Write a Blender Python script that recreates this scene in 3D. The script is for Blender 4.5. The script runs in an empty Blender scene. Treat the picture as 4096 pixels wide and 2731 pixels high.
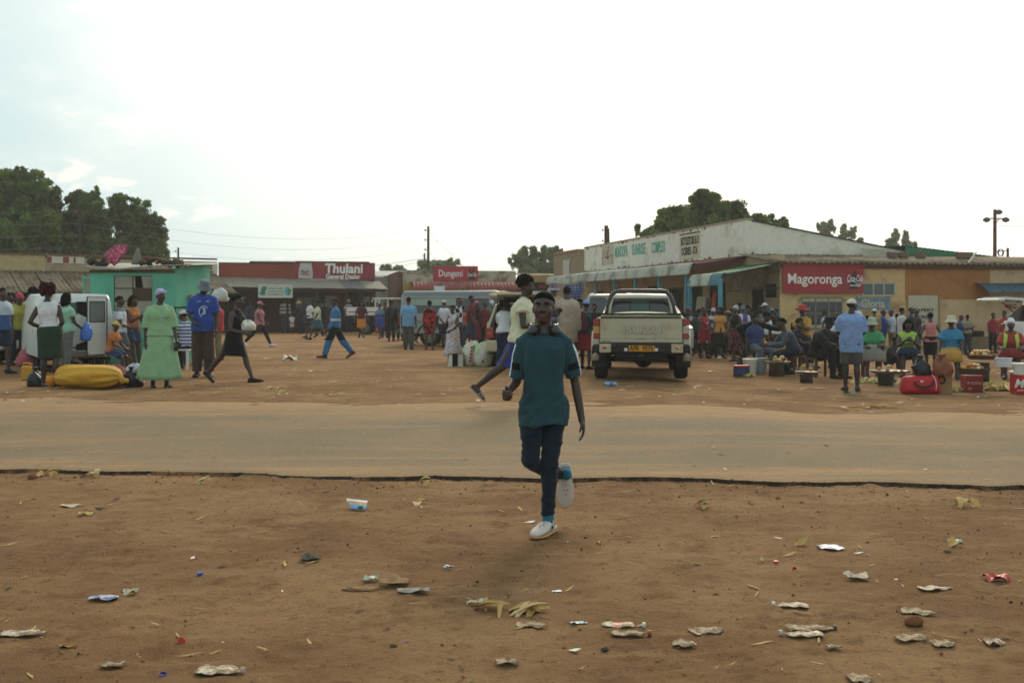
import bpy,bmesh,math,random
import numpy as np
from mathutils import Vector,Matrix
random.seed(7)
RNG=np.random.default_rng(7)
SC=bpy.context.scene
COL=SC.collection
R=math.radians
# ---------------------------------------------------------------- camera, sky, sun, exposure
CAMZ=1.35
FS=4353.7
HY=1224.3
CX=2048.0
cam=bpy.data.cameras.new('camera')
cam.sensor_width=36.0
cam.lens=36.0*2500.0/2352.0
cam.shift_y=-81.0/2352.0
cam.clip_start=0.05
cam.clip_end=3000.0
cam.dof.use_dof=True
cam.dof.focus_distance=7.6
cam.dof.aperture_fstop=5.0
camo=bpy.data.objects.new('camera',cam)
camo.location=(0,0,CAMZ)
camo.rotation_euler=(R(90),0,0)
COL.objects.link(camo)
SC.camera=camo
SUN_EL,SUN_AZ=R(32),R(12)
SUN_DIR=Vector((math.sin(SUN_AZ)*math.cos(SUN_EL),math.cos(SUN_AZ)*math.cos(SUN_EL),math.sin(SUN_EL)))
sunl=bpy.data.lights.new('sun','SUN')
sunl.energy=1.35
sunl.angle=R(13)
sunl.color=(1.0,0.86,0.66)
suno=bpy.data.objects.new('sun',sunl)
suno.rotation_euler=(-SUN_DIR).to_track_quat('-Z','Y').to_euler()
suno.location=(5,20,60)
COL.objects.link(suno)
world=bpy.data.worlds.new('World')
SC.world=world
world.use_nodes=True
def build_world():
 nt=world.node_tree
 nt.nodes.clear()
 N,L=nt.nodes.new,nt.links.new
 def math_(op,a,b=None,clamp=False):
  m=N('ShaderNodeMath');m.operation=op;m.use_clamp=clamp
  for i,v in enumerate((a,b)):
   if v is None:continue
   if isinstance(v,(int,float)):m.inputs[i].default_value=v
   else:L(v,m.inputs[i])
  return m.outputs[0]
 def ramp(fac,lo,hi):
  m=N('ShaderNodeMapRange');m.interpolation_type='SMOOTHSTEP'
  L(fac,m.inputs[0]);m.inputs[1].default_value=lo;m.inputs[2].default_value=hi
  return m.outputs[0]
 sky=N('ShaderNodeTexSky');sky.sky_type='NISHITA';sky.sun_disc=False
 sky.sun_elevation=SUN_EL;sky.sun_rotation=SUN_AZ
 sky.dust_density=3.0;sky.air_density=1.0;sky.ozone_density=1.0
 tc=N('ShaderNodeTexCoord')
 d=tc.outputs['Generated']
 sep=N('ShaderNodeSeparateXYZ');L(d,sep.inputs[0])
 zc=math_('MAXIMUM',sep.outputs[2],0.0)
 zz=math_('ADD',zc,0.30)
 comb=N('ShaderNodeCombineXYZ')
 L(math_('DIVIDE',sep.outputs[0],zz),comb.inputs[0]);L(math_('DIVIDE',sep.outputs[1],zz),comb.inputs[1])
 comb.inputs[2].default_value=3.1
 dot=N('ShaderNodeVectorMath');dot.operation='DOT_PRODUCT'
 L(d,dot.inputs[0]);dot.inputs[1].default_value=SUN_DIR
 cs=math_('MAXIMUM',dot.outputs['Value'],0.0)
 glow=math_('POWER',cs,6.0)
 veil=math_('POWER',cs,3.0)
 n1=N('ShaderNodeTexNoise');n1.inputs['Scale'].default_value=0.6;n1.inputs['Detail'].default_value=7;n1.inputs['Roughness'].default_value=0.6
 n1.inputs['Distortion'].default_value=0.25
 L(comb.outputs[0],n1.inputs['Vector'])
 n2=N('ShaderNodeTexNoise');n2.inputs['Scale'].default_value=4.2;n2.inputs['Detail'].default_value=6;n2.inputs['Roughness'].default_value=0.62
 L(comb.outputs[0],n2.inputs['Vector'])
 bank=math_('ADD',math_('ADD',n1.outputs[0],math_('MULTIPLY',n2.outputs[0],0.35)),math_('MULTIPLY',veil,0.22))
 c_big=math_('MULTIPLY',ramp(bank,0.84,1.06),0.7)
 c_small=math_('MULTIPLY',ramp(n2.outputs[0],0.55,0.66),0.9)
 cov=math_('MAXIMUM',c_big,c_small)
 skys=N('ShaderNodeVectorMath');skys.operation='SCALE';L(sky.outputs[0],skys.inputs[0]);skys.inputs['Scale'].default_value=SKY_STRENGTH
 haze=N('ShaderNodeMix');haze.data_type='RGBA'
 haze.inputs['Factor'].default_value=0.82
 L(skys.outputs[0],haze.inputs[6])
 hz=N('ShaderNodeMix');hz.data_type='RGBA'
 L(ramp(glow,0.10,0.58),hz.inputs['Factor']);hz.inputs[6].default_value=(*HAZE_FAR,1);hz.inputs[7].default_value=(*HAZE_SUN,1)
 L(hz.outputs[2],haze.inputs[7])
 cl=N('ShaderNodeVectorMath');cl.operation='SCALE';cl.inputs[0].default_value=(1.0,0.965,0.89)
 shade=math_('SUBTRACT',1.0,math_('MULTIPLY',ramp(n2.outputs[0],0.5,0.8),0.12))
 L(math_('MULTIPLY',math_('ADD',math_('ADD',math_('MULTIPLY',veil,0.50),0.68),math_('MULTIPLY',glow,0.35)),shade),cl.inputs['Scale'])
 mix=N('ShaderNodeMix');mix.data_type='RGBA'
 L(cov,mix.inputs['Factor']);L(haze.outputs[2],mix.inputs[6]);L(cl.outputs[0],mix.inputs[7])
 bg=N('ShaderNodeBackground');L(mix.outputs[2],bg.inputs[0]);bg.inputs[1].default_value=1.0
 out=N('ShaderNodeOutputWorld');L(bg.outputs[0],out.inputs[0])
SKY_STRENGTH=0.06
HAZE_FAR=(0.56,0.73,0.745)
HAZE_SUN=(1.36,1.29,1.14)
build_world()
SC.view_settings.view_transform='Standard'
SC.view_settings.look='None'
SC.view_settings.gamma=1.0
SC.view_settings.use_curve_mapping=False
SC.view_settings.exposure=0.27
SC.cycles.max_bounces=6
SC.cycles.transparent_max_bounces=6
# ---------------------------------------------------------------- small helpers
def lin(h):
 """sRGB hex or 0..255 triple -> linear rgb"""
 if isinstance(h,str):
  h=h.lstrip('#');h=[int(h[i:i+2],16)for i in(0,2,4)]
 return tuple(((c/255.0)/12.92 if c/255.0<=0.04045 else((c/255.0+0.055)/1.055)**2.4)for c in h)
def vnoise(x,y,seed=0):
 """smooth value noise in 0..1 on numpy arrays"""
 xi=np.floor(x).astype(np.int64);yi=np.floor(y).astype(np.int64)
 fx=x-xi;fy=y-yi
 fx=fx*fx*(3-2*fx);fy=fy*fy*(3-2*fy)
 def h(a,b):
  n=(a*374761393+b*668265263+seed*974634777)&0x7fffffff
  n=((n^(n>>13))*1274126177)&0x7fffffff
  n=n^(n>>16)
  return(n&0xffff)/65535.0
 a=h(xi,yi);b=h(xi+1,yi);c=h(xi,yi+1);d=h(xi+1,yi+1)
 return(a*(1-fx)+b*fx)*(1-fy)+(c*(1-fx)+d*fx)*fy
def fbm(x,y,seed=0,oct=4):
 s=0.0;a=0.5;t=0.0
 for i in range(oct):
  s=s+a*vnoise(x*2**i,y*2**i,seed+i*17);t+=a;a*=0.5
 return s/t
def sstep(t):
 t=np.clip(t,0,1)
 return t*t*(3-2*t)
def near_edge(x):
 return 9.60-0.125*x+0.50*(fbm(x*0.55+9.3,x*0+2.0,3,3)-0.5)+0.10*(fbm(x*4.0,x*0,5,3)-0.5)
def far_edge(x):
 return 15.1-0.09*x+0.9*(fbm(x*0.5,x*0+4.4,8,3)-0.5)
def market_z(x,y):
 return-0.10*sstep((x-2.0)/2.5)*sstep((25.0-y)/5.0)
def road_z(x,y):
 e,f=near_edge(x),far_edge(x)
 t=sstep((y-e)/np.maximum(f-e,0.1))
 return-0.132+(0.132+market_z(x,y)*0.8)*t-0.01
def ground_z(x,y):
 x=np.asarray(x,float);y=np.asarray(y,float)
 e,f=near_edge(x),far_edge(x)
 near=-0.192+0.03*(fbm(x*0.8,y*0.8,11)-0.5)
 mk=market_z(x,y)
 rz=road_z(x,y)
 z=np.where(y<e+0.05,near,rz-0.035)
 spill=sstep((y-(f-1.4*fbm(x*0.9,y*3.0,21)))/1.3)
 z2=rz-0.035+0.05*spill
 z=np.where(y>=e+0.05,z2,z)
 m=sstep((y-f)/3.0)
 z=np.where(y>f,z2*(1-m)+(mk+0.02*(fbm(x*0.3,y*0.3,31)-0.5))*m,z)
 return z
def gz(x,y):
 return float(ground_z(np.array([x]),np.array([y]))[0])
def spot(xs,ys,z=None):
 """photo pixel of a point on the ground -> world"""
 Y=10.0
 zz=z if z is not None else 0.0
 for _ in range(12):
  Y=FS*(CAMZ-zz)/max(ys-HY,1.0)
  X=(xs-CX)*Y/FS
  if z is None:
   zz=gz(X,Y)
 return Vector((X,Y,zz))
def at(xs,ys,Y):
 """photo pixel at a known depth -> world"""
 return Vector(((xs-CX)*Y/FS,Y,CAMZ-(ys-HY)*Y/FS))
# ---------------------------------------------------------------- materials
MATS={}
def mat(name,col,rough=0.8,metal=0.0,spec=0.35,var=0.12,vscale=6.0,bump=0.0,bscale=60.0,col2=None,c2amt=0.5,c2scale=2.0,trans=0.0,coat=0.0):
 """principled with procedural colour variation and fine relief"""
 key=(name,tuple(round(c,4)for c in col),rough,metal,spec,var,vscale,bump,bscale,col2,c2amt,c2scale,trans,coat)
 if key in MATS:return MATS[key]
 m=bpy.data.materials.new(name);m.use_nodes=True
 nt=m.node_tree;N,L=nt.nodes.new,nt.links.new
 b=nt.nodes['Principled BSDF']
 b.inputs['Roughness'].default_value=rough;b.inputs['Metallic'].default_value=metal
 b.inputs['Specular IOR Level'].default_value=spec
 if trans:b.inputs['Transmission Weight'].default_value=trans
 if coat:b.inputs['Coat Weight'].default_value=coat
 tc=N('ShaderNodeTexCoord')
 base=N('ShaderNodeRGB');base.outputs[0].default_value=(*col,1)
 src=base.outputs[0]
 if col2 is not None:
  n=N('ShaderNodeTexNoise');n.inputs['Scale'].default_value=c2scale;n.inputs['Detail'].default_value=6;n.inputs['Roughness'].default_value=0.65
  L(tc.outputs['Object'],n.inputs['Vector'])
  mr=N('ShaderNodeMapRange');mr.interpolation_type='SMOOTHSTEP';L(n.outputs[0],mr.inputs[0])
  mr.inputs[1].default_value=0.68-0.36*c2amt;mr.inputs[2].default_value=0.80-0.30*c2amt
  mx=N('ShaderNodeMix');mx.data_type='RGBA';L(mr.outputs[0],mx.inputs['Factor']);L(src,mx.inputs[6]);mx.inputs[7].default_value=(*col2,1)
  src=mx.outputs[2]
 if var:
  n=N('ShaderNodeTexNoise');n.inputs['Scale'].default_value=vscale;n.inputs['Detail'].default_value=5
  L(tc.outputs['Object'],n.inputs['Vector'])
  mr=N('ShaderNodeMapRange');L(n.outputs[0],mr.inputs[0]);mr.inputs[1].default_value=0.25;mr.inputs[2].default_value=0.75
  mr.inputs[3].default_value=1-var;mr.inputs[4].default_value=1+var
  mx=N('ShaderNodeVectorMath');mx.operation='SCALE';L(src,mx.inputs[0]);L(mr.outputs[0],mx.inputs['Scale'])
  src=mx.outputs[0]
 L(src,b.inputs['Base Color'])
 if bump:
  n=N('ShaderNodeTexNoise');n.inputs['Scale'].default_value=bscale;n.inputs['Detail'].default_value=4
  L(tc.outputs['Object'],n.inputs['Vector'])
  bp=N('ShaderNodeBump');bp.inputs['Strength'].default_value=bump;bp.inputs['Distance'].default_value=0.02
  L(n.outputs[0],bp.inputs['Height']);L(bp.outputs[0],b.inputs['Normal'])
 MATS[key]=m
 return m
def M(name,hexcol,**k):return mat(name,lin(hexcol),**k)
def worn(h):
 c=lin(h);y=.3*c[0]+.59*c[1]+.11*c[2]
 return tuple((v*.86+y*.14)*.86 for v in c)
def fabric(hexcol,pat=None,hex2=None,scale=1.0):
 key=('fabric',hexcol,pat,hex2,scale)
 if key in MATS:return MATS[key]
 m=bpy.data.materials.new('fabric');m.use_nodes=True
 nt=m.node_tree;N,L=nt.nodes.new,nt.links.new
 b=nt.nodes['Principled BSDF'];b.inputs['Roughness'].default_value=0.92;b.inputs['Specular IOR Level'].default_value=0.15
 try:b.inputs['Sheen Weight'].default_value=0.12
 except Exception:pass
 tc=N('ShaderNodeTexCoord');oc=tc.outputs['Object']
 base=N('ShaderNodeRGB');base.outputs[0].default_value=(*worn(hexcol),1);src=base.outputs[0]
 fac=None
 if pat in('stripes','vstripes'):
  sp=N('ShaderNodeSeparateXYZ');L(oc,sp.inputs[0])
  mm=N('ShaderNodeMath');mm.operation='MULTIPLY';L(sp.outputs[2 if pat=='stripes' else 0],mm.inputs[0]);mm.inputs[1].default_value=scale
  fr=N('ShaderNodeMath');fr.operation='FRACT';L(mm.outputs[0],fr.inputs[0])
  gt=N('ShaderNodeMath');gt.operation='GREATER_THAN';L(fr.outputs[0],gt.inputs[0]);gt.inputs[1].default_value=0.5
  fac=gt.outputs[0]
 elif pat=='check':
  ck=N('ShaderNodeTexChecker');L(oc,ck.inputs['Vector']);ck.inputs['Scale'].default_value=scale
  fac=ck.outputs['Fac']
 elif pat in('floral','dots'):
  v=N('ShaderNodeTexVoronoi');L(oc,v.inputs['Vector']);v.inputs['Scale'].default_value=scale
  v.inputs['Randomness'].default_value=1.0 if pat=='floral' else 0.4
  lt=N('ShaderNodeMath');lt.operation='LESS_THAN';L(v.outputs['Distance'],lt.inputs[0]);lt.inputs[1].default_value=0.42 if pat=='floral' else 0.28
  fac=lt.outputs[0]
 elif pat in('low','high','band'):
  sp=N('ShaderNodeSeparateXYZ');L(oc,sp.inputs[0])
  if pat=='band':
   cmpn=N('ShaderNodeMath');cmpn.operation='COMPARE';L(sp.outputs[2],cmpn.inputs[0]);cmpn.inputs[1].default_value=scale;cmpn.inputs[2].default_value=0.03
   fac=cmpn.outputs[0]
  else:
   gt=N('ShaderNodeMath');gt.operation='LESS_THAN' if pat=='low' else 'GREATER_THAN';L(sp.outputs[2],gt.inputs[0]);gt.inputs[1].default_value=scale
   fac=gt.outputs[0]
 if fac is not None:
  mx=N('ShaderNodeMix');mx.data_type='RGBA';L(fac,mx.inputs['Factor']);L(src,mx.inputs[6]);mx.inputs[7].default_value=(*worn(hex2),1)
  src=mx.outputs[2]
 n=N('ShaderNodeTexNoise');n.inputs['Scale'].default_value=9.0;n.inputs['Detail'].default_value=5;L(oc,n.inputs['Vector'])
 mr=N('ShaderNodeMapRange');L(n.outputs[0],mr.inputs[0]);mr.inputs[1].default_value=0.25;mr.inputs[2].default_value=0.75;mr.inputs[3].default_value=0.86;mr.inputs[4].default_value=1.12
 sc=N('ShaderNodeVectorMath');sc.operation='SCALE';L(src,sc.inputs[0]);L(mr.outputs[0],sc.inputs['Scale'])
 L(sc.outputs[0],b.inputs['Base Color'])
 mp=N('ShaderNodeMapping');L(oc,mp.inputs[0]);mp.inputs['Scale'].default_value=(1.0,1.0,0.35)
 n2=N('ShaderNodeTexNoise');n2.inputs['Scale'].default_value=14.0;n2.inputs['Detail'].default_value=3;n2.inputs['Distortion'].default_value=0.6;L(mp.outputs[0],n2.inputs['Vector'])
 bp=N('ShaderNodeBump');bp.inputs['Strength'].default_value=0.55;bp.inputs['Distance'].default_value=0.03
 L(n2.outputs[0],bp.inputs['Height']);L(bp.outputs[0],b.inputs['Normal'])
 MATS[key]=m
 return m
# ---------------------------------------------------------------- mesh builder
class MB:
 def __init__(s):s.v=[];s.f=[];s.mi=[];s.cur=0
 def add(s,vs,fs):
  o=len(s.v);s.v.extend([tuple(p)for p in vs]);s.f.extend([tuple(i+o for i in f)for f in fs]);s.mi.extend([s.cur]*len(fs));return s
 def box(s,c,d,rot=None,bev=0.0):
  hx,hy,hz=d[0]/2,d[1]/2,d[2]/2
  if bev>0:
   bm=bmesh.new();bmesh.ops.create_cube(bm,size=1.0)
   for v in bm.verts:v.co=Vector((v.co.x*d[0],v.co.y*d[1],v.co.z*d[2]))
   bmesh.ops.bevel(bm,geom=list(bm.edges),offset=min(bev,min(d)*0.45),segments=1,affect='EDGES')
   bm.verts.index_update()
   vs=[v.co.copy()for v in bm.verts];fs=[[v.index for v in f.verts]for f in bm.faces];bm.free()
  else:
   vs=[Vector((x,y,z))for x in(-hx,hx)for y in(-hy,hy)for z in(-hz,hz)]
   fs=[(0,1,3,2),(4,6,7,5),(0,4,5,1),(2,3,7,6),(0,2,6,4),(1,5,7,3)]
  if rot is not None:vs=[rot@p for p in vs]
  c=Vector(c)
  return s.add([p+c for p in vs],fs)
 def quad(s,a,b,c,d):return s.add([a,b,c,d],[(0,1,2,3)])
 def slab(s,pts,n):
  """thick polygon: pts plus the same pts moved by vector n"""
  n=Vector(n);k=len(pts);pts=[Vector(p)for p in pts]
  return s.add(pts+[p+n for p in pts],[tuple(reversed(range(k))),tuple(range(k,2*k))]+[(i,(i+1)%k,k+(i+1)%k,k+i)for i in range(k)])
 def loft(s,rings,caps=True):
  n=len(rings[0]);vs=[p for r in rings for p in r];fs=[]
  for i in range(len(rings)-1):
   for j in range(n):
    fs.append((i*n+j,i*n+(j+1)%n,(i+1)*n+(j+1)%n,(i+1)*n+j))
  if caps:
   fs.append(tuple(reversed(range(n))));fs.append(tuple(range((len(rings)-1)*n,len(rings)*n)))
  return s.add(vs,fs)
 def tube(s,pts,rad,n=8,rnd=False,ref=None):
  pts=[Vector(p)for p in pts];k=len(pts)
  if isinstance(rad,(int,float)):rad=[rad]*k
  tang=[]
  for i in range(k):
   a=pts[max(i-1,0)];b=pts[min(i+1,k-1)];t=(b-a)
   tang.append(t.normalized()if t.length>1e-9 else Vector((0,0,1)))
  u=Vector(ref)if ref is not None else(Vector((1,0,0))if abs(tang[0].x)<0.8 else Vector((0,1,0)))
  rings=[]
  for i in range(k):
   t=tang[i];u=(u-t*u.dot(t))
   u=u.normalized()if u.length>1e-6 else t.orthogonal().normalized()
   w=t.cross(u);r=rad[i];ra,rb=(r,r)if isinstance(r,(int,float))else r
   ring=[pts[i]+u*(ra*math.cos(2*math.pi*j/n))+w*(rb*math.sin(2*math.pi*j/n))for j in range(n)]
   if rnd and i==0:
    m=(ra+rb)/2
    rings.append([pts[i]-t*m*0.8+(p-pts[i])*0.35 for p in ring]);rings.append([pts[i]-t*m*0.45+(p-pts[i])*0.8 for p in ring])
   rings.append(ring)
   if rnd and i==k-1:
    m=(ra+rb)/2
    rings.append([pts[i]+t*m*0.45+(p-pts[i])*0.8 for p in ring]);rings.append([pts[i]+t*m*0.8+(p-pts[i])*0.35 for p in ring])
  return s.loft(rings)
 def ell(s,c,r,rot=None,nu=12,nv=8,zmin=-1.0):
  c=Vector(c);rings=[]
  a0=math.asin(max(-1,zmin))if zmin>-1 else-math.pi/2
  for i in range(nv+1):
   a=a0+(math.pi/2-a0)*i/nv
   ca,sa=max(math.cos(a),0.02),math.sin(a)
   ring=[]
   for j in range(nu):
    th=2*math.pi*j/nu
    p=Vector((r[0]*ca*math.cos(th),r[1]*ca*math.sin(th),r[2]*sa))
    ring.append((rot@p if rot is not None else p)+c)
   rings.append(ring)
  return s.loft(rings)
 def lathe(s,prof,c=(0,0,0),n=16,axis='z',rot=None):
  c=Vector(c);rings=[]
  for r,h in prof:
   ring=[]
   for j in range(n):
    th=2*math.pi*j/n
    p=Vector((r*math.cos(th),r*math.sin(th),h))
    if axis=='x':p=Vector((p.z,p.x,p.y))
    if axis=='y':p=Vector((p.y,p.z,p.x))
    ring.append((rot@p if rot is not None else p)+c)
   rings.append(ring)
  return s.loft(rings)
 def mesh(s,name='m'):
  me=bpy.data.meshes.new(name);me.from_pydata(s.v,[],s.f)
  return me
 def out(s,name,m,parent=None,smooth=False,**tags):
  """link as one object; m is a material or a list of them"""
  me=s.mesh(name)
  for mm in(m if isinstance(m,(list,tuple))else[m]):me.materials.append(mm)
  if isinstance(m,(list,tuple))and len(m)>1:me.polygons.foreach_set('material_index',s.mi)
  if smooth:me.polygons.foreach_set('use_smooth',[True]*len(me.polygons))
  if smooth=='auto':
   try:me.set_sharp_from_angle(angle=R(38))
   except Exception:pass
  me.update()
  return link(name,me,parent,**tags)
def link(name,data,parent=None,loc=None,rz=None,label=None,cat=None,group=None,kind=None):
 o=bpy.data.objects.new(name,data)
 COL.objects.link(o)
 if parent is not None:o.parent=parent
 if loc is not None:o.location=loc
 if rz is not None:o.rotation_euler=(0,0,rz)
 if label:o['label']=label
 if cat:o['category']=cat
 if group:o['group']=group
 if kind:o['kind']=kind
 return o
def thing(name,label,cat,loc=(0,0,0),rz=0.0,group=None):
 o=link(name,None,None,loc,rz,label,cat,group)
 o.empty_display_size=0.1
 return o
def copy_tree(o,**tags):
 """copy of a thing with copies of its parts and sub-parts (mesh data shared)"""
 c=o.copy();COL.objects.link(c)
 for k,v in tags.items():c[k]=v
 for ch in list(o.children):
  d=ch.copy();COL.objects.link(d);d.parent=c
  for g in list(ch.children):
   e=g.copy();COL.objects.link(e);e.parent=d
 return c
JOBS=[]
def fuse(mb,name,m,parent,voxel,smooth=4,post=None,**tags):
 o=link(name,bpy.data.meshes.new(name),parent,**tags)
 t=bpy.data.objects.new('tmp',mb.mesh())
 r=t.modifiers.new('r','REMESH');r.mode='VOXEL';r.voxel_size=voxel;r.use_smooth_shade=True
 if smooth:
  s=t.modifiers.new('s','SMOOTH');s.factor=0.5;s.iterations=smooth
 JOBS.append((t,o,m,post))
 return o
def text(body,name,m,parent,loc,size,rot=None,thick=0.004,bold=0.0,shear=0.0,sx=1.0,align='CENTER',spacing=1.0,**tags):
 """raised lettering as a mesh; local x along the line, local y up, local z out of the wall (rot: 3x3 giving that frame)"""
 cu=bpy.data.curves.new('t','FONT');cu.body=body;cu.size=size;cu.extrude=thick;cu.offset=bold;cu.shear=shear
 cu.align_x=align;cu.align_y='CENTER';cu.space_character=spacing;cu.resolution_u=3
 t=bpy.data.objects.new('tmp',cu)
 o=link(name,bpy.data.meshes.new(name),parent,**tags)
 mtx=(rot.to_4x4()if rot is not None else Matrix.Identity(4))
 o.matrix_local=Matrix.Translation(loc)@mtx@Matrix.Diagonal((sx,1,1,1))
 JOBS.append((t,o,m,None))
 return o
def flush():
 if not JOBS:return
 sc=bpy.data.scenes.new('eval')
 for t,o,m,post in JOBS:sc.collection.objects.link(t)
 vl=sc.view_layers[0];vl.update()
 dg=vl.depsgraph
 dg.update()
 for t,o,m,post in JOBS:
  me=bpy.data.meshes.new_from_object(t.evaluated_get(dg),depsgraph=dg)
  me.materials.clear()
  for mm in(m if isinstance(m,(list,tuple))else[m]):me.materials.append(mm)
  if post:post(me)
  me.name=o.name
  old=o.data;o.data=me;bpy.data.meshes.remove(old)
 for t,o,m,post in JOBS:
  d=t.data
  bpy.data.objects.remove(t)
  (bpy.data.meshes if isinstance(d,bpy.types.Mesh)else bpy.data.curves).remove(d)
 bpy.data.scenes.remove(sc)
 JOBS.clear()
# ---------------------------------------------------------------- people
SKINS=['46302a','3b2822','503629','33221d']
def skin_mat(i):
 return M('skin',SKINS[i%4],rough=0.5,spec=0.45,var=0.10,vscale=14,bump=0.06,bscale=120)
HAIRC=M('hair','120f0e',rough=0.95,spec=0.1,var=0.3,vscale=40,bump=0.9,bscale=90)
def lerp(a,b,t):return a+(b-a)*t
def interp(tab,x):
 if x<=tab[0][0]:return tab[0][1:]
 for p,q in zip(tab,tab[1:]):
  if x<=q[0]:
   t=(x-p[0])/(q[0]-p[0]);return tuple(lerp(a,b,t)for a,b in zip(p[1:],q[1:]))
 return tab[-1][1:]
TORSO={'m':[(-.10,.10,.085),(-.04,.150,.104),(.02,.152,.106),(.12,.135,.098),(.20,.133,.096),(.30,.150,.106),(.39,.165,.106),(.44,.150,.088),(.48,.096,.066),(.505,.064,.058),(.53,.056,.056)],'f':[(-.10,.115,.095),(-.03,.176,.122),(.03,.168,.116),(.14,.124,.094),(.20,.120,.092),(.30,.135,.102),(.36,.142,.110),(.41,.142,.094),(.448,.125,.078),(.482,.078,.060),(.505,.056,.054),(.53,.050,.050)],}
PEOPLE={}
def fold(amp,seed,m=.12):
 def post(me):
  nv=len(me.vertices);v=np.zeros(nv*3,np.float32);me.vertices.foreach_get('co',v);v=v.reshape(-1,3)
  if not nv:return
  nn=np.zeros(nv*3,np.float32);me.vertices.foreach_get('normal',nn);nn=nn.reshape(-1,3)
  f1=fbm(v[:,0]*15+v[:,1]*11,v[:,2]*5+v[:,0]*4,seed,3)-.45;f2=fbm(v[:,0]*6+v[:,2]*9,v[:,1]*6-v[:,2]*12,seed+5,2)-.5
  v+=nn*((f1*1.6+f2)*amp)[:,None];me.vertices.foreach_set('co',v.ravel());me.update()
 return post
class Fig:
 """joint positions of one figure in its own frame: feet near the origin, facing -y"""
 def __init__(s,H,sex,b,po):
  k=s.k=H/1.70;s.sex=sex;s.b=b
  g=po.get
  s.lean,s.roll=R(g('lean',0)),R(g('roll',0))
  L,Rr=g('L',(3,4,2)),g('R',(-2,4,2))
  seat=g('seat')
  pel=Vector((0,0,0))
  if seat is not None:
   c=R(g('shin',0));pz=seat+0.095*k
   ca=(pz-0.405*k*math.cos(c)-0.075*k)/(0.425*k)
   fl=math.degrees(math.acos(max(-0.95,min(0.95,ca))))
   sp=g('spread',4)
   L=(fl,fl-g('shin',0),sp,0,0);Rr=(fl,fl-g('shin',0),sp,0,0)
   pel=Vector((0,0,pz))
  s.legs={}
  def leg(side,q):
   q=tuple(q)+(0,)*(4-len(q))if len(q)<5 else tuple(q)
   fx,kn,ab=R(q[0]),R(q[1]),R(q[2]);sl=R(q[3])
   hip=pel+Vector((side*.080*k*(1.08 if sex=='f' else 1),0,0))
   td=Vector((side*math.sin(ab),-math.sin(fx)*math.cos(ab),-math.cos(fx)*math.cos(ab)))
   knee=hip+td*.425*k
   a2=fx-kn
   sd=Vector((math.sin(sl)+side*math.sin(ab)*.4,-math.sin(a2)*math.cos(sl),-math.cos(a2)*math.cos(sl))).normalized()
   ank=knee+sd*.405*k
   fp=R(q[4])if len(q)>4 else(a2*.8 if a2<-.3 else a2*.35 if a2>.1 else 0)
   out=side*R(g('toe_out',9))*max(0,math.cos(fp))
   fd=Vector((math.sin(out),-math.cos(fp)*math.cos(out),math.sin(fp)))
   up=Vector((0,math.sin(fp),math.cos(fp)))
   s.legs[side]=dict(hip=hip,knee=knee,ank=ank,fd=fd,up=up)
  leg(1,L);leg(-1,Rr)
  if seat is None:
   zs=[]
   for l in s.legs.values():
    base=l['ank']-l['up']*.075*k
    zs+=[(base-l['fd']*.06*k).z,(base+l['fd']*.19*k).z]
   dz=-min(zs)
   for l in s.legs.values():
    for n in('hip','knee','ank'):l[n]=l[n]+Vector((0,0,dz))
   pel=pel+Vector((0,0,dz))
  s.pel=pel
  s.u=Vector((math.sin(s.roll),-math.sin(s.lean)*math.cos(s.roll),math.cos(s.lean)*math.cos(s.roll)))
  tw=R(g('twist',0))
  s.lat=Vector((math.cos(tw),math.sin(tw),0));s.lat=(s.lat-s.u*s.lat.dot(s.u)).normalized()
  s.fwd=s.lat.cross(s.u)*1.0
  sw=(.166 if sex=='m' else.150)*(b**.5)*k
  s.arms={}
  for side,key in((1,'la'),(-1,'ra')):
   q=tuple(g(key,(4,7,14,0)))
   sf,ab,el,tw2=(R(v)for v in q[:4])
   sh=s.sp(.416)+s.lat*side*sw
   ud=Vector((side*math.sin(ab),-math.sin(sf)*math.cos(ab),-math.cos(sf)*math.cos(ab)))
   elb=sh+ud*.285*k
   f=sf+el
   fdv=Vector((-side*math.sin(tw2)+side*math.sin(ab)*.5,-math.sin(f)*math.cos(tw2),-math.cos(f)*math.cos(tw2))).normalized()
   wr=elb+fdv*.25*k
   s.arms[side]=dict(sh=sh,elb=elb,wr=wr,d=fdv,curl=q[4]if len(q)>4 else.45)
  neck=s.sp(.52)
  hy,hp=R(g('hy',0)),R(g('hp',0))
  s.Rh=Matrix.Rotation(hy,3,'Z')@Matrix.Rotation(s.lean*.35+hp,3,'X')
  s.hc=neck+s.Rh@Vector((0,-.024*k,.141*k));s.neck=neck
 def sp(s,q):return s.pel+s.u*(q*s.k)
 def legp(s,side,q):
  l=s.legs[side]
  return lerp(l['hip'],l['knee'],q)if q<=1 else lerp(l['knee'],l['ank'],q-1)
 def ring(s,q,ease,n=20,rip=0.0,m=7,ph=0.0):
  """ellipse round both legs at leg fraction q (0 hip, 1 knee, 2 ankle)"""
  a,c=s.legp(1,q),s.legp(-1,q)
  e=.05
  T=(s.legp(1,min(q+e,2))+s.legp(-1,min(q+e,2))-s.legp(1,max(q-e,0))-s.legp(-1,max(q-e,0)))
  T=T.normalized()if T.length>1e-6 else Vector((0,0,-1))
  X=Vector((1,0,0));X=(X-T*X.dot(T)).normalized();W=X.cross(T)
  r=interp([(0,.088),(1,.060),(2,.045)],q)[0]*s.k*s.b**.6
  cen=(a+c)/2;d=a-c
  hw=abs(d.dot(X))/2+r+ease;hd=abs(d.dot(W))/2+r*(1.25 if q<.5 else 1.05)+ease
  return[cen+X*hw*math.cos(t)*(1+rip*math.sin(m*t+ph))+W*hd*math.sin(t)*(1+rip*math.sin(m*t+ph))for t in(2*math.pi*j/n for j in range(n))]
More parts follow.
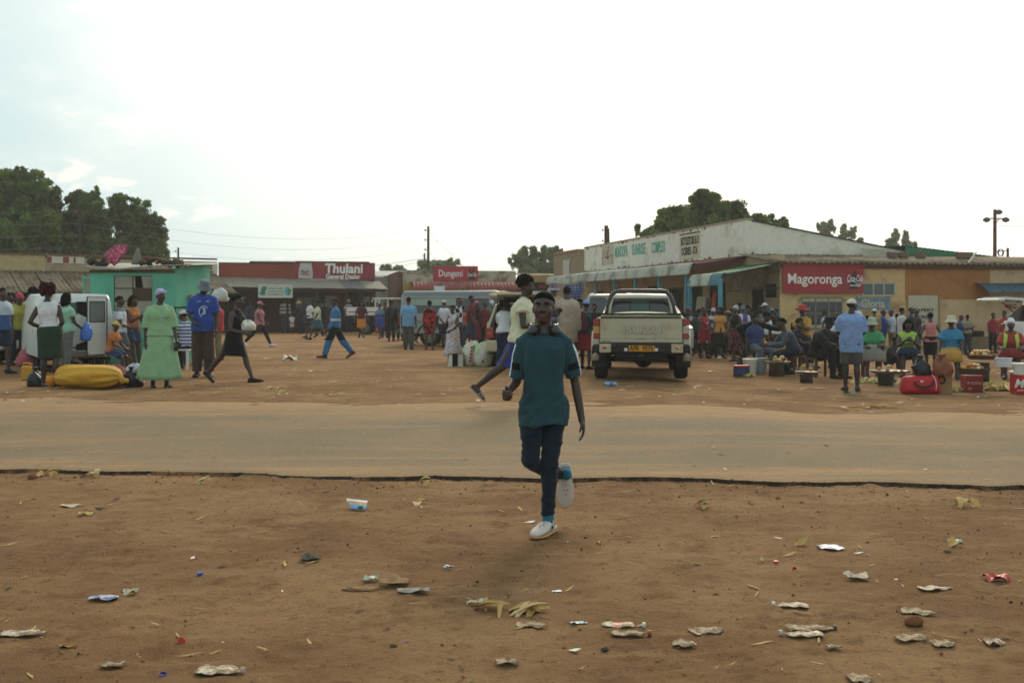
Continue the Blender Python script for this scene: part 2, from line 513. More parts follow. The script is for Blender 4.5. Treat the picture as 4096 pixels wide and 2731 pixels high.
 def tring(s,q,w,d,n=20):
  """rounded-box ring round the trunk"""
  c=s.sp(q);out=[]
  for j in range(n):
   t=2*math.pi*j/n;ct,st=math.cos(t),math.sin(t);e=2/2.5
   out.append(c+s.lat*(w*math.copysign(abs(ct)**e,ct))-s.fwd*(d*math.copysign(abs(st)**e,st)))
  return out
def build_body(F,vox,hero=False):
 k,b=F.k,F.b;mb=MB();bl=b**.6
 tt=TORSO[F.sex]
 mb.loft([F.tring(q,w*b*k,d*b*k)for q,w,d in tt])
 if F.sex=='f':
  for sd in(1,-1):mb.ell(F.sp(.325)+F.lat*sd*.062*k+F.fwd*.082*k*b,(.062*k*b,.056*k*b,.064*k*b))
 for sd in(1,-1):mb.ell(F.sp(-.05)+F.lat*sd*.066*k-F.fwd*.036*k*b,(.08*k*b,.072*k*b,.085*k))
 for sd,l in F.legs.items():
  h,kn,an=l['hip'],l['knee'],l['ank'];back=-Vector((0,-1,0))
  pts=[h,lerp(h,kn,.35),lerp(h,kn,.75),kn,lerp(kn,an,.3)+back*.012*k,lerp(kn,an,.65),an,an-l['up']*.03*k]
  rr=[.082,.080,.062,.054,.055,.042,.034,.034]
  if F.sex=='f':rr[0:3]=[.092,.088,.066]
  mb.tube(pts,[r*k*bl for r in rr],10,rnd=True)
  base=an-l['up']*.075*k;f=l['fd'];x=f.cross(l['up']).normalized()
  def fr(t,w,hgt):
   c=base+f*t*k
   return[c+x*(w*k*math.cos(a))+l['up']*(hgt*k*(.5+.5*math.sin(a)))for a in(2*math.pi*j/10 for j in range(10))]
  mb.loft([fr(-.065,.018,.05),fr(-.055,.032,.07),fr(-.01,.036,.085),fr(.05,.038,.07),fr(.12,.045,.042),(fr(.165,.042,.03)),fr(.19,.025,.02)])
 for sd,a in F.arms.items():
  sh,el,wr=a['sh'],a['elb'],a['wr']
  mb.tube([sh+F.lat*(-sd)*.05*k+Vector((0,0,.016*k)),sh,lerp(sh,el,.4),el,lerp(el,wr,.3),lerp(el,wr,.75),wr,wr+a['d']*.03*k],[(.040*k*bl),.047*k*bl,.046*k*bl,.037*k*bl,.038*k*bl,.030*k,.026*k,.027*k],10,rnd=True)
  d=a['d'];pn=Vector((-sd,0,0));pn=pn-d*pn.dot(d)
  pn=pn.normalized()if pn.length>.2 else Vector((0,0,-1)).cross(d).cross(d).normalized()
  w=d.cross(pn).normalized()
  if w.y>0 or(abs(w.y)<.1 and w.z<0):w=-w
  a['pn'],a['w']=pn,w
  Q=Matrix((w,pn,d)).transposed()
  hs=1.0
  mb.ell(wr+d*.058*k,(.040*k*hs,.019*k,.052*k),rot=Q,nu=10,nv=6)
  fr_=max(.0086*k,vox*.72)
  cu=a['curl']
  for i,(off,ln)in enumerate(((.030,.070),(.010,.080),(-.011,.075),(-.030,.060))):
   p0=wr+d*.075*k+w*off*k
   dirn=d;P=[p0]
   p=p0+d*.025*k;P.append(p)
   for sgm,fc in((.42,1.0),(.33,1.9),(.25,2.6)):
    an_=cu*fc*.9
    dd=(d*math.cos(an_)+pn*math.sin(an_)).normalized()
    p=p+dd*ln*sgm*k;P.append(p)
   mb.tube(P,[fr_*1.08,fr_*1.08,fr_,fr_*.92,fr_*.8],7,rnd=True)
  t0=wr+d*.03*k+w*.028*k
  td=(d*.75+w*.6+pn*.25).normalized();t1=t0+td*.035*k
  td2=(d*.92+w*(.15-cu*.2)+pn*(.25+cu*.5)).normalized()
  mb.tube([t0,t1,t1+td2*.03*k,t1+td2*.052*k],[fr_*1.3,fr_*1.2,fr_*1.1,fr_*.9],7,rnd=True)
 for sd,a in F.arms.items():mb.tube([F.sp(.515)+F.lat*sd*.03*k,F.sp(.47)+F.lat*sd*.09*k,a['sh']],[.036*k,.036*k,.042*k*bl],10,rnd=True)
 Q=F.Rh;hc=F.hc
 def hp(v):return hc+Q@(Vector(v)*k)
 nr=.058 if F.sex=='m' else.05
 mb.tube([F.sp(.47),F.neck,hp((0,.012,-.06))],[nr*1.25*k,nr*k,nr*.95*k],12)
 def he(c,r,rx=0):mb.ell(hp(c),tuple(v*k for v in r),rot=Q@Matrix.Rotation(R(rx),3,'X'),nu=16,nv=10)
 he((0,.012,.030),(.076,.094,.080))
 he((0,-.022,-.030),(.066,.066,.076))
 he((0,-.046,-.086),(.036,.032,.028))
 for sx in(1,-1):
  he((sx*.073,.012,-.012),(.010,.019,.030))
  he((sx*.038,-.052,-.026),(.028,.026,.032))
  if vox<.01:he((sx*.016,-.093,-.028),(.011,.011,.009))
 he((0,-.092,-.022),(.017,.019,.017));he((0,-.086,.002),(.010,.012,.026),-12)
 he((0,-.074,.026),(.050,.016,.012))
 he((0,-.077,-.060),(.025,.012,.0065));he((0,-.074,-.073),(.022,.012,.0075))
 return mb
def shirt(F,hem=-.06,sleeve=.6,ease=.014,loose=.0,neckcut=.50,flare=0.0):
 """sleeve: 0 none .. 1 elbow .. 2 wrist"""
 k,b=F.k,F.b;mb=MB();bl=b**.6
 rings=[]
 if hem<-.10:
  e0=ease+loose*.7+.002
  rings.append(F.ring(min(1.9,(-hem)/.42),(e0+flare)*k))
  rings.append(F.ring(.16,(e0+flare*.5)*k)if hem<-.14 else F.ring(.1,e0*k))
  rings.append(F.ring(.02,e0*k))
  lo=.07
 else:lo=hem
 qs=[q for q in(-.06,-.03,.02,.07,.14,.20,.26,.32,.38,.43,.47,.50)if q>=lo and q<=neckcut]
 if not qs or qs[0]>lo+.01:qs=[lo]+qs
 for q in qs:
  w,d=interp(TORSO[F.sex],q)
  up=1 if q<.36 else max(0,(.47-q)/.11)
  ww=(w*b+ease+loose*up)*k;dd=(d*b+ease+loose*up)*k
  if q==qs[0]:ww+=flare*k;dd+=flare*k
  rings.append(F.tring(q,ww,dd))
 mb.loft(rings)
 if F.sex=='f':
  for sd in(1,-1):mb.ell(F.sp(.325)+F.lat*sd*.062*k+F.fwd*.086*k*b,(.07*k*b,.066*k*b,.072*k*b))
 for sd,a in F.arms.items():
  sh,el,wr=a['sh'],a['elb'],a['wr']
  e=ease+loose*.6
  inn=sh-F.lat*sd*.075*k+Vector((0,0,.026*k))
  mb.tube([F.sp(min(.50,neckcut))+F.lat*sd*.045*k,F.sp(.462)+F.lat*sd*.095*k,sh],[(.030+e*.5)*k,(.034+e*.6)*k,(.040+e*.7)*k*bl],10)
  if sleeve<=0.05:
   mb.tube([inn,sh-F.lat*sd*.02*k],[.040*k*bl,.054*k*bl],12)
   continue
  pts=[inn,sh];rr=[(.034+e*.5)*k*bl,(.047+e*.75)*k*bl]
  for q in(.3,.6,1.0,1.25,1.6,1.95):
   if q<sleeve:pts.append(lerp(sh,el,q)if q<=1 else lerp(el,wr,q-1));rr.append((interp([(0,.054),(.4,.047),(1,.04),(1.3,.04),(2,.030)],q)[0]+e)*k*bl)
  q=sleeve;pts.append(lerp(sh,el,q)if q<=1 else lerp(el,wr,q-1));rr.append((interp([(0,.054),(.4,.047),(1,.04),(1.3,.04),(2,.030)],q)[0]+e*1.1)*k*bl)
  mb.tube(pts,rr,12)
 return mb
def trousers(F,length=1.95,ease=.012,wide=0.0):
 k,b=F.k,F.b;mb=MB();bl=b**.6
 mb.loft([F.tring(q,(interp(TORSO[F.sex],q)[0]*b+ease)*k,(interp(TORSO[F.sex],q)[1]*b+ease)*k)for q in(-.10,-.05,0,.05,.09)])
 for sd in(1,-1):mb.ell(F.sp(-.05)+F.lat*sd*.066*k-F.fwd*.036*k*b,((.08+ease)*k*b,(.072+ease)*k*b,.09*k))
 for sd,l in F.legs.items():
  pts=[];rr=[]
  for q in[0,.3,.65,1.0,1.3,1.6,1.9]:
   if q<length:pts.append(F.legp(sd,q));rr.append((interp([(0,.092 if F.sex=='f' else.083),(.35,.082),(.8,.062),(1,.056),(1.3,.055),(1.6,.043),(2,.036)],q)[0]*bl+ease+wide*min(1,q))*k)
  pts.append(F.legp(sd,length));rr.append((interp([(0,.09),(.35,.082),(.8,.062),(1,.056),(1.3,.055),(1.6,.043),(2,.036)],length)[0]*bl+ease+wide)*k)
  mb.tube(pts,rr,12)
 return mb
def skirt(F,length=1.0,ease=.02,flare=.05,top=.10,rip=.035):
 k,b=F.k,F.b;mb=MB()
 n=40
 rings=[F.tring(q,(interp(TORSO[F.sex],q)[0]*b+.022)*k,(interp(TORSO[F.sex],q)[1]*b+.024)*k,n)for q in(top,.05)]
 qs=np.linspace(.06,length,9)
 for i,q in enumerate(qs):
  t=i/8
  rings.append(F.ring(float(q),(ease+.012+flare*t)*k*b,n,(rip+.012)*t**.7,9,q*1.3+length*9))
 c0=sum(rings[2],Vector())/n
 def ang(r):
  c=sum(r,Vector())/n
  return c,r
 ref=rings[2]
 for i in(0,1):
  r=rings[i];c=sum(r,Vector())/n
  want=[(p-sum(ref,Vector())/n)for p in ref]
  best=None
  for rev in(0,1):
   rr=list(reversed(r))if rev else r
   for sft in range(n):
    q2=rr[sft:]+rr[:sft]
    sc=sum((q2[j]-c).normalized().dot(want[j].normalized())for j in range(0,n,4))
    if best is None or sc>best[0]:best=(sc,q2)
  rings[i]=best[1]
 mb.loft(rings)
 return mb
def headgear(F,kind,hair=False):
 k=F.k;Q,hc=F.Rh,F.hc;mb=MB()
 def hp(v):return hc+Q@(Vector(v)*k)
 def tilt(d):return Q@Matrix.Rotation(R(d),3,'X')
 def dome(c,r,t=0,zmin=-.1,nu=18):mb.ell(hp(c),tuple(v*k for v in r),rot=tilt(t),nu=nu,nv=8,zmin=zmin)
 def brim(c,r0,r1,drop,t=0,n=24):
  T=tilt(t);cc=hp(c)
  pr=[(r0,0),(r1,-drop),(r1,-drop-.006),(r0,-.008)]
  mb.loft([[cc+T@(Vector((r*math.cos(2*math.pi*j/n),r*1.12*math.sin(2*math.pi*j/n),z))*k)for j in range(n)]for r,z in pr+[pr[0]]],caps=False)
 if kind=='short':dome((0,.018,.034),(.0795,.097,.084),-26,-.12)
 elif kind=='bald':dome((0,.018,.032),(.0785,.0968,.0835),-20,-.02)
 elif kind=='afro':
  for i in range(26):
   a=i*2.399;z=-0.2+1.2*i/26;r=math.sqrt(max(0,1-min(1,z)**2))
   c=Vector((.085*r*math.cos(a),.02+.09*r*math.sin(a),.05+.085*min(1,z)))
   if c.y<-.03 and c.z<.07:continue
   mb.ell(hp(c),(.038*k,.038*k,.038*k),nu=8,nv=5)
  dome((0,.024,.045),(.088,.10,.095),-28,-.2)
 elif kind in('long','braids'):
  dome((0,.016,.034),(.083,.10,.09),-20,-.3)
  for i in range(11):
   a=R(-100+20*i+90);x=.078*math.cos(a+0);y=.02+.085*abs(math.sin(a))if True else 0
   x=.084*math.sin(R(-100+20*i));y=.012+.088*math.cos(R(-100+20*i))*1.0
   if y<-.02:y=-.01
   mb.tube([hp((x,y,.03)),hp((x*1.12,y*1.05+.008,-.07)),hp((x*1.1,y+.02,-.17 if kind=='long' else-.13))],[.024*k,.026*k,.012*k],7,rnd=True)
 elif kind=='bun':
  dome((0,.018,.034),(.078,.098,.085),-22,-.2);mb.ell(hp((0,.085,.085)),(.045*k,.04*k,.045*k))
 elif kind=='puff':
  dome((0,.018,.034),(.08,.098,.086),-22,-.25)
  for i in range(22):
   a=i*2.4;z=-.7+1.5*i/22;r=math.sqrt(max(0.05,1-z*z))
   mb.ell(hp((.10*r*math.cos(a),.05+.09*r*math.sin(a),.055+.115*z)),(.045*k,)*3,nu=8,nv=5)
 elif kind=='cap':
  dome((0,.010,.036),(.082,.102,.088),-6,-.06)
  T=tilt(4);n=12;top,bot=[],[]
  for j in range(n+1):
   a=math.pi*j/n
   top.append((.078*math.cos(a),-.075-.012*math.sin(a),.032));bot.append((.074*math.cos(a),-.085-.085*math.sin(a),.018-.004*math.sin(a)))
  vs=[hp(p)for p in top]+[hp(p)for p in bot]
  vs+=[hp((p[0],p[1],p[2]-.007))for p in top]+[hp((p[0],p[1],p[2]-.007))for p in bot]
  m1=n+1;fs=[]
  for j in range(n):
   fs+=[(j,j+1,m1+j+1,m1+j),(2*m1+j,3*m1+j,3*m1+j+1,2*m1+j+1),(m1+j,m1+j+1,3*m1+j+1,3*m1+j)]
  mb.add(vs,fs)
  mb.ell(hp((0,.012,.123)),(.008*k,)*3,nu=6,nv=4)
 elif kind=='bucket':
  cc=hp((0,.008,.02));T=tilt(-4);n=24
  pr=[(.125,-.035),(.088,.022),(.084,.03),(.080,.075),(.072,.098),(.03,.105),(.0,.106)]
  mb.loft([[cc+T@(Vector((max(r,.001)*math.cos(2*math.pi*j/n),max(r,.001)*1.16*math.sin(2*math.pi*j/n),z))*k)for j in range(n)]for r,z in pr],caps=False)
 elif kind=='wide':
  cc=hp((0,.008,.03));T=tilt(-3);n=28
  pr=[(.165,-.012),(.16,-.004),(.088,.006),(.086,.05),(.078,.086),(.03,.094),(.0,.092)]
  mb.loft([[cc+T@(Vector((max(r,.001)*math.cos(2*math.pi*j/n),max(r,.001)*1.14*math.sin(2*math.pi*j/n),z+(.02*math.sin(2*2*math.pi*j/n)if r>.12 else 0)))*k)for j in range(n)]for r,z in pr],caps=False)
 elif kind=='beanie':dome((0,.014,.030),(.082,.102,.094),-14,-.12)
 elif kind in('scarf','wrap'):
  dome((0,.020,.034),(.083,.104,.092),-22,-.35)
  mb.tube([hp((.07,-.04,.06)),hp((0,-.086,.075)),hp((-.07,-.04,.06))],[.018*k,.02*k,.018*k],8)
  if kind=='scarf':
   mb.ell(hp((0,.115,.03)),(.035*k,.04*k,.035*k));mb.tube([hp((0,.12,.02)),hp((.02,.14,-.06))],[.02*k,.03*k],8,rnd=True)
  else:mb.ell(hp((0,.055,.10)),(.06*k,.065*k,.04*k))
 elif kind=='visor':
  mb.tube([hp((.08*math.cos(a),.012+.1*math.sin(a),.04))for a in(2*math.pi*j/20 for j in range(21))],.014*k,6)
  mb.slab([hp((.07,-.07,.045)),hp((.04,-.16,.03)),hp((-.04,-.16,.03)),hp((-.07,-.07,.045))],Q@Vector((0,0,.006)))
 return mb
def shoe(F,side,kind='shoe'):
 k=F.k;l=F.legs[side];mb=MB();f,up=l['fd'],l['up'];x=f.cross(up).normalized();base=l['ank']-up*.078*k
 def fr(t,w,lo,hi,n=12):
  c=base+f*t*k
  return[c+x*(w*k*math.cos(a))+up*k*(lo+(hi-lo)*(.5+.5*math.sin(a)))for a in(2*math.pi*j/n for j in range(n))]
 if kind=='sandal':
  mb.loft([fr(-.075,.025,-.006,.012),fr(-.06,.042,-.006,.014),(fr(.05,.042,-.006,.014)),fr(.14,.054,-.006,.014),fr(.205,.03,-.004,.014)])
  for t in(.09,.13):mb.tube([base+f*t*k+x*(.048*k*math.cos(a))+up*(.05*k*math.sin(a))for a in(math.pi*j/6 for j in range(7))],.010*k,6)
 else:
  mb.loft([fr(-.085,.02,.0,.06),fr(-.07,.041,-.004,.09),fr(-.02,.046,-.004,.105),fr(.03,.046,-.004,.10),fr(.09,.052,-.004,.068),fr(.15,.055,-.004,.055),fr(.195,.045,-.002,.042),fr(.215,.02,.0,.028)])
 return mb
def person(label,x,f,t=None,H=None,h=0,sex='m',b=1.0,po=None,skin=0,hair='short',hat=None,top=None,bot=None,shoe_=('shoe','1a1716'),cat='person',group=None,z=None,fast=None,hairc=None,Y=None):
 po=dict(po or{})
 p=spot(x,f,z)
 if Y is not None:p=at(x,f,Y)
 if H is None:
  H=(f-t)*p.y/FS-(.025 if hat else 0.0)
 H=max(.9,min(H,1.95))
 F=Fig(H,sex,b,po)
 vox=fast or(.0125 if p.y<21.5 else.016 if p.y<30 else.022)
 root=thing('person',label,cat,p,R(h),group)
 sm=skin_mat(skin)
 fuse(build_body(F,vox),'body',sm,root,vox,3 if vox<.02 else 2)
 if hair:headgear(F,hair).out('hair',M('hair',hairc,rough=.95,spec=.1,var=.3,vscale=40,bump=.8)if hairc else HAIRC,root,True)
 if hat:
  hk=hat[0];nm={'cap':'cap','bucket':'bucket_hat','wide':'sun_hat','beanie':'beanie','scarf':'headscarf','wrap':'headscarf','visor':'visor'}[hk]
  headgear(F,hk).out(nm,fabric(*hat[1:]),root,True)
 made={}
 if top:
  kw=top[0]if isinstance(top[0],dict)else{}
  nm=kw.get('name','shirt')
  mb=shirt(F,**{a:v for a,v in kw.items()if a not in('name',)})
  made['top']=fuse(mb,nm,fabric(*top[1:]),root,max(vox,.010),3,fold(.016,len(PEOPLE)+300))
 if bot:
  kind,kw=bot[0],dict(bot[1])
  if kind=='skirt':
   mb=skirt(F,**kw);rs_=len(PEOPLE)*1.7
   made['bot']=mb.out('skirt',fabric(*bot[2:]),root,True)
  else:
   nm='shorts' if kw.get('length',1.95)<1.4 else 'trousers'
   made['bot']=fuse(trousers(F,**kw),nm,fabric(*bot[2:]),root,max(vox,.010),3,fold(.011,len(PEOPLE)+500))
 if shoe_ and shoe_[0]!='bare':
  for sd in(1,-1):shoe(F,sd,shoe_[0]).out('shoe' if shoe_[0]=='shoe' else 'sandal',M('shoe',shoe_[1],rough=.7,bump=.1),root,True)
 root_mtx=Matrix.Translation(p)@Matrix.Rotation(R(h),4,'Z')
 F.root,F.mtx,F.made=root,root_mtx,made
 F.W=lambda v:root_mtx@Vector(v)
 return F
def walk(a=24,**k):
 d=dict(L=(a,8,0),R=(-a*.85,20,0),la=(-a*.7,8,14,0),ra=(a*.7,8,22,0));d.update(k);return d
def walk2(a=24,**k):
 d=dict(R=(a,8,0),L=(-a*.85,20,0),ra=(-a*.7,8,14,0),la=(a*.7,8,22,0));d.update(k);return d
def sit(seat=.35,**k):
 d=dict(seat=seat,lean=18,la=(38,10,50,18),ra=(38,10,50,18));d.update(k);return d
# ---------------------------------------------------------------- ground sheet, road
def nodes_mat(name):
 m=bpy.data.materials.new(name);m.use_nodes=True
 nt=m.node_tree
 return m,nt,nt.nodes.new,nt.links.new,nt.nodes['Principled BSDF']
def noise_node(N,L,vec,scale,detail=5,rough=.6,dist=0.0):
 n=N('ShaderNodeTexNoise');n.inputs['Scale'].default_value=scale;n.inputs['Detail'].default_value=detail;n.inputs['Roughness'].default_value=rough
 n.inputs['Distortion'].default_value=dist;L(vec,n.inputs['Vector']);return n.outputs[0]
def rng_node(N,L,v,a,b,c=0.0,d=1.0,smooth=True):
 m=N('ShaderNodeMapRange');m.interpolation_type='SMOOTHSTEP' if smooth else 'LINEAR';L(v,m.inputs[0])
 for i,q in enumerate((a,b,c,d)):m.inputs[i+1].default_value=q
 return m.outputs[0]
def mix_node(N,L,f,a,b,blend='MIX'):
 m=N('ShaderNodeMix');m.data_type='RGBA';m.blend_type=blend
 if isinstance(f,(int,float)):m.inputs['Factor'].default_value=f
 else:L(f,m.inputs['Factor'])
 for i,q in((6,a),(7,b)):
  if isinstance(q,tuple):m.inputs[i].default_value=(*q,1)
  else:L(q,m.inputs[i])
 return m.outputs[2]
def dirt_material():
 m,nt,N,L,b=nodes_mat('sandy_dirt')
 oc=N('ShaderNodeTexCoord').outputs['Object']
 c=mix_node(N,L,rng_node(N,L,noise_node(N,L,oc,.55,6),.38,.62),lin('c49669'),lin('a67a52'))
 c=mix_node(N,L,rng_node(N,L,noise_node(N,L,oc,2.3,8,.7),.50,.68,0,.75),c,lin('8c6440'))
 mp=N('ShaderNodeMapping');L(oc,mp.inputs[0]);mp.inputs['Scale'].default_value=(1.0,3.2,1.0)
 c=mix_node(N,L,rng_node(N,L,noise_node(N,L,mp.outputs[0],1.3,7,.65),.52,.66,0,.6),c,lin('c89e70'))
 c=mix_node(N,L,rng_node(N,L,noise_node(N,L,oc,7.5,7,.72),.50,.66,0,.42),c,lin('93653e'))
 c=mix_node(N,L,rng_node(N,L,noise_node(N,L,oc,24,6,.75),.54,.67,0,.6),c,lin('60452f'))
 c=mix_node(N,L,rng_node(N,L,noise_node(N,L,oc,90,3,.6),.60,.72,0,.45),c,lin('cfb089'))
 L(c,b.inputs['Base Color']);b.inputs['Roughness'].default_value=.95;b.inputs['Specular IOR Level'].default_value=.15
 hn=N('ShaderNodeMath');hn.operation='ADD';L(noise_node(N,L,oc,30,8,.72),hn.inputs[0]);L(noise_node(N,L,oc,140,3,.6),hn.inputs[1])
 bp=N('ShaderNodeBump');bp.inputs['Strength'].default_value=1.0;bp.inputs['Distance'].default_value=.05;L(hn.outputs[0],bp.inputs['Height']);L(bp.outputs[0],b.inputs['Normal'])
 return m
DIRT=dirt_material()
def build_ground():
 ys=[2.6]
 while ys[-1]<400:
  y=ys[-1];ys.append(y*(1.0052 if y<11 else 1.009 if y<18 else 1.035))
 ys=np.array(ys);nx=380
 u=np.linspace(-1,1,nx)
 Yg=np.repeat(ys[:,None],nx,1);Xg=u[None,:]*(3.2+.78*Yg)
 Z=ground_z(Xg,Yg)
 near=sstep((11.5-Yg)/2.0)
 Z=Z+near*(.018*(fbm(Xg*2.6,Yg*2.6,41,4)-.5)+.026*(fbm(Xg*7,Yg*9,43,4)-.5)+.05*np.maximum(fbm(Xg*15,Yg*17,45,3)-.55,0))
 a=Yg+.10*Xg+.25*(fbm(Xg*.4,Yg*.4,47,2)-.5)
 tr=sstep((6.3-Yg)/1.2)*sstep(fbm(Xg*.35,Yg*1.4,51,2)*3-1.2)
 Z=Z+tr*.012*(fbm(Xg*.8,a*17,53,2)-.5)*1.6
 far=sstep((Yg-15.5)/2)*sstep((60-Yg)/20)
 Z=Z+far*.05*(fbm(Xg*.9,Yg*1.3,61,4)-.5)
 e=near_edge(Xg)
 Z=np.where((Yg>e-.02)&(Yg<e+.6),np.minimum(Z,-.19),Z)
 co=np.stack([Xg,Yg,Z],-1).reshape(-1,3)
 r,c=len(ys),nx
 idx=np.arange(r*c).reshape(r,c)
 f=np.stack([idx[:-1,:-1],idx[:-1,1:],idx[1:,1:],idx[1:,:-1]],-1).reshape(-1,4)
 me=bpy.data.meshes.new('ground')
 me.vertices.add(len(co));me.vertices.foreach_set('co',co.ravel())
 me.loops.add(len(f)*4);me.loops.foreach_set('vertex_index',f.ravel())
 me.polygons.add(len(f));me.polygons.foreach_set('loop_start',np.arange(0,len(f)*4,4));me.polygons.foreach_set('use_smooth',np.ones(len(f),bool))
 me.update();me.validate()
 me.materials.append(DIRT)
 link('ground',me,None,kind='structure')
build_ground()
def road_material():
 m,nt,N,L,b=nodes_mat('dusty_asphalt')
 tc=N('ShaderNodeTexCoord');oc=tc.outputs['Object']
 uv=N('ShaderNodeUVMap').outputs[0]
 su=N('ShaderNodeSeparateXYZ');L(uv,su.inputs[0]);v=su.outputs[1]
 c=mix_node(N,L,rng_node(N,L,noise_node(N,L,oc,.6,6),.4,.6),lin('7b6850'),lin('846e52'))
 mp=N('ShaderNodeMapping');L(oc,mp.inputs[0]);mp.inputs['Scale'].default_value=(.22,2.2,1);mp.inputs['Rotation'].default_value=(0,0,R(6))
 st=noise_node(N,L,mp.outputs[0],1.4,7,.62,.3)
 sand=mix_node(N,L,rng_node(N,L,noise_node(N,L,oc,3,5),.4,.6),lin('9c7852'),lin('a47f57'))
 e0=rng_node(N,L,v,.0,.22,.75,0);e1=rng_node(N,L,v,.50,.88,0,1.3)
 am=N('ShaderNodeMath');am.operation='ADD';L(e0,am.inputs[0]);L(e1,am.inputs[1])
 a2=N('ShaderNodeMath');a2.operation='ADD';L(am.outputs[0],a2.inputs[0]);L(rng_node(N,L,st,.42,.72,-.25,.75),a2.inputs[1]);
 a3=N('ShaderNodeMath');a3.operation='MULTIPLY';a3.use_clamp=True;L(a2.outputs[0],a3.inputs[0]);a3.inputs[1].default_value=.75
 c=mix_node(N,L,a3.outputs[0],c,sand)
 c=mix_node(N,L,rng_node(N,L,noise_node(N,L,oc,11,8,.8),.52,.66,0,.45),c,lin('5f4f3d'))
 c=mix_node(N,L,rng_node(N,L,noise_node(N,L,oc,17,8,.8),.54,.68,0,.4),c,lin('b39a78'))
 c=mix_node(N,L,rng_node(N,L,noise_node(N,L,oc,60,4,.7),.54,.66,0,.55),c,lin('55493b'))
 c=mix_node(N,L,rng_node(N,L,noise_node(N,L,oc,130,2),.62,.70,0,.6),c,lin('cfc0a4'))
 L(c,b.inputs['Base Color']);b.inputs['Roughness'].default_value=.9;b.inputs['Specular IOR Level'].default_value=.2
 bp=N('ShaderNodeBump');bp.inputs['Strength'].default_value=.5;bp.inputs['Distance'].default_value=.012;L(noise_node(N,L,oc,85,4,.7),bp.inputs['Height']);L(bp.outputs[0],b.inputs['Normal'])
 return m
def build_road():
 xs=np.concatenate([-np.geomspace(11,160,40)[::-1],np.linspace(-10.97,10.97,1000),np.geomspace(11,160,40)])
 e=near_edge(xs)+np.where(np.abs(xs)<11.5,.03*(fbm(xs*24,xs*0,71,3)-.5),0)
 f=far_edge(xs)+.6
 nv=46;t=np.linspace(0,1,nv)**1.15
 X=np.repeat(xs[:,None],nv,1);Y=e[:,None]+(f-e)[:,None]*t[None,:]
 Z=road_z(X,Y)+.008*(fbm(X*1.2,Y*1.2,73,3)-.5)
 Z[:,0]-=.012;Z=Z-.004
 lip=np.stack([xs,e-.004-.03*fbm(xs*14,xs*0,83,3),Z[:,0]-.012-.13*np.clip(fbm(xs*2.6,xs*0,89,4)-.28,0,.6)],-1);foot=np.stack([xs,e-.06-.26*fbm(xs*2.2,xs*0,79,4),np.full(len(xs),-.205)],-1)
 co=np.concatenate([np.stack([X,Y,Z],-1).reshape(-1,3),lip,foot])
 n=len(xs);idx=np.arange(n*nv).reshape(n,nv)
 f1=np.stack([idx[:-1,:-1],idx[1:,:-1],idx[1:,1:],idx[:-1,1:]],-1).reshape(-1,4)
 o=n*nv;li=np.arange(n)+o;fo=li+n
 f2=np.stack([li[:-1],li[1:],idx[1:,0],idx[:-1,0]],-1);f3=np.stack([fo[:-1],fo[1:],li[1:],li[:-1]],-1)
 F=np.concatenate([f1,f2,f3])
 me=bpy.data.meshes.new('road');me.from_pydata(co.tolist(),[],F.tolist())
 uvl=me.uv_layers.new(name='UVMap')
 vv=np.concatenate([np.stack([X/10,np.repeat(t[None,:],n,0)],-1).reshape(-1,2),np.zeros((2*n,2))])
 li_=np.zeros(len(me.loops),np.int32);me.loops.foreach_get('vertex_index',li_)
 uvl.data.foreach_set('uv',vv[li_].ravel())
 me.materials.append(road_material());me.materials.append(DIRT);me.materials.append(M('asphalt_lip','382c24',rough=.95,var=.3,vscale=30,bump=.8,bscale=50,col2=lin('8a6140'),c2amt=.62,c2scale=3.5))
 mi=np.zeros(len(F),np.int32);mi[len(f1):]=2;mi[len(f1)+len(f2):]=1
 me.polygons.foreach_set('material_index',mi);me.update()
 link('road',me,None,kind='structure')
build_road()
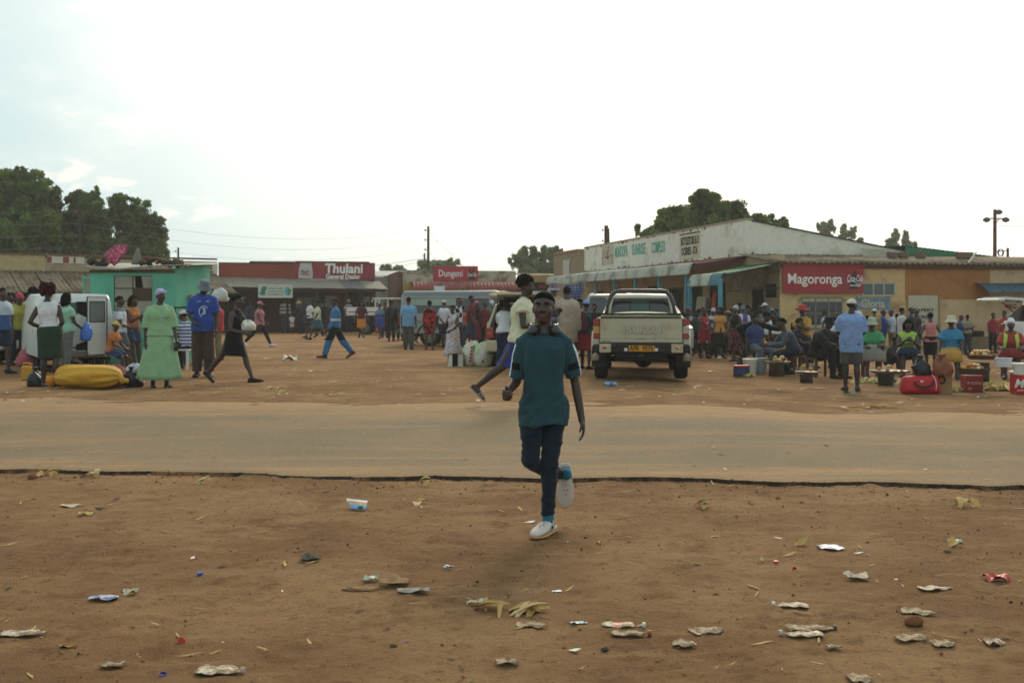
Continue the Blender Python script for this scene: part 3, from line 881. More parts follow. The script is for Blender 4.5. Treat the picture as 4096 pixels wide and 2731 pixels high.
def build_debris():
 mb=MB();mats=[M('clod','7d5836',rough=.95,var=.25,vscale=9),M('dark_grit','523a28',rough=.95,var=.25,vscale=9),M('pale_chip','a99374',rough=.9,var=.2,vscale=9)]
 oct_=[Vector(v)for v in((1,0,0),(-1,0,0),(0,1,0),(0,-1,0),(0,0,1),(0,0,-1))]
 of=[(0,2,4),(2,1,4),(1,3,4),(3,0,4),(2,0,5),(1,2,5),(3,1,5),(0,3,5)]
 n=4200
 Ys=4.2+(5.6)*RNG.random(n)**.9;Xs=(RNG.random(n)*2-1)*(Ys*.52+.4)
 k=1100;Xs[:k]=(RNG.random(k)*2-1)*5.4;Ys[:k]=near_edge(Xs[:k])-np.abs(RNG.normal(0,.35,k))-.03
 cl=fbm(Xs*1.3,Ys*1.3,91,3)
 Zs=ground_z(Xs,Ys)
 for i in range(n):
  if cl[i]<.42 and i>k and random.random()<.7:continue
  s=.0025+.009*random.random()**3.6
  if i<k:s*=1.25
  mb.cur=random.choices((0,1,2),(.62,.26,.12))[0]
  a=random.random()*6.28;ca,sa=math.cos(a),math.sin(a);sx,sy,sz=s*(.7+random.random()),s*(.6+.6*random.random()),s*(.4+.5*random.random())
  c=Vector((Xs[i],Ys[i],Zs[i]+sz*.3+.004))
  vs=[c+Vector((p.x*sx*ca-p.y*sy*sa,p.x*sx*sa+p.y*sy*ca,p.z*sz))*(.8+.4*random.random())for p in oct_]
  mb.add(vs,of)
 mb.out('gravel',mats,None,kind='stuff')
 mb=MB();m=M('asphalt_edge','3a2f27',rough=.95,var=.3,vscale=30,bump=.8,bscale=50)
 for i in range(900):
  x=random.uniform(-5.6,5.6);y=float(near_edge(np.array([x]))[0])-abs(random.gauss(0,.045))+.015;s=.003+.010*random.random()**2;c=Vector((x,y,gz(x,y-.02)+random.random()*.035))
  mb.add([c+Vector((p.x*s*random.uniform(.6,1.6),p.y*s,p.z*s*.7))for p in oct_],of)
 mb.out('asphalt_crumbs',m,None,kind='stuff')
 mb=MB();mats=[M('straw','b3925a',rough=.9,var=.2),M('dead_leaf','6a4a2c',rough=.9,var=.3),M('paper_scrap','d9d2c4',rough=.8,var=.1),M('green_scrap','7b7f3c',rough=.8),M('blue_scrap','38508c',rough=.5)]
 for i in range(2000):
  if i<500:
   y=4.3+5.2*random.random();x=(random.random()*2-1)*(y*.52+.3)
  elif i<650:
   x=(random.random()*2-1)*6;y=float(near_edge(np.array([x]))[0])+random.random()*5
  else:
   y=14.2+24*random.random()**1.6;x=(random.random()*2-1)*(y*.52+.3)
  z=gz(x,y)+(.010 if y<15 else.03);far=y>13.5
  if not far and y>float(near_edge(np.array([x]))[0]):z=float(road_z(np.array([x]),np.array([y]))[0])+.006
  mb.cur=random.choices((0,1,2,3,4),(.40,.36,.17,.05,.02)if far else(.5,.44,.03,.02,.01))[0]
  ln=(.010+.035*random.random()**2)*(2.0 if far else 1.0);w=ln*(.12+.5*random.random())
  if mb.cur==0:w*=.4;ln*=1.5
  a=random.random()*3.14;ca,sa=math.cos(a),math.sin(a)
  lift=ln*.25*random.random()
  mb.quad((x-ca*ln-sa*w,y-sa*ln+ca*w,z),(x-ca*ln*.3+sa*w,y-sa*ln*.3-ca*w,z),(x+ca*ln+sa*w*.2,y+sa*ln-ca*w*.2,z+lift),(x+ca*ln*.4-sa*w,y+sa*ln*.4+ca*w,z+lift*.6))
 mb.out('litter',mats,None,kind='stuff')
build_debris()
# ---------------------------------------------------------------- buildings
D1=Vector((-.2322,.9727,0))
D2=Vector((.9727,.2322,0))
def onplane(P,d,xs,ys):
 """ray through a photo pixel meets the vertical plane through P along d -> (t, z)"""
 r=(xs-CX)/FS;P=Vector(P);d=Vector(d)
 t=(P.x-r*P.y)/(r*d.y-d.x)
 Y=P.y+t*d.y
 return t,CAMZ-(ys-HY)*Y/FS
def V3(p,z):return Vector((p.x,p.y,z))
def frame(d):
 """text frame on a wall whose reading direction is d"""
 d=Vector(d).normalized();up=Vector((0,0,1));n=d.cross(up)
 return Matrix((d,up,n)).transposed()
class Wall:
 """a vertical face through P along d (reading direction, seen from its outer side)"""
 def __init__(s,P,d):s.P=Vector(P);s.d=Vector(d).normalized();s.n=s.d.cross(Vector((0,0,1)));s.F=frame(d)
 def p(s,t,z,o=0.0):return V3(s.P+s.d*t+s.n*o,z)
 def tz(s,xs,ys):return onplane(s.P,s.d,xs,ys)
 def slab(s,mb,t0,t1,z0,z1,o=0.0,th=.05):
  """box on the wall: its outer face stands o in front of the wall, thickness th"""
  mb.slab([s.p(t0,z0,o),s.p(t1,z0,o),s.p(t1,z1,o),s.p(t0,z1,o)],-s.n*th);return mb
 def rect(s,x0,y0,x1,y1):
  a=s.tz(x0,y0);b=s.tz(x1,y1);return a[0],b[0],b[1],a[1]
def corrugated(mb,a,b,c,d,pitch=.18,amp=.03,steps=6,curve=None,th=.004):
 """corrugated sheet: a-b along the ridges' row at the top, d-c along the bottom; ridges run a->d. curve(t) adds height"""
 a,b,c,d=map(Vector,(a,b,c,d))
 L_=(b-a).length;n=max(8,int(L_/pitch*5));up=Vector((0,0,1))
 nrm=(b-a).cross(d-a).normalized()
 if nrm.z<0:nrm=-nrm
 vs,fs=[],[]
 for i in range(n+1):
  u=i/n;w=amp*math.sin(2*math.pi*u*L_/pitch)
  for j in range(steps+1):
   t=j/steps
   p=lerp(lerp(a,b,u),lerp(d,c,u),t)+nrm*w
   if curve:p=p+curve(t)
   vs.append(p)
 m=steps+1
 for i in range(n):
  for j in range(steps):
   fs.append((i*m+j,(i+1)*m+j,(i+1)*m+j+1,i*m+j+1))
 o=len(vs);vs2=[p-up*th for p in vs]
 fs2=[tuple(reversed([q+o for q in f]))for f in fs]
 edge=[]
 for i in range(n):edge.append((i*m+steps,(i+1)*m+steps,(i+1)*m+steps+o,i*m+steps+o));edge.append(((i+1)*m,i*m,i*m+o,(i+1)*m+o))
 for j in range(steps):edge.append((j,j+1,j+1+o,j+o));edge.append((n*m+j+1,n*m+j,n*m+j+o,n*m+j+1+o))
 mb.add(vs+vs2,fs+fs2+edge)
def window(wall,parent,t0,t1,z0,z1,cols=3,rows=2,frame_m=None,glass_m=None,bars=False,o=.0,name='window',depth=.06,fw=.05):
 """frame with recessed panes, each pane a sub-part"""
 frame_m=frame_m or M('window_frame','6d675c',rough=.6);glass_m=glass_m or GLASS
 mb=MB()
 wall.slab(mb,t0,t1,z0,z0+fw,o+.02,.07);wall.slab(mb,t0,t1,z1-fw,z1,o+.02,.07)
 for i in range(cols+1):
  tc=lerp(t0+fw/2,t1-fw/2,i/cols);wall.slab(mb,tc-fw/2,tc+fw/2,z0+fw,z1-fw,o+.018,.066)
 for j in range(1,rows):
  zc=lerp(z0,z1,j/rows);wall.slab(mb,t0+fw,t1-fw,zc-fw*.3,zc+fw*.3,o+.014,.05)
 w=mb.out(name,frame_m,parent)
 for i in range(cols):
  for j in range(rows):
   a=lerp(t0+fw/2,t1-fw/2,i/cols)+fw/2+.002;b=lerp(t0+fw/2,t1-fw/2,(i+1)/cols)-fw/2-.002
   c=lerp(z0,z1,j/rows)+fw*.3+(fw*.7 if j==0 else 0)+.002;e=lerp(z0,z1,(j+1)/rows)-fw*.3-(fw*.7 if j==rows-1 else 0)-.002
   p=MB();wall.slab(p,a,b,c,e,o+.004,.006);p.out('pane',glass_m,w)
 if bars:
  g=MB()
  for i in range(cols*2+1):
   tc=lerp(t0+.06,t1-.06,i/(cols*2));g.tube([wall.p(tc,z0+.02,o+.035),wall.p(tc,z1-.02,o+.035)],.007,5)
  for i in range(cols):
   a=lerp(t0,t1,i/cols);b=lerp(t0,t1,(i+1)/cols);c=(a+b)/2;zc=(z0+z1)/2
   for q in((a,c),(c,b)):
    g.tube([wall.p(q[0]+.03,zc-.25,o+.042),wall.p(sum(q)/2,zc+.02,o+.042),wall.p(q[1]-.03,zc-.25,o+.042)],.007,5)
  g.out('burglar_bars',M('bar_paint','8d8677',rough=.6),w)
 return w
GLASS=mat('dark_glass',(.02,.022,.022),rough=.12,spec=.6,var=.0)
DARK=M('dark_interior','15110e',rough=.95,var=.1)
TURQ=M('turquoise_paint','4b8a98',rough=.55,col2=lin('3d7f92'),c2scale=3)
GALV=M('galvanised_sheet','a9a595',rough=.55,metal=.0,col2=lin('77746a'),c2amt=.6,c2scale=1.2,var=.1)
ASB=M('weathered_roof_sheet','7c6b57',rough=.9,col2=lin('5a4534'),c2amt=.6,c2scale=1.3,var=.18)
RUSTED=M('oxide_red_sheet','6d3229',rough=.8,col2=lin('4a231c'),c2amt=.5,c2scale=1.0,var=.15)
CREAM=M('cream_plaster','b09a76',rough=.9,col2=lin('8a7556'),c2amt=.45,c2scale=1.4,var=.1,bump=.25,bscale=25)
WHITEP=M('whitewashed_plaster','dcd2c0',rough=.9,col2=lin('c0b29b'),c2amt=.45,c2scale=1.1,var=.08,bump=.25,bscale=25)
RUST=M('water_stain','6e5136',rough=.95,var=.3,vscale=9)
WOOD=M('old_wood','5c4430',rough=.9,var=.25,vscale=12)
REDSIGN=M('red_sign_sheet','9a2029',rough=.45,var=.14,vscale=2.5,col2=lin('87313a'),c2amt=.5,c2scale=1.6)
WHITEL=M('white_lettering','e4ded6',rough=.6,var=.05)
# --- the arcade complex with the long white parapet
C0=Vector((7.72,36.0,0));E0=Vector((3.56,53.6,0));LEN=(E0-C0).length
DA=(E0-C0).normalized();DB=Vector((DA.y,-DA.x,0))
def build_complex():
 root=thing('arcade_building','long whitewashed shop complex with parapet lettering and a shaded arcade on blue posts','shop building',C0)
 inv=Matrix.Translation(-C0)
 class RootMB(MB):
  def out(s,*a,**k):
   s.v=[tuple(Vector(p)-C0)for p in s.v];return MB.out(s,*a,**k)
 front=Wall(E0,-DA)
 mb=RootMB()
 mb.slab([V3(C0,3.02),V3(C0,4.2),V3(E0,4.2),V3(E0,3.02)],DB*.22)
 mb.out('parapet',WHITEP,root)
 mb=RootMB();mb.slab([V3(C0-DA*.03-DB*.03,4.203),V3(C0-DA*.03-DB*.03,4.26),V3(E0-DB*.03,4.26),V3(E0-DB*.03,4.203)],DB*.3)
 mb.out('coping',M('coping_stain','9d8670',rough=.95,var=.25,vscale=5),root)
 mb=RootMB();mb.slab([V3(C0,-.1),V3(C0,3.015),V3(E0,3.015),V3(E0,-.1)],DB*.2);mb.out('wall',CREAM,root)
 mb=RootMB();a=C0-DB*.012+DA*.02
 mb.slab([V3(a,-.05),V3(a,1.15),V3(a+DA*(LEN-.2),1.15),V3(a+DA*(LEN-.2),-.05)],-DB*.012);mb.out('dado',M('dark_blue_dado','2c4a5c',rough=.7,var=.2),root)
 g0,g1=C0+DB*.0,C0+DB*5.9
 mb=RootMB();mb.slab([V3(C0+DB*.22+DA*.004,-.05),V3(g1+DA*.004,-.05),V3(g1+DA*.004,3.22),V3(C0+DB*.22+DA*.004,4.16)],DA*.2);mb.out('gable_wall',WHITEP,root)
 mb=RootMB();e=C0+DB*.25
 mb.slab([V3(e-DA*.05,4.17),V3(g1-DA*.05,3.225),V3(g1-DA*.05,3.26),V3(e-DA*.05,4.21)],DA*6);mb.out('roof',M('dark_roof_edge','4e453b',rough=.9,var=.2),root)
 mb=RootMB()
 for i in range(60):
  u=random.random()*5.6+.15;w=.05+.16*random.random();h=.04+.17*random.random()**2
  q=C0+DB*u-DA*.006;z0=2.98-.02*u
  mb.slab([V3(q,z0),V3(q+DB*w,z0),V3(q+DB*w*.7,z0+h),V3(q+DB*w*.2,z0+h*.8)],DA*.005)
 mb.out('stain',RUST,root)
 mb=RootMB()
 for i in range(70):
  u=random.random()*(LEN-.4)+.1;w=.08+.25*random.random();h=.03+.10*random.random()**2
  q=C0+DA*u-DB*.006;top=random.random()<.35
  z0=4.19 if top else 3.03;s=-1 if top else 1
  mb.slab([V3(q,z0),V3(q+DA*w,z0),V3(q+DA*w*.7,z0+s*h),V3(q+DA*w*.2,z0+s*h*.8)],DB*.005)
 mb.out('stain',RUST,root)
 doors=[(1.6,1.1,'door'),(3.6,1.0,'door'),(5.4,1.2,'window'),(7.8,1.1,'door'),(10.0,1.3,'window'),(12.4,1.1,'door'),(15.0,.8,'window')]
 for u,w,kind in doors:
  q=C0+DA*u-DB*.03;z0,z1=(0,2.1)if kind=='door' else(1.0,2.0)
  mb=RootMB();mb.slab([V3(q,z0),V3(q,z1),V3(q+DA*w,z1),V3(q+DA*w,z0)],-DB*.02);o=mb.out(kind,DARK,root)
  mb=RootMB()
  for(ua,ub,za,zb)in((-.06,0,z0,z1+.06),(w,w+.06,z0,z1+.06),(0,w,z1,z1+.06)):
   mb.slab([V3(q+DA*ua-DB*.0,za),V3(q+DA*ua,zb),V3(q+DA*ub,zb),V3(q+DA*ub,za)],-DB*.04)
  f=mb.out('frame',WOOD,o)
 def arcade_sheet(u0,u1,m,nm='roof_sheet'):
  a=C0+DA*u0;b=C0+DA*u1
  mb=RootMB();corrugated(mb,V3(a,3.0),V3(b,3.0),V3(b-DB*1.75,2.72),V3(a-DB*1.75,2.72),.16,.022,3);mb.out(nm,m,root,True)
 for i in range(9):
  u0=i*2.0;arcade_sheet(u0+.0,min(u0+1.985,LEN),RUSTED if i<5 else GALV)
 def rolled(base,u0,u1,w0,z0,z1,wid,m,nm):
  a=base+DA*u0;b=base+DA*u1
  mb=RootMB()
  corrugated(mb,V3(a-DB*w0,z0),V3(b-DB*w0,z0),V3(b-DB*(w0+wid),z1),V3(a-DB*(w0+wid),z1),.16,.022,8,curve=lambda t:Vector((0,0,1))*(.55*(z0-z1)*math.sin(math.pi*t)))
  mb.out(nm,m,root,True)
 for i in range(9):rolled(C0,i*2.0,min(i*2.0+1.985,LEN),1.74,2.72,2.40,.26,GALV,'rolled_edge_sheet')
 mb=RootMB()
 a=C0-DA*.05-DB*0.02;mb.slab([V3(a,2.90),V3(a,3.0),V3(a-DB*1.75,2.71),V3(a-DB*1.75,2.45)],DA*.05);mb.out('end_board',M('oxide_board','4c2620',rough=.8,var=.2),root)
 outer=Wall(E0-DB*1.80,-DA)
 for xs in(2321,2384,2458,2542,2638,2746):
  t,_=outer.tz(xs,1150);q=outer.P+outer.d*t
  mb=RootMB();mb.box((q.x,q.y,1.3),(.10,.10,2.6),rot=Matrix.Rotation(math.atan2(DA.y,DA.x),3,'Z'));mb.out('post',TURQ,root)
 mb=RootMB();a=C0-DB*1.80;mb.slab([V3(a,2.56),V3(a,2.68),V3(a+DA*LEN,2.68),V3(a+DA*LEN,2.56)],-DB*.06);mb.out('beam',WOOD,root)
 mb=RootMB();a=C0-DB*2.1-DA*2.3;mb.slab([V3(a,-.1),V3(a+DB*2.08,-.1),V3(a+DB*2.08,.13),V3(a,.13)],DA*(LEN+2.4));mb.out('walkway',M('cement_floor','8d7a62',rough=.9,var=.2),root)
 def lw(xs,ys):return front.tz(xs,ys)
 G=M('faded_green_paint','3f9a80',rough=.8,var=.25,vscale=12);BK=M('black_sign_paint','26211e',rough=.8,var=.2)
 def wtext(body,x0,x1,yc,hgt_px,m,nm='lettering',bold=.012,o=.006):
  t0,za=lw(x0,yc);t1,_=lw(x1,yc);tm=(t0+t1)/2;Yd=(front.P+front.d*tm).y;zc=CAMZ-(yc-HY)*Yd/FS
  size=hgt_px*Yd/FS/.72
  wid=abs(t1-t0);est=.62*size*len(body)
  text(body,nm,m,root,front.p(tm,zc,o)-C0,size,front.F,.003,bold,0,wid/est)
 for body,x0,x1,yc in(('MUNDOPA',2463,2507,1009),('SUNRISE',2524,2587,999),('COMPLEX',2607,2660,991)):wtext(body,x0,x1,yc,44,G)
 ta,tb,z0,z1=front.rect(2719,950,2801,925)
 z1=4.10;z0=3.12
 mb=RootMB();front.slab(mb,ta,tb,z0,z1,.012,.012);bo=mb.out('sign_board',M('pale_sign_paint','c9b79a',rough=.8,var=.1),root)
 mb=RootMB();front.slab(mb,ta,tb,z1-.06,z1-.015,.018,.004);mb.out('stripe',BK,bo)
 tm=(ta+tb)/2
 wtext('BOTTLESTORE & D',2722,2800,964,32,BK,o=.018);wtext('OCERIES - STA',2720,2800,1005,30,BK,o=.018)
 ta,tb,_,_=front.rect(2408,1040,2455,985)
 mb=RootMB();front.slab(mb,ta,tb,3.25,4.14,.012,.012);po=mb.out('poster',M('washed_poster','b9a892',rough=.8,col2=lin('8f7461'),c2scale=2),root)
 mb=RootMB();tm=(ta+tb)/2;w=abs(tb-ta)
 mb.slab([front.p(tm-w*.4,3.72,.02),front.p(tm,3.50,.02),front.p(tm+w*.4,3.74,.02),front.p(tm+w*.1,3.62,.02),front.p(tm-w*.1,3.62,.02)],-front.n*.006);mb.out('emblem',M('brown_print','6b3a2c',rough=.8),po)
 return root
build_complex()
# --- lean-to shop with the red sign, on the near side of the gable
FC=C0-DA*2.42
def build_lean_to():
 root=thing('corner_shop','low ochre corner shop with red sign board, barred window and corrugated roof','shop building',FC)
 class RootMB(MB):
  def out(s,*a,**k):
   s.v=[tuple(Vector(p)-FC)for p in s.v];return MB.out(s,*a,**k)
 W=Wall(FC,DB)
 LW=15.0
 def T(x,y):return W.tz(x,y)
 t620=T(3620,1150)[0];t960=T(3960,1150)[0]
 PEACH=M('peach_plaster','c9a676',rough=.9,col2=lin('9c7b55'),c2amt=.5,c2scale=1.2,var=.1,bump=.25,bscale=25)
 PEACH2=M('pale_peach_plaster','bd9f7a',rough=.9,col2=lin('a78a6a'),c2amt=.45,c2scale=1.2,var=.1,bump=.25,bscale=25)
 ORAN=M('orange_plaster','a06a3a',rough=.9,col2=lin('8a5a30'),c2amt=.4,c2scale=1.5,var=.12,bump=.25,bscale=25)
 zo=T(3780,1198)[1]
 for(a,b,c,d,m)in((0,t620,-.1,2.72,PEACH),(t620,t960,zo,2.72,ORAN),(t620,t960,-.1,zo,PEACH2),(t960,LW,-.1,2.72,PEACH2)):
  mb=RootMB();W.slab(mb,a,b,c,d,0,.22);mb.out('wall',m,root)
 mb=RootMB();W.slab(mb,.05,.05+.75,.0,2.0,.004,.004)
 o1=M('olive_stain','96854a',rough=.95,var=.2);
 mb=RootMB();a,b,c,d=W.rect(3166,1330,3188,1170);W.slab(mb,a,b,.2,d,.004,.004);mb.out('stain',o1,root)
 S=Wall(C0,-DA);LS=2.42-.0
 mb=RootMB();S.slab(mb,.02,LS-.002,1.28,2.95,0,.18);mb.out('wall',CREAM,root)
 mb=RootMB();S.slab(mb,.02,LS-.002,-.1,1.276,.002,.18);mb.out('wall',M('turquoise_wall','3b8c99',rough=.75,col2=lin('2c6673'),c2scale=2),root)
 mb=RootMB();S.slab(mb,.55,1.35,.13,1.95,.02,.015);mb.out('doorway',DARK,root)
 mb=RootMB();S.slab(mb,1.5,2.2,1.62,2.05,.02,.015);mb.out('vent_window',DARK,root)
 n=15
 for i in range(n):
  a,b=i*1.0-.25,i*1.0+.745
  w=2.42
  mb=RootMB();p0=W.p(a,3.06,-w);p1=W.p(b,3.06,-w);p2=W.p(b,2.70,.32);p3=W.p(a,2.70,.32)
  corrugated(mb,p0,p1,p2,p3,.20,.032,3,th=.012);mb.out('roof_sheet',ASB,root,True)
 mb=RootMB();W.slab(mb,.0,LW,2.54,2.64,.10,.06);mb.out('fascia',WOOD,root)
 a,b,_,_=W.rect(3124,1172,3445,1048)
 za,zb=T(3200,1172)[1],T(3200,1052)[1]
 mb=RootMB();W.slab(mb,a,b,za,zb,.13,.03);sg=mb.out('sign_board',REDSIGN,root)
 ppm=FS/34.0
 t0,z0=T(3127,1115);t1,_=T(3374,1115)
 text('Magoronga','lettering',WHITEL,root,W.p((t0+t1)/2,T(3250,1117)[1],.136)-FC,.44,W.F,.003,.006,0,(t1-t0)/(.44*5.05))
 BT=M('bottle_print','2b1512',rough=.5)
 for i,(bx,ty,by,lean)in enumerate(((3400,1085,1155,.05),(3418,1083,1153,-.05))):
  tb,_=T(bx,1120);zt=T(bx,ty)[1];zbm=T(bx,by)[1];h=zt-zbm
  prof=[(.0,-.085),(.03,-.09),(.3,-.075),(.45,-.085),(.62,-.06),(.8,-.028),(1.0,-.026)]
  pts=[W.p(tb+r*1.0+lean*q,zbm+q*h,.139)for q,r in prof]+[W.p(tb-r+lean*q,zbm+q*h,.139)for q,r in reversed(prof)]
  mb=RootMB();mb.slab(pts,-W.n*.004);mb.out('bottle_print',BT,root)
 tl,zl=T(3412,1115)
 text('Coca-Cola','script_logo',WHITEL,root,W.p(tl-.02,zl,.146)-FC,.30,W.F,.002,.004,.35,.43)
 mb=RootMB();mb.tube([W.p(tl-.28+.56*q,zl-.12+.05*math.sin(q*6.28),.148)for q in np.linspace(0,1,14)],.010,5);mb.out('swash',WHITEL,root)
 text('Real Magic','lettering',WHITEL,root,W.p(tl,T(3412,1142)[1],.146)-FC,.085,W.F,.002,.002)
 a,b,z0,z1=W.rect(3203,1312,3370,1194)
 mb=RootMB();s=.10
 for q in((a-s,b+s,z1,z1+s),(a-s,b+s,z0-s,z0),(a-s,a,z0,z1),(b,b+s,z0,z1)):W.slab(mb,*q,.03,.03)
 mb.out('window_surround',M('cream_surround','b3a27f',rough=.9,var=.12),root)
 class RW(Wall):pass
 Wl=Wall(Vector((0,0,0)),DB)
 window(Wl,root,a,b,z0,z1,3,2,M('window_frame','7b7465',rough=.6),GLASS,True,o=.012)
 a,b,z0,z1=W.rect(3446,1178,3580,1136)
 window(Wl,root,a,b,z0,z1,3,1,M('white_window_frame','a89f8d',rough=.6),M('dusty_glass','4d5450',rough=.25,spec=.5,var=.1),False,o=.012)
 a,b,z0,z1=W.rect(3423,1238,3558,1190)
 mb=RootMB();pts=[]
 w,h,r=b-a,z1-z0,.12
 for cx,cy,s0 in((b-r,z1-r,0),(a+r,z1-r,90),(a+r,z0+r,180),(b-r,z0+r,270)):
  for k in range(5):ang=R(s0+k*22.5);pts.append(W.p(cx+r*math.cos(ang),cy+r*math.sin(ang),.006))
 mb.slab(pts,-W.n*.005);mb.out('painted_panel',M('faded_blue_paint','5f7f92',rough=.85,col2=lin('7d8a8a'),c2scale=3),root)
 text('Gloria','lettering',M('cream_letter','cbb389',rough=.85,var=.1),root,W.p((a+b)/2,(z0+z1)/2-.01,.009)-FC,.36,W.F,.002,.004,0,.92)
 a,b,z0,z1=W.rect(3423,1300,3540,1262);
 mb=RootMB();W.slab(mb,a,b,z0,z1,.005,.004);mb.out('painted_panel',M('faded_grey_paint','97907d',rough=.85,var=.15),root)
 a,b,z0,z1=W.rect(3632,1312,3752,1182)
 mb=RootMB()
 for q in((a-.06,b+.06,z1,z1+.06),(a-.06,a,z0,z1),(b,b+.06,z0,z1)):W.slab(mb,*q,.03,.028)
 mb.out('frame',M('ochre_frame','9c7a48',rough=.9),root)
 mb=RootMB();W.slab(mb,a,b,z0,z1,.004,.003);mb.out('painted_panel',M('pale_panel','b8ab95',rough=.9,var=.1),root)
 BK=M('black_brush_paint','231f1c',rough=.8)
 def wt(s,x0,x1,y,hpx,sh=.15):
  t0,z=T(x0,y);t1,_=T(x1,y);Yd=(W.P+W.d*t0).y;size=hpx*Yd/FS/.72
  text(s,'lettering',BK,root,W.p((t0+t1)/2,z,.008)-FC,size,W.F,.002,.004,sh,abs(t1-t0)/(.62*size*len(s)))
 wt('EXPERT',3650,3738,1241,13);wt('PHONE',3654,3710,1269,15);wt('CELL',3660,3702,1286,9)
 a,b,z0,z1=W.rect(3918,1372,4012,1205)
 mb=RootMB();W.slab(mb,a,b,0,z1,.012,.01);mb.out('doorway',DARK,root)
 mb=RootMB();W.slab(mb,b+.03,b+.55,.9,z1-.05,.012,.01);pnl=mb.out('notice_board',M('teal_board','4c7f8d',rough=.7,var=.15),root)
 text('KG','lettering',BK,root,W.p(b+.36,T(4044,1227)[1],.016)-FC,.2,W.F,.002,.004)
 mb=RootMB();mb.ell(W.p(b+.13,T(4024,1224)[1],.016),(.08,.01,.055));mb.out('emblem',M('red_mark','9a2026',rough=.7),root,True)
 t0,_=T(3893,1160)
 for i in range(4):
  mb=RootMB();u0=t0+i*.6;u1=u0+.592
  corrugated(mb,W.p(u0,2.08,.02),W.p(u1,2.08,.02),W.p(u1,1.78,.75),W.p(u0,1.78,.75),.15,.022,5,curve=lambda t:Vector((0,0,.10*math.sin(math.pi*t))));mb.out('awning_sheet',M('blue_sheet','32485a',rough=.6,col2=lin('445c6a'),c2scale=2),root,True)
 a,b,_,_=W.rect(3668,1400,3960,1340)
 mb=RootMB();W.slab(mb,a,b,-.1,.42,1.6,.35);mb.out('bench_wall',M('cement_bench','7c6850',rough=.95,var=.2),root)
 mb=RootMB();W.slab(mb,2.6,LW,-.1,.10,.9,.9);mb.out('step',M('cement_step','8a755a',rough=.95,var=.2),root)
 GREEN=M('green_roof_sheet','2c6140',rough=.6,col2=lin('3f6a4c'),c2amt=.5,c2scale=1.5)
 for i in range(3):
  u0,u1=i*.84-.02,i*.84+.81
  a,b=FC+DA*u0,FC+DA*u1
  mb=RootMB();corrugated(mb,V3(a,2.68),V3(b,2.68),V3(b-DB*1.78,2.33),V3(a-DB*1.78,2.33),.14,.018,3);mb.out('porch_sheet',GREEN,root,True)
  mb=RootMB();corrugated(mb,V3(a-DB*1.77,2.33),V3(b-DB*1.77,2.33),V3(b-DB*2.05,1.99),V3(a-DB*2.05,1.99),.14,.018,8,curve=lambda t:Vector((0,0,.17*math.sin(math.pi*t))))
  mb.out('rolled_edge_sheet',M('blue_grey_sheet','44707a',rough=.6)if i==0 else GALV,root,True)
 for q in(FC-DB*1.98,C0-DB*1.98-DA*.05):
  mb=RootMB();mb.box((q.x,q.y,1.05),(.12,.12,2.3));mb.out('porch_post',TURQ,root)
 mb=RootMB()
 for z,u in((2.42,0),(1.92,.0)):mb.tube([V3(FC-DA*.0,z),V3(FC-DB*1.9,z-.14)],.02,6)
 for i in range(5):
  q0=FC-DB*(.3+i*.34);q1=FC-DB*(.47+i*.34);mb.tube([V3(q0,1.88),V3(q1,2.32),V3(q1-DB*.17,1.88)],.014,6)
 mb.out('truss',M('dark_steel','2f2a27',rough=.7),root)
 return root,W
LT,LW_=build_lean_to()
def roof_block(xs,ys,label,sz=(.36,.16,.18)):
 t,_=LW_.tz(xs,ys);q=LW_.P+LW_.d*t-LW_.n*1.2;z=2.95
 mb=MB();mb.box((0,0,sz[2]/2),sz,bev=.015)
 o=mb.out('block',M('cement_block','6c5545',rough=.95,var=.25,vscale=9,bump=.4),None);o.location=V3(q,z);o.rotation_euler=(R(-7),0,math.atan2(DB.y,DB.x)+random.uniform(-.2,.2))
 o['label']=label;o['category']='block';o['group']='blocks on the corner shop roof'
roof_block(3655,1034,'cement block on the ochre shop roof next to the pale broken sheet')
roof_block(3702,1036,'second cement block on the ochre shop roof counted from the white gable')
roof_block(3772,1041,'cement block on the shop roof midway between gable and light pole')
roof_block(3952,1047,'wide cement block on the shop roof below the floodlight pole',(.6,.2,.2))
def roof_scrap():
 t,_=LW_.tz(3640,1030);q=LW_.P+LW_.d*t-LW_.n*1.9
 mb=MB();mb.slab([(-.45,0,.0),(.45,0,.0),(.5,.05,.24),(-.5,.1,.30)],(0,.012,.004))
 o=mb.out('roof_scrap',M('pale_scrap_sheet','a69c85',rough=.8,var=.15),None,label='pale broken roofing sheet propped against the end of the white gable',cat='sheet');o.location=V3(q,3.0)
 t,_=LW_.tz(3885,1050);q=LW_.P+LW_.d*t
 mb=MB();mb.slab([(-.16,-.1,0),(-.10,-.1,0),(.24,.1,.36),(.18,.1,.36)],(0,.03,.01))
 o=mb.out('batten',M('white_batten','c7c0b0',rough=.7),None,label='short white batten leaning up from the corrugated eave of the corner shop',cat='batten');o.location=V3(q,2.74)
roof_scrap()
def simple_building(nm,label,cat='building'):
 return thing(nm,label,cat)
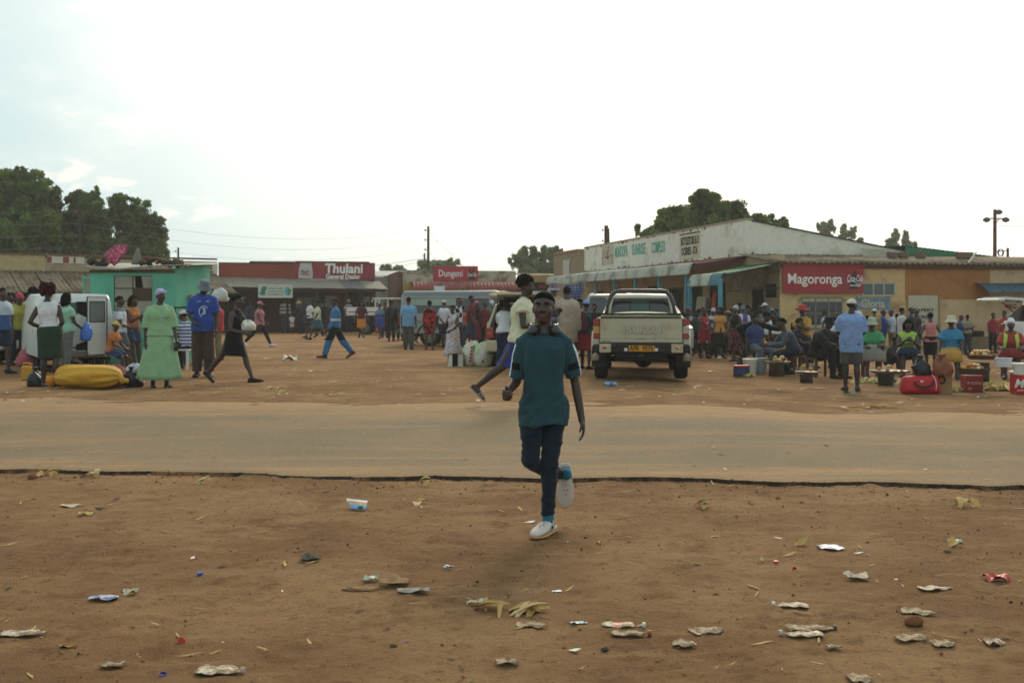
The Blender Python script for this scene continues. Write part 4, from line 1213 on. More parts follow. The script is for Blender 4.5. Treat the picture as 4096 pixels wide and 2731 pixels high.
# --- green-roofed hall behind the lean-to
def build_green_hall():
 root=thing('green_roof_hall','long low hall with dark green sheet roof behind the ochre corner shop','building',C0+DB*6)
 o=C0+DB*6
 mb=MB();A=DB*0+DA*.5;
 mb.slab([V3(A,-.1),V3(A+DB*12,-.1),V3(A+DB*12,2.4),V3(A,3.1)],DA*5);mb.out('wall',CREAM,root)
 for i in range(6):
  a=DB*(i*2.0-.05);b=DB*(i*2.0+1.93);z=lambda u:3.42-.095*u
  mb=MB();corrugated(mb,V3(a+DA*5,z(i*2)+.22),V3(b+DA*5,z(i*2+2)+.22),V3(b,z(i*2+2)),V3(a,z(i*2)),.18,.02,2);mb.out('roof_sheet',M('green_roof_sheet','2c6140',rough=.6,col2=lin('3f6a4c'),c2amt=.5,c2scale=1.5),root,True)
  mb=MB();mb.slab([V3(a-DA*.02,z(i*2)-.30),V3(b-DA*.02,z(i*2+2)-.30),V3(b-DA*.02,z(i*2+2)-.03),V3(a-DA*.02,z(i*2)-.03)],DA*.03);mb.out('fascia_sheet',M('green_fascia','2f6f4a',rough=.6,var=.12),root)
build_green_hall()
# --- tan shop beyond the complex
def build_tan():
 P=E0+DA*.02
 root=thing('tan_shop','plain tan shop front with a pale notice panel, beyond the white complex','shop building',P)
 TAN=M('tan_plaster','8f7a5f',rough=.9,col2=lin('7c6850'),c2scale=1.5)
 mb=MB();mb.slab([V3(Vector((0,0,0))+DA*1.0,-.1),V3(DA*1.0,4.12),V3(DA*5.6,4.12),V3(DA*5.6,-.1)],DB*6);mb.out('wall',TAN,root)
 mb=MB();mb.slab([V3(DA*.02,-.1),V3(DA*.02,3.75),V3(DA*.995,3.75),V3(DA*.995,-.1)],DB*6);mb.out('wall',TAN,root)
 mb=MB();mb.slab([V3(DA*1.0-DB*.06,4.124),V3(DA*1.0-DB*.06,4.22),V3(DA*5.66-DB*.06,4.22),V3(DA*5.66-DB*.06,4.124)],DB*6);mb.out('coping',M('orange_coping','a3743f',rough=.9,var=.2),root)
 mb=MB();mb.slab([V3(DA*2.6-DB*.02,2.5),V3(DA*2.6-DB*.02,3.75),V3(DA*3.7-DB*.02,3.75),V3(DA*3.7-DB*.02,2.5)],DB*.018);mb.out('notice_panel',M('pale_notice','bdb6a8',rough=.85,col2=lin('9b9488'),c2scale=5),root)
build_tan()
# --- row across the square: front faces the camera, falling away to the right
def row_shop(name,label,PL,PR,parts):
 """PL/PR: ground points left and right of the front"""
 root=thing(name,label,'shop building',PL)
 d=(PR-PL).normalized();W=Wall(Vector((0,0,0)),d);Lw=(PR-PL).length
 return root,W,Lw
def rel(W,PL,xs,ys):
 return onplane(PL,W.d,xs,ys)
def build_left_shop():
 PL,PR=Vector((-26.5,49.4,0)),Vector((-15.15,55.9,0));
 PL=Vector((-23.6,50.0,0))-(PR-Vector((-23.6,50.0,0))).normalized()*5
 root,W,Lw=row_shop('long_shop','old long shop with rusty sloping verandah roof and faded parapet boards under the trees',PL,PR,None)
 T=lambda x,y:rel(W,PL,x,y)
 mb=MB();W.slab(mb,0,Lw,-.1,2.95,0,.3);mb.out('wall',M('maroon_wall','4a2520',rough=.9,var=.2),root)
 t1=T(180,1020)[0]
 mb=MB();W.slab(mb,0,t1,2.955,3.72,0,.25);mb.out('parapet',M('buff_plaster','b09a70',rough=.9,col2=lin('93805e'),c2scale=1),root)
 mb=MB();W.slab(mb,t1,Lw,2.955,3.62,0,.25);mb.out('parapet',M('stained_parapet','a08b6e',rough=.9,col2=lin('806b52'),c2scale=1),root)
 mb=MB();W.slab(mb,0,Lw,3.725,3.80,.05,.35);mb.out('coping',M('brown_coping','6b5540',rough=.95,var=.25),root)
 RP,WP=M('faded_red_print','8a3a34',rough=.85,var=.2),M('faded_white_print','c6bcaa',rough=.85,var=.1)
 a,b,z0,z1=T(188,1046)[0],T(338,1046)[0],T(260,1053)[1],T(260,1026)[1]
 mb=MB();W.slab(mb,a,b,z0,z1,.02,.018);sb=mb.out('sign_board',WP,root)
 for u0,u1 in((.0,.12),(.42,.58),(.70,.76)):
  mb=MB();W.slab(mb,lerp(a,b,u0),lerp(a,b,u1),z0+.02,z1-.02,.024,.003);mb.out('red_panel',RP,sb)
 a,b,z0,z1=T(690,1080)[0],T(870,1080)[0],3.0,3.5
 mb=MB();W.slab(mb,a,b,z0,z1,.02,.018);sb=mb.out('sign_board',WP,root)
 for u0,u1,v0,v1 in((.04,.3,.72,.95),(.36,.88,.72,.93),(.5,.88,.42,.66),(.55,.9,.08,.3),(.2,.42,.1,.6)):
  mb=MB();W.slab(mb,lerp(a,b,u0),lerp(a,b,u1),lerp(z0,z1,v0),lerp(z0,z1,v1),.024,.003);mb.out('red_panel',RP,sb)
 text('Cola','lettering',RP,root,W.p(lerp(a,b,.34),lerp(z0,z1,.5),.026),.34,W.F,.002,.004,.3)
 n=14;wS=Lw/n
 for i in range(n):
  mb=MB();a,b=i*wS,(i+1)*wS-.02;dr=random.uniform(-.06,.06)if i<9 else 0
  o1=3.0+random.uniform(-.25,.1)
  corrugated(mb,W.p(a,3.0,.02),W.p(b,3.0,.02),W.p(b,1.98+dr,o1),W.p(a,1.98+dr,o1),.22,.03,3);mb.out('roof_sheet',ASB,root,True)
 for i in range(6):
  mb=MB();mb.box(W.p(i*2.6+1,.95,2.8),(.1,.1,1.95));mb.out('post',WOOD,root)
 for x0,x1,y0 in((60,120,1130),(440,500,1130),(755,860,1120)):
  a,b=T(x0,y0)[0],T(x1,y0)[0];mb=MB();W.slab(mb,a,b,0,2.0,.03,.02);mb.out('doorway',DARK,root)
 return PR,W.d
def build_thulani():
 PL,PR=Vector((-15.1,55.92,0)),Vector((-7.28,57.8,0))
 root,W,Lw=row_shop('red_shop','brick red shop with grey verandah roof and white dealer lettering on its parapet',PL,PR,None)
 T=lambda x,y:rel(W,PL,x,y)
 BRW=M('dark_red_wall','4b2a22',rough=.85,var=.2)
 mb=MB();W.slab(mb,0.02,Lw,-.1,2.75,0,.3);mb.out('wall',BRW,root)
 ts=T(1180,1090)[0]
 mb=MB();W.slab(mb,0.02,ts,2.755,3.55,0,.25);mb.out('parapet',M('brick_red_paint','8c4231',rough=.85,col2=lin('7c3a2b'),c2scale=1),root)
 mb=MB();W.slab(mb,0.02,ts,3.554,3.60,.03,.3);mb.out('coping',M('dark_coping','43352c',rough=.95),root)
 tb=T(998,1050)[0]
 mb=MB();W.slab(mb,tb,ts,3.3,3.70,-.4,.3);mb.out('back_parapet',M('grey_green_plaster','5f5a46',rough=.95,var=.2),root)
 MAR=M('maroon_sign','8c3038',rough=.6,col2=lin('7a2a34'),c2scale=1.5)
 zb,zt=T(1340,1117)[1],T(1340,1050)[1]
 mb=MB();W.slab(mb,ts,Lw,zb,zt,.05,.28);sg=mb.out('sign_board',MAR,root)
 mb=MB();W.slab(mb,ts,Lw-.3,zt+.004,zt+.06,.08,.3);mb.out('coping',M('dark_coping','43352c',rough=.95),root)
 t0,z0=T(1288,1070);t1,_=T(1462,1075)
 s=38*57/FS/.72
 text('Thulani','lettering',WHITEL,root,W.p((t0+t1)/2,T(1375,1078)[1]+.03,.056),s,W.F,.003,.022,.05,(t1-t0)/(s*3.4))
 t0,z0=T(1293,1105);t1,_=T(1450,1105);s2=19*57/FS/.72
 text('General Dealer','lettering',WHITEL,root,W.p((t0+t1)/2,T(1372,1107)[1],.056),s2,W.F,.003,.009,.0,(t1-t0)/(s2*7.15))
 a,b=T(1195,1080)[0],T(1250,1080)[0];za,zc=T(1220,1113)[1],T(1220,1052)[1];w=b-a
 prof=[(.0,.0),(1.0,.0),(1.02,.3),(.97,.7),(.92,1.0),(.12,1.0),(.04,.7),(-.03,.3)]
 mb=MB();mb.slab([W.p(a+w*u,lerp(za,zc,v),.056)for u,v in prof],-W.n*.004);bag=mb.out('bag_print',M('pale_print','b9b4ad',rough=.7,col2=lin('8f8a86'),c2scale=3),root)
 RP=M('red_print','a8323a',rough=.7)
 for k in range(3):
  mb=MB();pts=[W.p(a+w*(.2+.55*q),lerp(za,zc,.22+.13*k+.05*math.sin(q*5+k)),.062)for q in np.linspace(0,1,8)];mb.tube(pts,.022,5);mb.out('wavy_mark',RP,bag)
 n=15;u0=.1;u1=Lw+.25;wS=(u1-u0)/n
 for i in range(n):
  a,b=u0+i*wS,u0+(i+1)*wS-.012
  m=M('dull_grey_sheet','7d7668',rough=.75,var=.1)if i not in(11,12)else M('blue_grey_old_sheet','5d5d5c',rough=.75,var=.1)
  mb=MB();dz=.012*(i%2)
  mb.slab([W.p(a,2.84-.012*i+dz,.04),W.p(b,2.84-.012*i+dz,.04),W.p(b+.22,2.32-.006*i+dz,1.9),W.p(a+.22,2.32-.006*i+dz,1.9)],(0,0,-.015));mb.out('roof_sheet',m,root)
 mb=MB();mb.slab([W.p(u0+.2,2.16,1.86),W.p(u1+.1,2.10,1.86),W.p(u1+.1,2.22,1.86),W.p(u0+.2,2.27,1.86)],W.n*.04);mb.out('fascia',M('dark_timber','2e2019',rough=.9),root)
 for i in range(6):
  mb=MB();mb.box(W.p(.5+i*(Lw-.7)/5,1.05,1.75),(.09,.09,2.2));mb.out('post',M('dark_timber','2e2019',rough=.9),root)
 for x0,x1,z0,z1,nm in((900,990,0,2.0,'doorway'),(1362,1425,0,1.95,'doorway')):
  a,b=T(x0,1200)[0],T(x1,1200)[0];mb=MB();W.slab(mb,a,b,z0,z1,.03,.02);mb.out(nm,DARK,root)
 Wl=W
 window(Wl,root,T(1185,1200)[0],T(1275,1200)[0],.85,1.85,3,2,M('grey_frame','4c443c',rough=.7),GLASS,o=.02)
 for x0,x1,y0,y1 in((1300,1330,1182,1232),(1452,1478,1186,1218),(1186,1210,1192,1240)):
  a,z1_=T(x0,y0);b,z0_=T(x1,y1);mb=MB();W.slab(mb,a,b,z0_,z1_,.05,.006);mb.out('poster',M('faded_poster','8d8d86',rough=.8,col2=lin('6b757a'),c2scale=6),root)
 bd=thing('notice_board','white framed notice board with blue and green prints hanging under the red shop verandah','sign',PL)
 Wo=Wall(W.n*1.95,W.d);Pb=PL+W.n*1.95
 a,za=onplane(Pb,W.d,1033,1138);b,zb2=onplane(Pb,W.d,1170,1191)
 mb=MB();Wo.slab(mb,a,b,zb2,za,0,.03);bb=mb.out('board',M('white_board','b9bfb4',rough=.6,var=.06),bd)
 mb=MB();fw=.05
 for q in((a,b,zb2,zb2+fw),(a,b,za-fw,za),(a,a+fw,zb2+fw,za-fw),(b-fw,b,zb2+fw,za-fw)):Wo.slab(mb,*q,.02,.018)
 mb.out('board_frame',M('cream_frame','d0cbb8',rough=.6),bd)
 rs=random.Random(4)
 for cx,col in((.12,'3f7f8c'),(.16,'2f6d55'),(.83,'4f9aa6'),(.88,'3f7d4a')):
  mb=MB()
  for k in range(3):
   c=Wo.p(lerp(a,b,cx+rs.uniform(-.03,.03)),lerp(zb2,za,rs.uniform(.3,.8)),.006);mb.ell(c,(.12,.004,.10),rot=Wo.F@Matrix.Rotation(rs.uniform(-1,1),3,'Z')@Matrix.Rotation(R(90),3,'X'),nu=10,nv=4)
  mb.out('leaf_print',M('print_'+col,col,rough=.6,var=.2),bd)
 for r_ in range(3):
  u=.28
  while u<.72:
   l_=rs.uniform(.02,.06);mb=MB();Wo.slab(mb,lerp(a,b,u),lerp(a,b,u+l_),lerp(zb2,za,.22+.22*r_),lerp(zb2,za,.30+.22*r_),.006,.005);u+=l_+.02;mb.out('text_line',M('dim_print','55626a',rough=.7),bd)
 for u in(.08,.92):
  mb=MB();mb.tube([Wo.p(lerp(a,b,u),za,-.02),Wo.p(lerp(a,b,u),2.3,-.04)],.012,5);mb.out('hanger',M('dark_steel','2f2a27',rough=.7),bd)
def build_dungeni():
 PL=Vector((-5.82,58.0,0));d=Vector((.9727,.2322,0));PR=PL+d*6.2
 root,W,Lw=row_shop('butchery_shop','stained cream shop with red rolled verandah and a red name board on the parapet',PL,PR,None)
 T=lambda x,y:rel(W,PL,x,y)
 YEL=M('yellow_plaster','a38a58',rough=.9,var=.15)
 mb=MB();W.slab(mb,0,Lw,-.1,2.6,0,.3);mb.out('wall',YEL,root)
 ST=M('lichen_plaster','b3a68e',rough=.95,col2=lin('776a55'),c2amt=.6,c2scale=1.6,var=.15)
 mb=MB();W.slab(mb,0,Lw,2.605,3.27,.002,.25);mb.out('parapet',ST,root)
 mb=MB();F2=Vector((-.19,.98,0));
 mb.slab([V3(Vector((-.02,.0,0)),-.1),V3(Vector((-.02,0,0)),3.2),V3(F2*17,3.2),V3(F2*17,-.1)],(-.25,0,0));mb.out('side_wall',M('brown_brick_wall','5b3d2b',rough=.95,var=.2,vscale=3,bump=.3),root)
 zb,zt=T(1800,1123)[1],T(1800,1064)[1]
 a,b=T(1733,1090)[0],T(1911,1090)[0]
 mb=MB();W.slab(mb,a,b,zb,zt,.06,.04);mb.out('sign_board',M('red_sign_sheet2','a5303b',rough=.5,var=.08),root)
 t0,t1=T(1747,1095)[0],T(1856,1095)[0];s=27*58.5/FS/.72
 text('Dungeni','lettering',WHITEL,root,W.p((t0+t1)/2,T(1800,1093)[1]-.02,.066),s,W.F,.003,.006,0,(t1-t0)/(s*3.75))
 BT=M('bottle_print','2b1512',rough=.5)
 for bx in(1880,1892):
  tb=T(bx,1100)[0];h=.60;z0=T(bx,1117)[1]
  prof=[(.0,-.09),(.3,-.075),(.5,-.085),(.75,-.04),(1.0,-.03)]
  mb=MB();mb.slab([W.p(tb+r,z0+q*h,.066)for q,r in prof]+[W.p(tb-r,z0+q*h,.066)for q,r in reversed(prof)],-W.n*.004);mb.out('bottle_print',BT,root)
 text('Coca-Cola','script_logo',WHITEL,root,W.p(T(1886,1098)[0],T(1886,1099)[1],.074),.3,W.F,.002,.004,.35,.36)
 t0,t1=T(1622,1090)[0],T(1722,1090)[0];s=16*58/FS/.72
 text('BUTCHERY','lettering',M('faded_brown_paint','6d5344',rough=.9,var=.3,vscale=9),root,W.p((t0+t1)/2,T(1672,1091)[1],.008),s,W.F,.002,.004,0,(t1-t0)/(s*5.6))
 for i in range(4):
  a,b=.35+i*1.5,.35+i*1.5+1.49
  mb=MB();corrugated(mb,W.p(a,2.62,.01),W.p(b,2.62,.01),W.p(b,2.22,1.6),W.p(a,2.22,1.6),.2,.022,7,curve=lambda t:Vector((0,0,.24*math.sin(math.pi*t**1.4))))
  mb.out('roof_sheet',M('red_verandah_sheet','7d2f2c',rough=.65,col2=lin('6a2826'),c2scale=1.5),root,True)
 for i in range(4):
  mb=MB();mb.box(W.p(.5+i*1.85,1.0,1.45),(.1,.1,2.3));mb.out('post',M('dark_timber','2e2019',rough=.9),root)
 window(W,root,T(1648,1170)[0],T(1745,1170)[0],1.0,2.1,3,2,M('grey_frame','4c443c',rough=.7),GLASS,o=.02)
 a,b=T(1775,1170)[0],T(1830,1170)[0];mb=MB();W.slab(mb,a,b,0,2.05,.03,.02);mb.out('doorway',DARK,root)
 window(W,root,T(1870,1170)[0],T(1990,1170)[0],1.0,2.1,3,2,M('grey_frame','4c443c',rough=.7),GLASS,o=.02)
def build_far_shop():
 PL=Vector((.25,62,0));d=Vector((.9727,.2322,0))
 root,W,Lw=row_shop('verandah_shop','distant low shop with ochre eave board and dark verandah beside the arcade',PL,PL+d*4.4,None)
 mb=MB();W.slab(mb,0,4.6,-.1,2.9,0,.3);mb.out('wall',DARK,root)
 mb=MB();W.slab(mb,-.1,4.7,2.7,3.05,1.2,.1);mb.out('eave_board',M('ochre_board','9a7d50',rough=.9,var=.2),root)
 mb=MB();mb.slab([W.p(-.1,3.05,1.2),W.p(4.7,3.05,1.2),W.p(4.7,3.2,-.3),W.p(-.1,3.2,-.3)],(0,0,.03));mb.out('roof',ASB,root)
 mb=MB();W.slab(mb,1.75,2.6,.3,2.5,.6,.05);mb.out('white_panel',M('white_board','b9bfb4',rough=.6,var=.06),root)
 mb=MB();W.slab(mb,1.15,1.6,2.35,2.55,.6,.05);mb.out('red_sign',RED_:=M('red_mark','9a2026',rough=.7),root)
 P2=Vector((-9.1,66,0));root=thing('pale_shed','pale weathered shed seen down the alley between two shops','shed',P2)
 mb=MB();mb.box((1.2,0,1.5),(3.4,3,3.2));mb.out('wall',M('pale_shed_wall','8f8b7c',rough=.9,col2=lin('77705f'),c2scale=1),root)
 mb=MB();mb.slab([(-.6,-1.6,3.12),(3.0,-1.6,3.12),(3.0,1.6,3.5),(-.6,1.6,3.5)],(0,0,.04));mb.out('roof',M('pale_tin','a7a79c',rough=.6,var=.1),root)
build_left_shop();build_thulani();build_dungeni();build_far_shop()
# --- mint-green kiosk with junk on its roof
def build_kiosk():
 YK=26.0;k=YK/FS
 x0,x1,x2=(362-CX)*k,(704-CX)*k,0
 root=thing('mint_kiosk','small mint green kiosk with four-panel hatch and tin roof','kiosk',(x0,YK,0))
 w=x1-x0;dpt=2.1
 MINT=M('mint_paint','62ad92',rough=.75,col2=lin('559b80'),c2scale=1.5,var=.07);
 z=lambda ys:CAMZ-(ys-HY)*k
 ha,hb,hz0,hz1=(455-362)*k,(609-362)*k,z(1250),z(1103)
 mb=MB()
 for a,b,c,d in((0,ha,-.1,2.22),(hb,w,-.1,2.22),(ha,hb,-.1,hz0),(ha,hb,hz1,2.22)):mb.slab([(a,0,c),(b,0,c),(b,0,d),(a,0,d)],(0,.09,0))
 mb.slab([(0,.09,-.1),(0,dpt,-.1),(0,dpt,2.3),(0,.09,2.22)],(.09,0,0));mb.slab([(0,dpt-.09,-.1),(w-.1,dpt-.09,-.1),(w-.1,dpt-.09,2.3),(0,dpt-.09,2.3)],(0,.08,0))
 mb.out('front_wall',MINT,root)
 mb=MB();mb.slab([(w-.09+.094,.003,-.1),(w-.09+.32,dpt,-.1),(w-.09+.32,dpt,2.45),(w-.09+.094,.003,2.25)],(-.09,.004,0));mb.out('side_wall',MINT,root)
 PAN=M('grey_hatch_board','9d9685',rough=.85,col2=lin('8a8272'),c2scale=3);BRN=M('rusty_hatch','56402e',rough=.9,var=.25)
 cols=(ha,ha+(hb-ha)*.49,hb);rows=(hz0,lerp(hz0,hz1,.33),lerp(hz0,hz1,.66),hz1)
 for i in range(2):
  for j in range(3):
   mb=MB();a,b=cols[i]+.012,cols[i+1]-.012;c,d=rows[j]+.012,rows[j+1]-.012
   if i==1 and j==2:
    mb.slab([(a,.03,c),(a+(b-a)*.1,.03,c),(a+(b-a)*.06,.03,d),(a,.03,d)],(0,.02,0));mb.slab([(a+(b-a)*.52,.03,c),(b,.03,c),(b,.03,d),(a+(b-a)*.42,.03,d)],(0,.02,0))
   else:mb.slab([(a,.03,c),(b,.03,c),(b,.03,d),(a,.03,d)],(0,.02,0))
   mb.out('hatch_panel',BRN if(i,j)==(1,1)else PAN,root)
 mb=MB();mb.slab([(ha,.085,hz0),(hb,.085,hz0),(hb,.085,hz1),(ha,.085,hz1)],(0,.01,0));mb.out('dark_backing',DARK,root)
 mb=MB()
 for a,b,c,d in((ha-.02,ha+.012,hz0,hz1),(hb-.012,hb+.02,hz0,hz1),(cols[1]-.012,cols[1]+.012,hz0,hz1),(ha,hb,rows[1]-.012,rows[1]+.012),(ha,hb,rows[2]-.012,rows[2]+.012)):mb.slab([(a,.015,c),(b,.015,c),(b,.015,d),(a,.015,d)],(0,.03,0))
 mb.out('hatch_frame',M('hatch_frame','55503f',rough=.8),root)
 for i in range(3):
  a,b=-.12+i*.85,-.12+i*.85+.835
  dz=(.0,-.075,-.02)[i]if False else 0
  sag=lambda u:2.27-.055*math.sin(math.pi*max(0,min(1,(u+.1)/1.6)))+.05*max(0,u-1.2)
  mb=MB();corrugated(mb,(a,dpt+.2,2.46),(b,dpt+.2,2.46),(b,-.28,sag(b)),(a,-.28,sag(a)),.085,.016,4);mb.out('roof_sheet',M('tin_roof','8a8a7c',rough=.6,col2=lin('6a604e'),c2scale=2),root,True)
 mb=MB();mb.box((1.0,-.02,2.18),(2.0,.1,.07));mb.out('roof_beam',WOOD,root)
 mb=MB();mb.box((w+.16,.75,1.42),(.06,.2,.42));mb.out('wooden_bracket',M('yellow_wood','a5783c',rough=.8),root)
 mb=MB();mb.tube([(w-.4,-.1,1.30),(w+.75,-.25,1.34)],.022,6);mb.out('rail',M('dark_pole','2e2620',rough=.9),root)
 mb=MB();mb.tube([(w+.02,-.1,1.30),(w+.06,-.12,.62)],.014,6);mb.out('brace',M('dark_pole','2e2620',rough=.9),root)
 def on_roof(name,label,cat,xs,ys_base,fn,m,smooth=True,yoff=.5):
  p=at(xs,ys_base,YK+yoff);o=fn().out(name,m,None,smooth,label=label,cat=cat);o.location=V3(p,max(p.z,2.21));return o
 def cloth():
  mb=MB();rs=np.random.default_rng(2);rings=[]
  for i in range(12):
   t=i/11;c=Vector((-.22+.34*t,0,.06+.24*t));r0=.05+.16*math.sin(math.pi*(.12+.8*t))
   rings.append([c+Vector((r0*math.cos(a)*(1+.22*math.sin(3*a+2*i)+.12*rs.normal()),r0*.7*math.sin(a),r0*1.05*math.sin(a)*(1+.22*math.cos(4*a+i)+.10*rs.normal())+.04*math.cos(a)))for a in(2*math.pi*j/18 for j in range(18))])
  return mb.loft(rings)
 on_roof('cloth_bundle','crumpled pink cloth heaped on the mint kiosk roof','cloth',470,1048,cloth,fabric('b02c4c','floral','c9708c',13.0))
 def cone():
  mb=MB();return mb.loft([[Vector(((.13-.10*t)*math.cos(a)*(1+.1*math.sin(3*a))+.03*t,.1*(1-.7*t)*math.sin(a),.40*t))for a in(2*math.pi*j/12 for j in range(12))]for t in(0,.2,.5,.8,1.0)])
 on_roof('pointed_sack','grey pointed sack standing upright on the mint kiosk roof','sack',546,1058,cone,fabric('807a68'))
 def heap(seed,w_,h_):
  def f():
   rs=random.Random(seed);mb=MB()
   for i in range(14):mb.ell((rs.uniform(-w_,w_),rs.uniform(-.15,.15),rs.uniform(0,h_)),(rs.uniform(.05,.13),rs.uniform(.04,.1),rs.uniform(.03,.07)),rot=Matrix.Rotation(rs.uniform(0,3),3,'Y'),nu=8,nv=5)
   return mb
  return f
 on_roof('rag_heap','dark heap of old rags at the broken corner of the kiosk roof','rags',400,1058,heap(1,.25,.1),M('dark_rag','3a2b22',rough=.95,var=.3,vscale=9))
 on_roof('rag_heap','brown heap of rags and a red scrap beside the pointed sack on the kiosk roof','rags',610,1058,heap(2,.28,.12),M('brown_rag','4d3a2c',rough=.95,col2=lin('6e2f22'),c2scale=7,var=.3,vscale=9))
 on_roof('rag_heap','flat grey brown heap of rags at the right end of the kiosk roof','rags',690,1058,heap(3,.2,.07),M('grey_rag','5a4a3c',rough=.95,var=.3,vscale=9))
 st=thing('stall_screen','pale board screen with mint post standing left of the kiosk','screen',((316-CX)*k,YK+.3,0))
 for j in range(3):
  mb=MB();mb.slab([(.03,0,1.02+j*.33),(.245,0,1.02+j*.33),(.245,0,1.34+j*.33),(.03,0,1.34+j*.33)],(0,.03,0));mb.out('screen_board',PAN,st)
 mb=MB();mb.box((0,.02,1.0),(.05,.06,2.05));mb.box((.12,-.02,2.035),(.3,.05,.05));mb.out('screen_post',MINT,st)
 mb=MB();mb.box((.13,.06,.5),(.23,.03,1.0));mb.out('lower_board',WOOD,st)
build_kiosk()
# ---------------------------------------------------------------- poles, wires
STEEL=M('dark_steel_pole','3a302b',rough=.7,var=.2)
def pole(xs,ys,Y,label,r=.11,insul=4,group=None,lean=0.0):
 p=at(xs,ys,Y);root=thing('utility_pole',label,'pole',(p.x,p.y,0),group=group)
 mb=MB();mb.tube([(0,0,-.3),(lean*.5,0,p.z/2),(lean,0,p.z)],[r,r*.85,r*.7],10);mb.out('shaft',M('pole_timber','3b2d25',rough=.9,var=.2),root)
 tops=[]
 for i in range(insul):
  z=p.z-.25-i*.62
  b=MB();b.lathe([(.0,-.06),(.045,-.06),(.06,-.02),(.035,0),(.055,.03),(.02,.06)],(-.2,0,z),10);b.tube([(0,0,z-.04),(-.2,0,z-.05)],.014,6);b.out('insulator',M('insulator','5b5048',rough=.4),root,True)
  tops.append(Vector((p.x-.2,p.y,z+.05)))
 return root,tops
P1,w1=pole(318,828,56,'tall timber power pole standing against the dark trees',group='power poles')
P2,w2=pole(1713,905,70,'tall timber power pole rising behind the red name board shop',group='power poles')
P3,w3=pole(2425,902,62,'thick timber pole of the pair behind the white parapet',.16,4,group='power poles')
P4,w4=pole(2441,914,62.3,'thinner leaning timber pole propped against the thick one',.10,1,group='power poles',lean=-.12)
P5,w5=pole(1698,1013,105,'far small power pole just left of the tall timber one',.12,4,group='power poles')
P6,w6=pole(713,990,80,'short far pole seen above the mint kiosk roof end',.10,3,group='power poles')
WIRE=M('wire','8a857d',rough=.6)
def wire(a,b,sag,label,r=.0055):
 mb=MB();mb.tube([lerp(a,b,t)-Vector((0,0,sag*4*t*(1-t)))for t in np.linspace(0,1,22)],r,5)
 mb.out('power_line',WIRE,None,label=label,cat='wire',group='overhead wires')
names=('topmost','second','third','lowest')
far_l=[Vector((-60,50,7.2-.62*i))for i in range(4)]
far_r=[Vector((70,50,6.9-.62*i))for i in range(4)]
for i in range(4):
 wire(w1[i],w2[i],1.0,f'{names[i]} wire strung from the tree-side pole to the pole behind the name board')
 wire(w2[i],w3[i],.5,f'{names[i]} wire strung from the name board pole to the thick pole pair')
 wire(far_l[i],w1[i],.8,f'{names[i]} wire crossing the dark trees to the tree-side pole')
for k,(a,b)in enumerate(((w2[0],Vector((w2[0].x+3.6,66,2.9))),(w2[2],Vector((w2[0].x+2.4,66,2.9))),(w2[3],Vector((-13.5,62,2.9))),(w2[3]-Vector((0,0,.2)),Vector((-11.0,62,2.9))))):
 wire(a,b,.02,('long stay wire sloping down right of the name board pole','short stay wire close on the right of the name board pole','service wire sloping down to the red shop roof','lower service wire sloping down to the alley shed')[k],.010)
def floodlight():
 p=at(3978,838,50);root=thing('floodlight_pole','slim dark pole with three street lamps behind the green roofed hall','lamp post',(p.x,p.y,0))
 mb=MB();mb.tube([(.0,0,-.2),(.02,0,p.z)],[.10,.075],10);mb.out('shaft',M('red_oxide_pole','5a3128',rough=.7,var=.2),root)
 za=at(3978,874,50).z
 mb=MB();mb.tube([(-.32,0,za),(.5,0,za)],.03,6);mb.tube([(0,0,za-.3),(.22,0,za)],.02,6);mb.out('arm',STEEL,root)
 for dx,z in((-.36,za-.04),(.52,za-.04),(.2,p.z-.1)):
  mb=MB();mb.loft([[Vector((dx+r*math.cos(a)*1.5,r*math.sin(a),z+h))for a in(2*math.pi*j/12 for j in range(12))]for r,h in((.03,.10),(.09,.05),(.12,-.02),(.10,-.09),(.04,-.12))]);l=mb.out('lamp_head',M('lamp_shell','4a4543',rough=.5),root,True)
  mb=MB();mb.ell((dx,0,z-.11),(.09,.07,.04),nu=10,nv=5);mb.out('lens',M('lamp_lens','a9a9a0',rough=.2),l,True)
 p2=at(4031,992,50);r2=thing('short_pole','short dark pole with coiled wires beside the lamp post','pole',(p2.x,p2.y,0))
 mb=MB();mb.tube([(0,0,-.2),(0,0,p2.z)],[.07,.06],8);mb.out('shaft',M('red_oxide_pole','5a3128',rough=.7,var=.2),r2)
 za=at(4031,1006,50).z
 mb=MB();mb.tube([(-.6,0,za),(0,0,za+.04)],.02,6);
 for k in range(3):mb.tube([(-.35+.12*math.cos(a)+.05*k,.05*k,za-.05+.16*math.sin(a))for a in np.linspace(0,6.28,14)],.014,5)
 mb.out('wire_coil',STEEL,r2)
floodlight()
for i in range(2):wire(Vector((at(3978,880+22*i,50).x,50,at(3978,880+22*i,50).z)),Vector((70,52,6.5-.6*i)),.5,('upper','lower')[i]+' wire running off from the lamp post past the picture edge',.010)
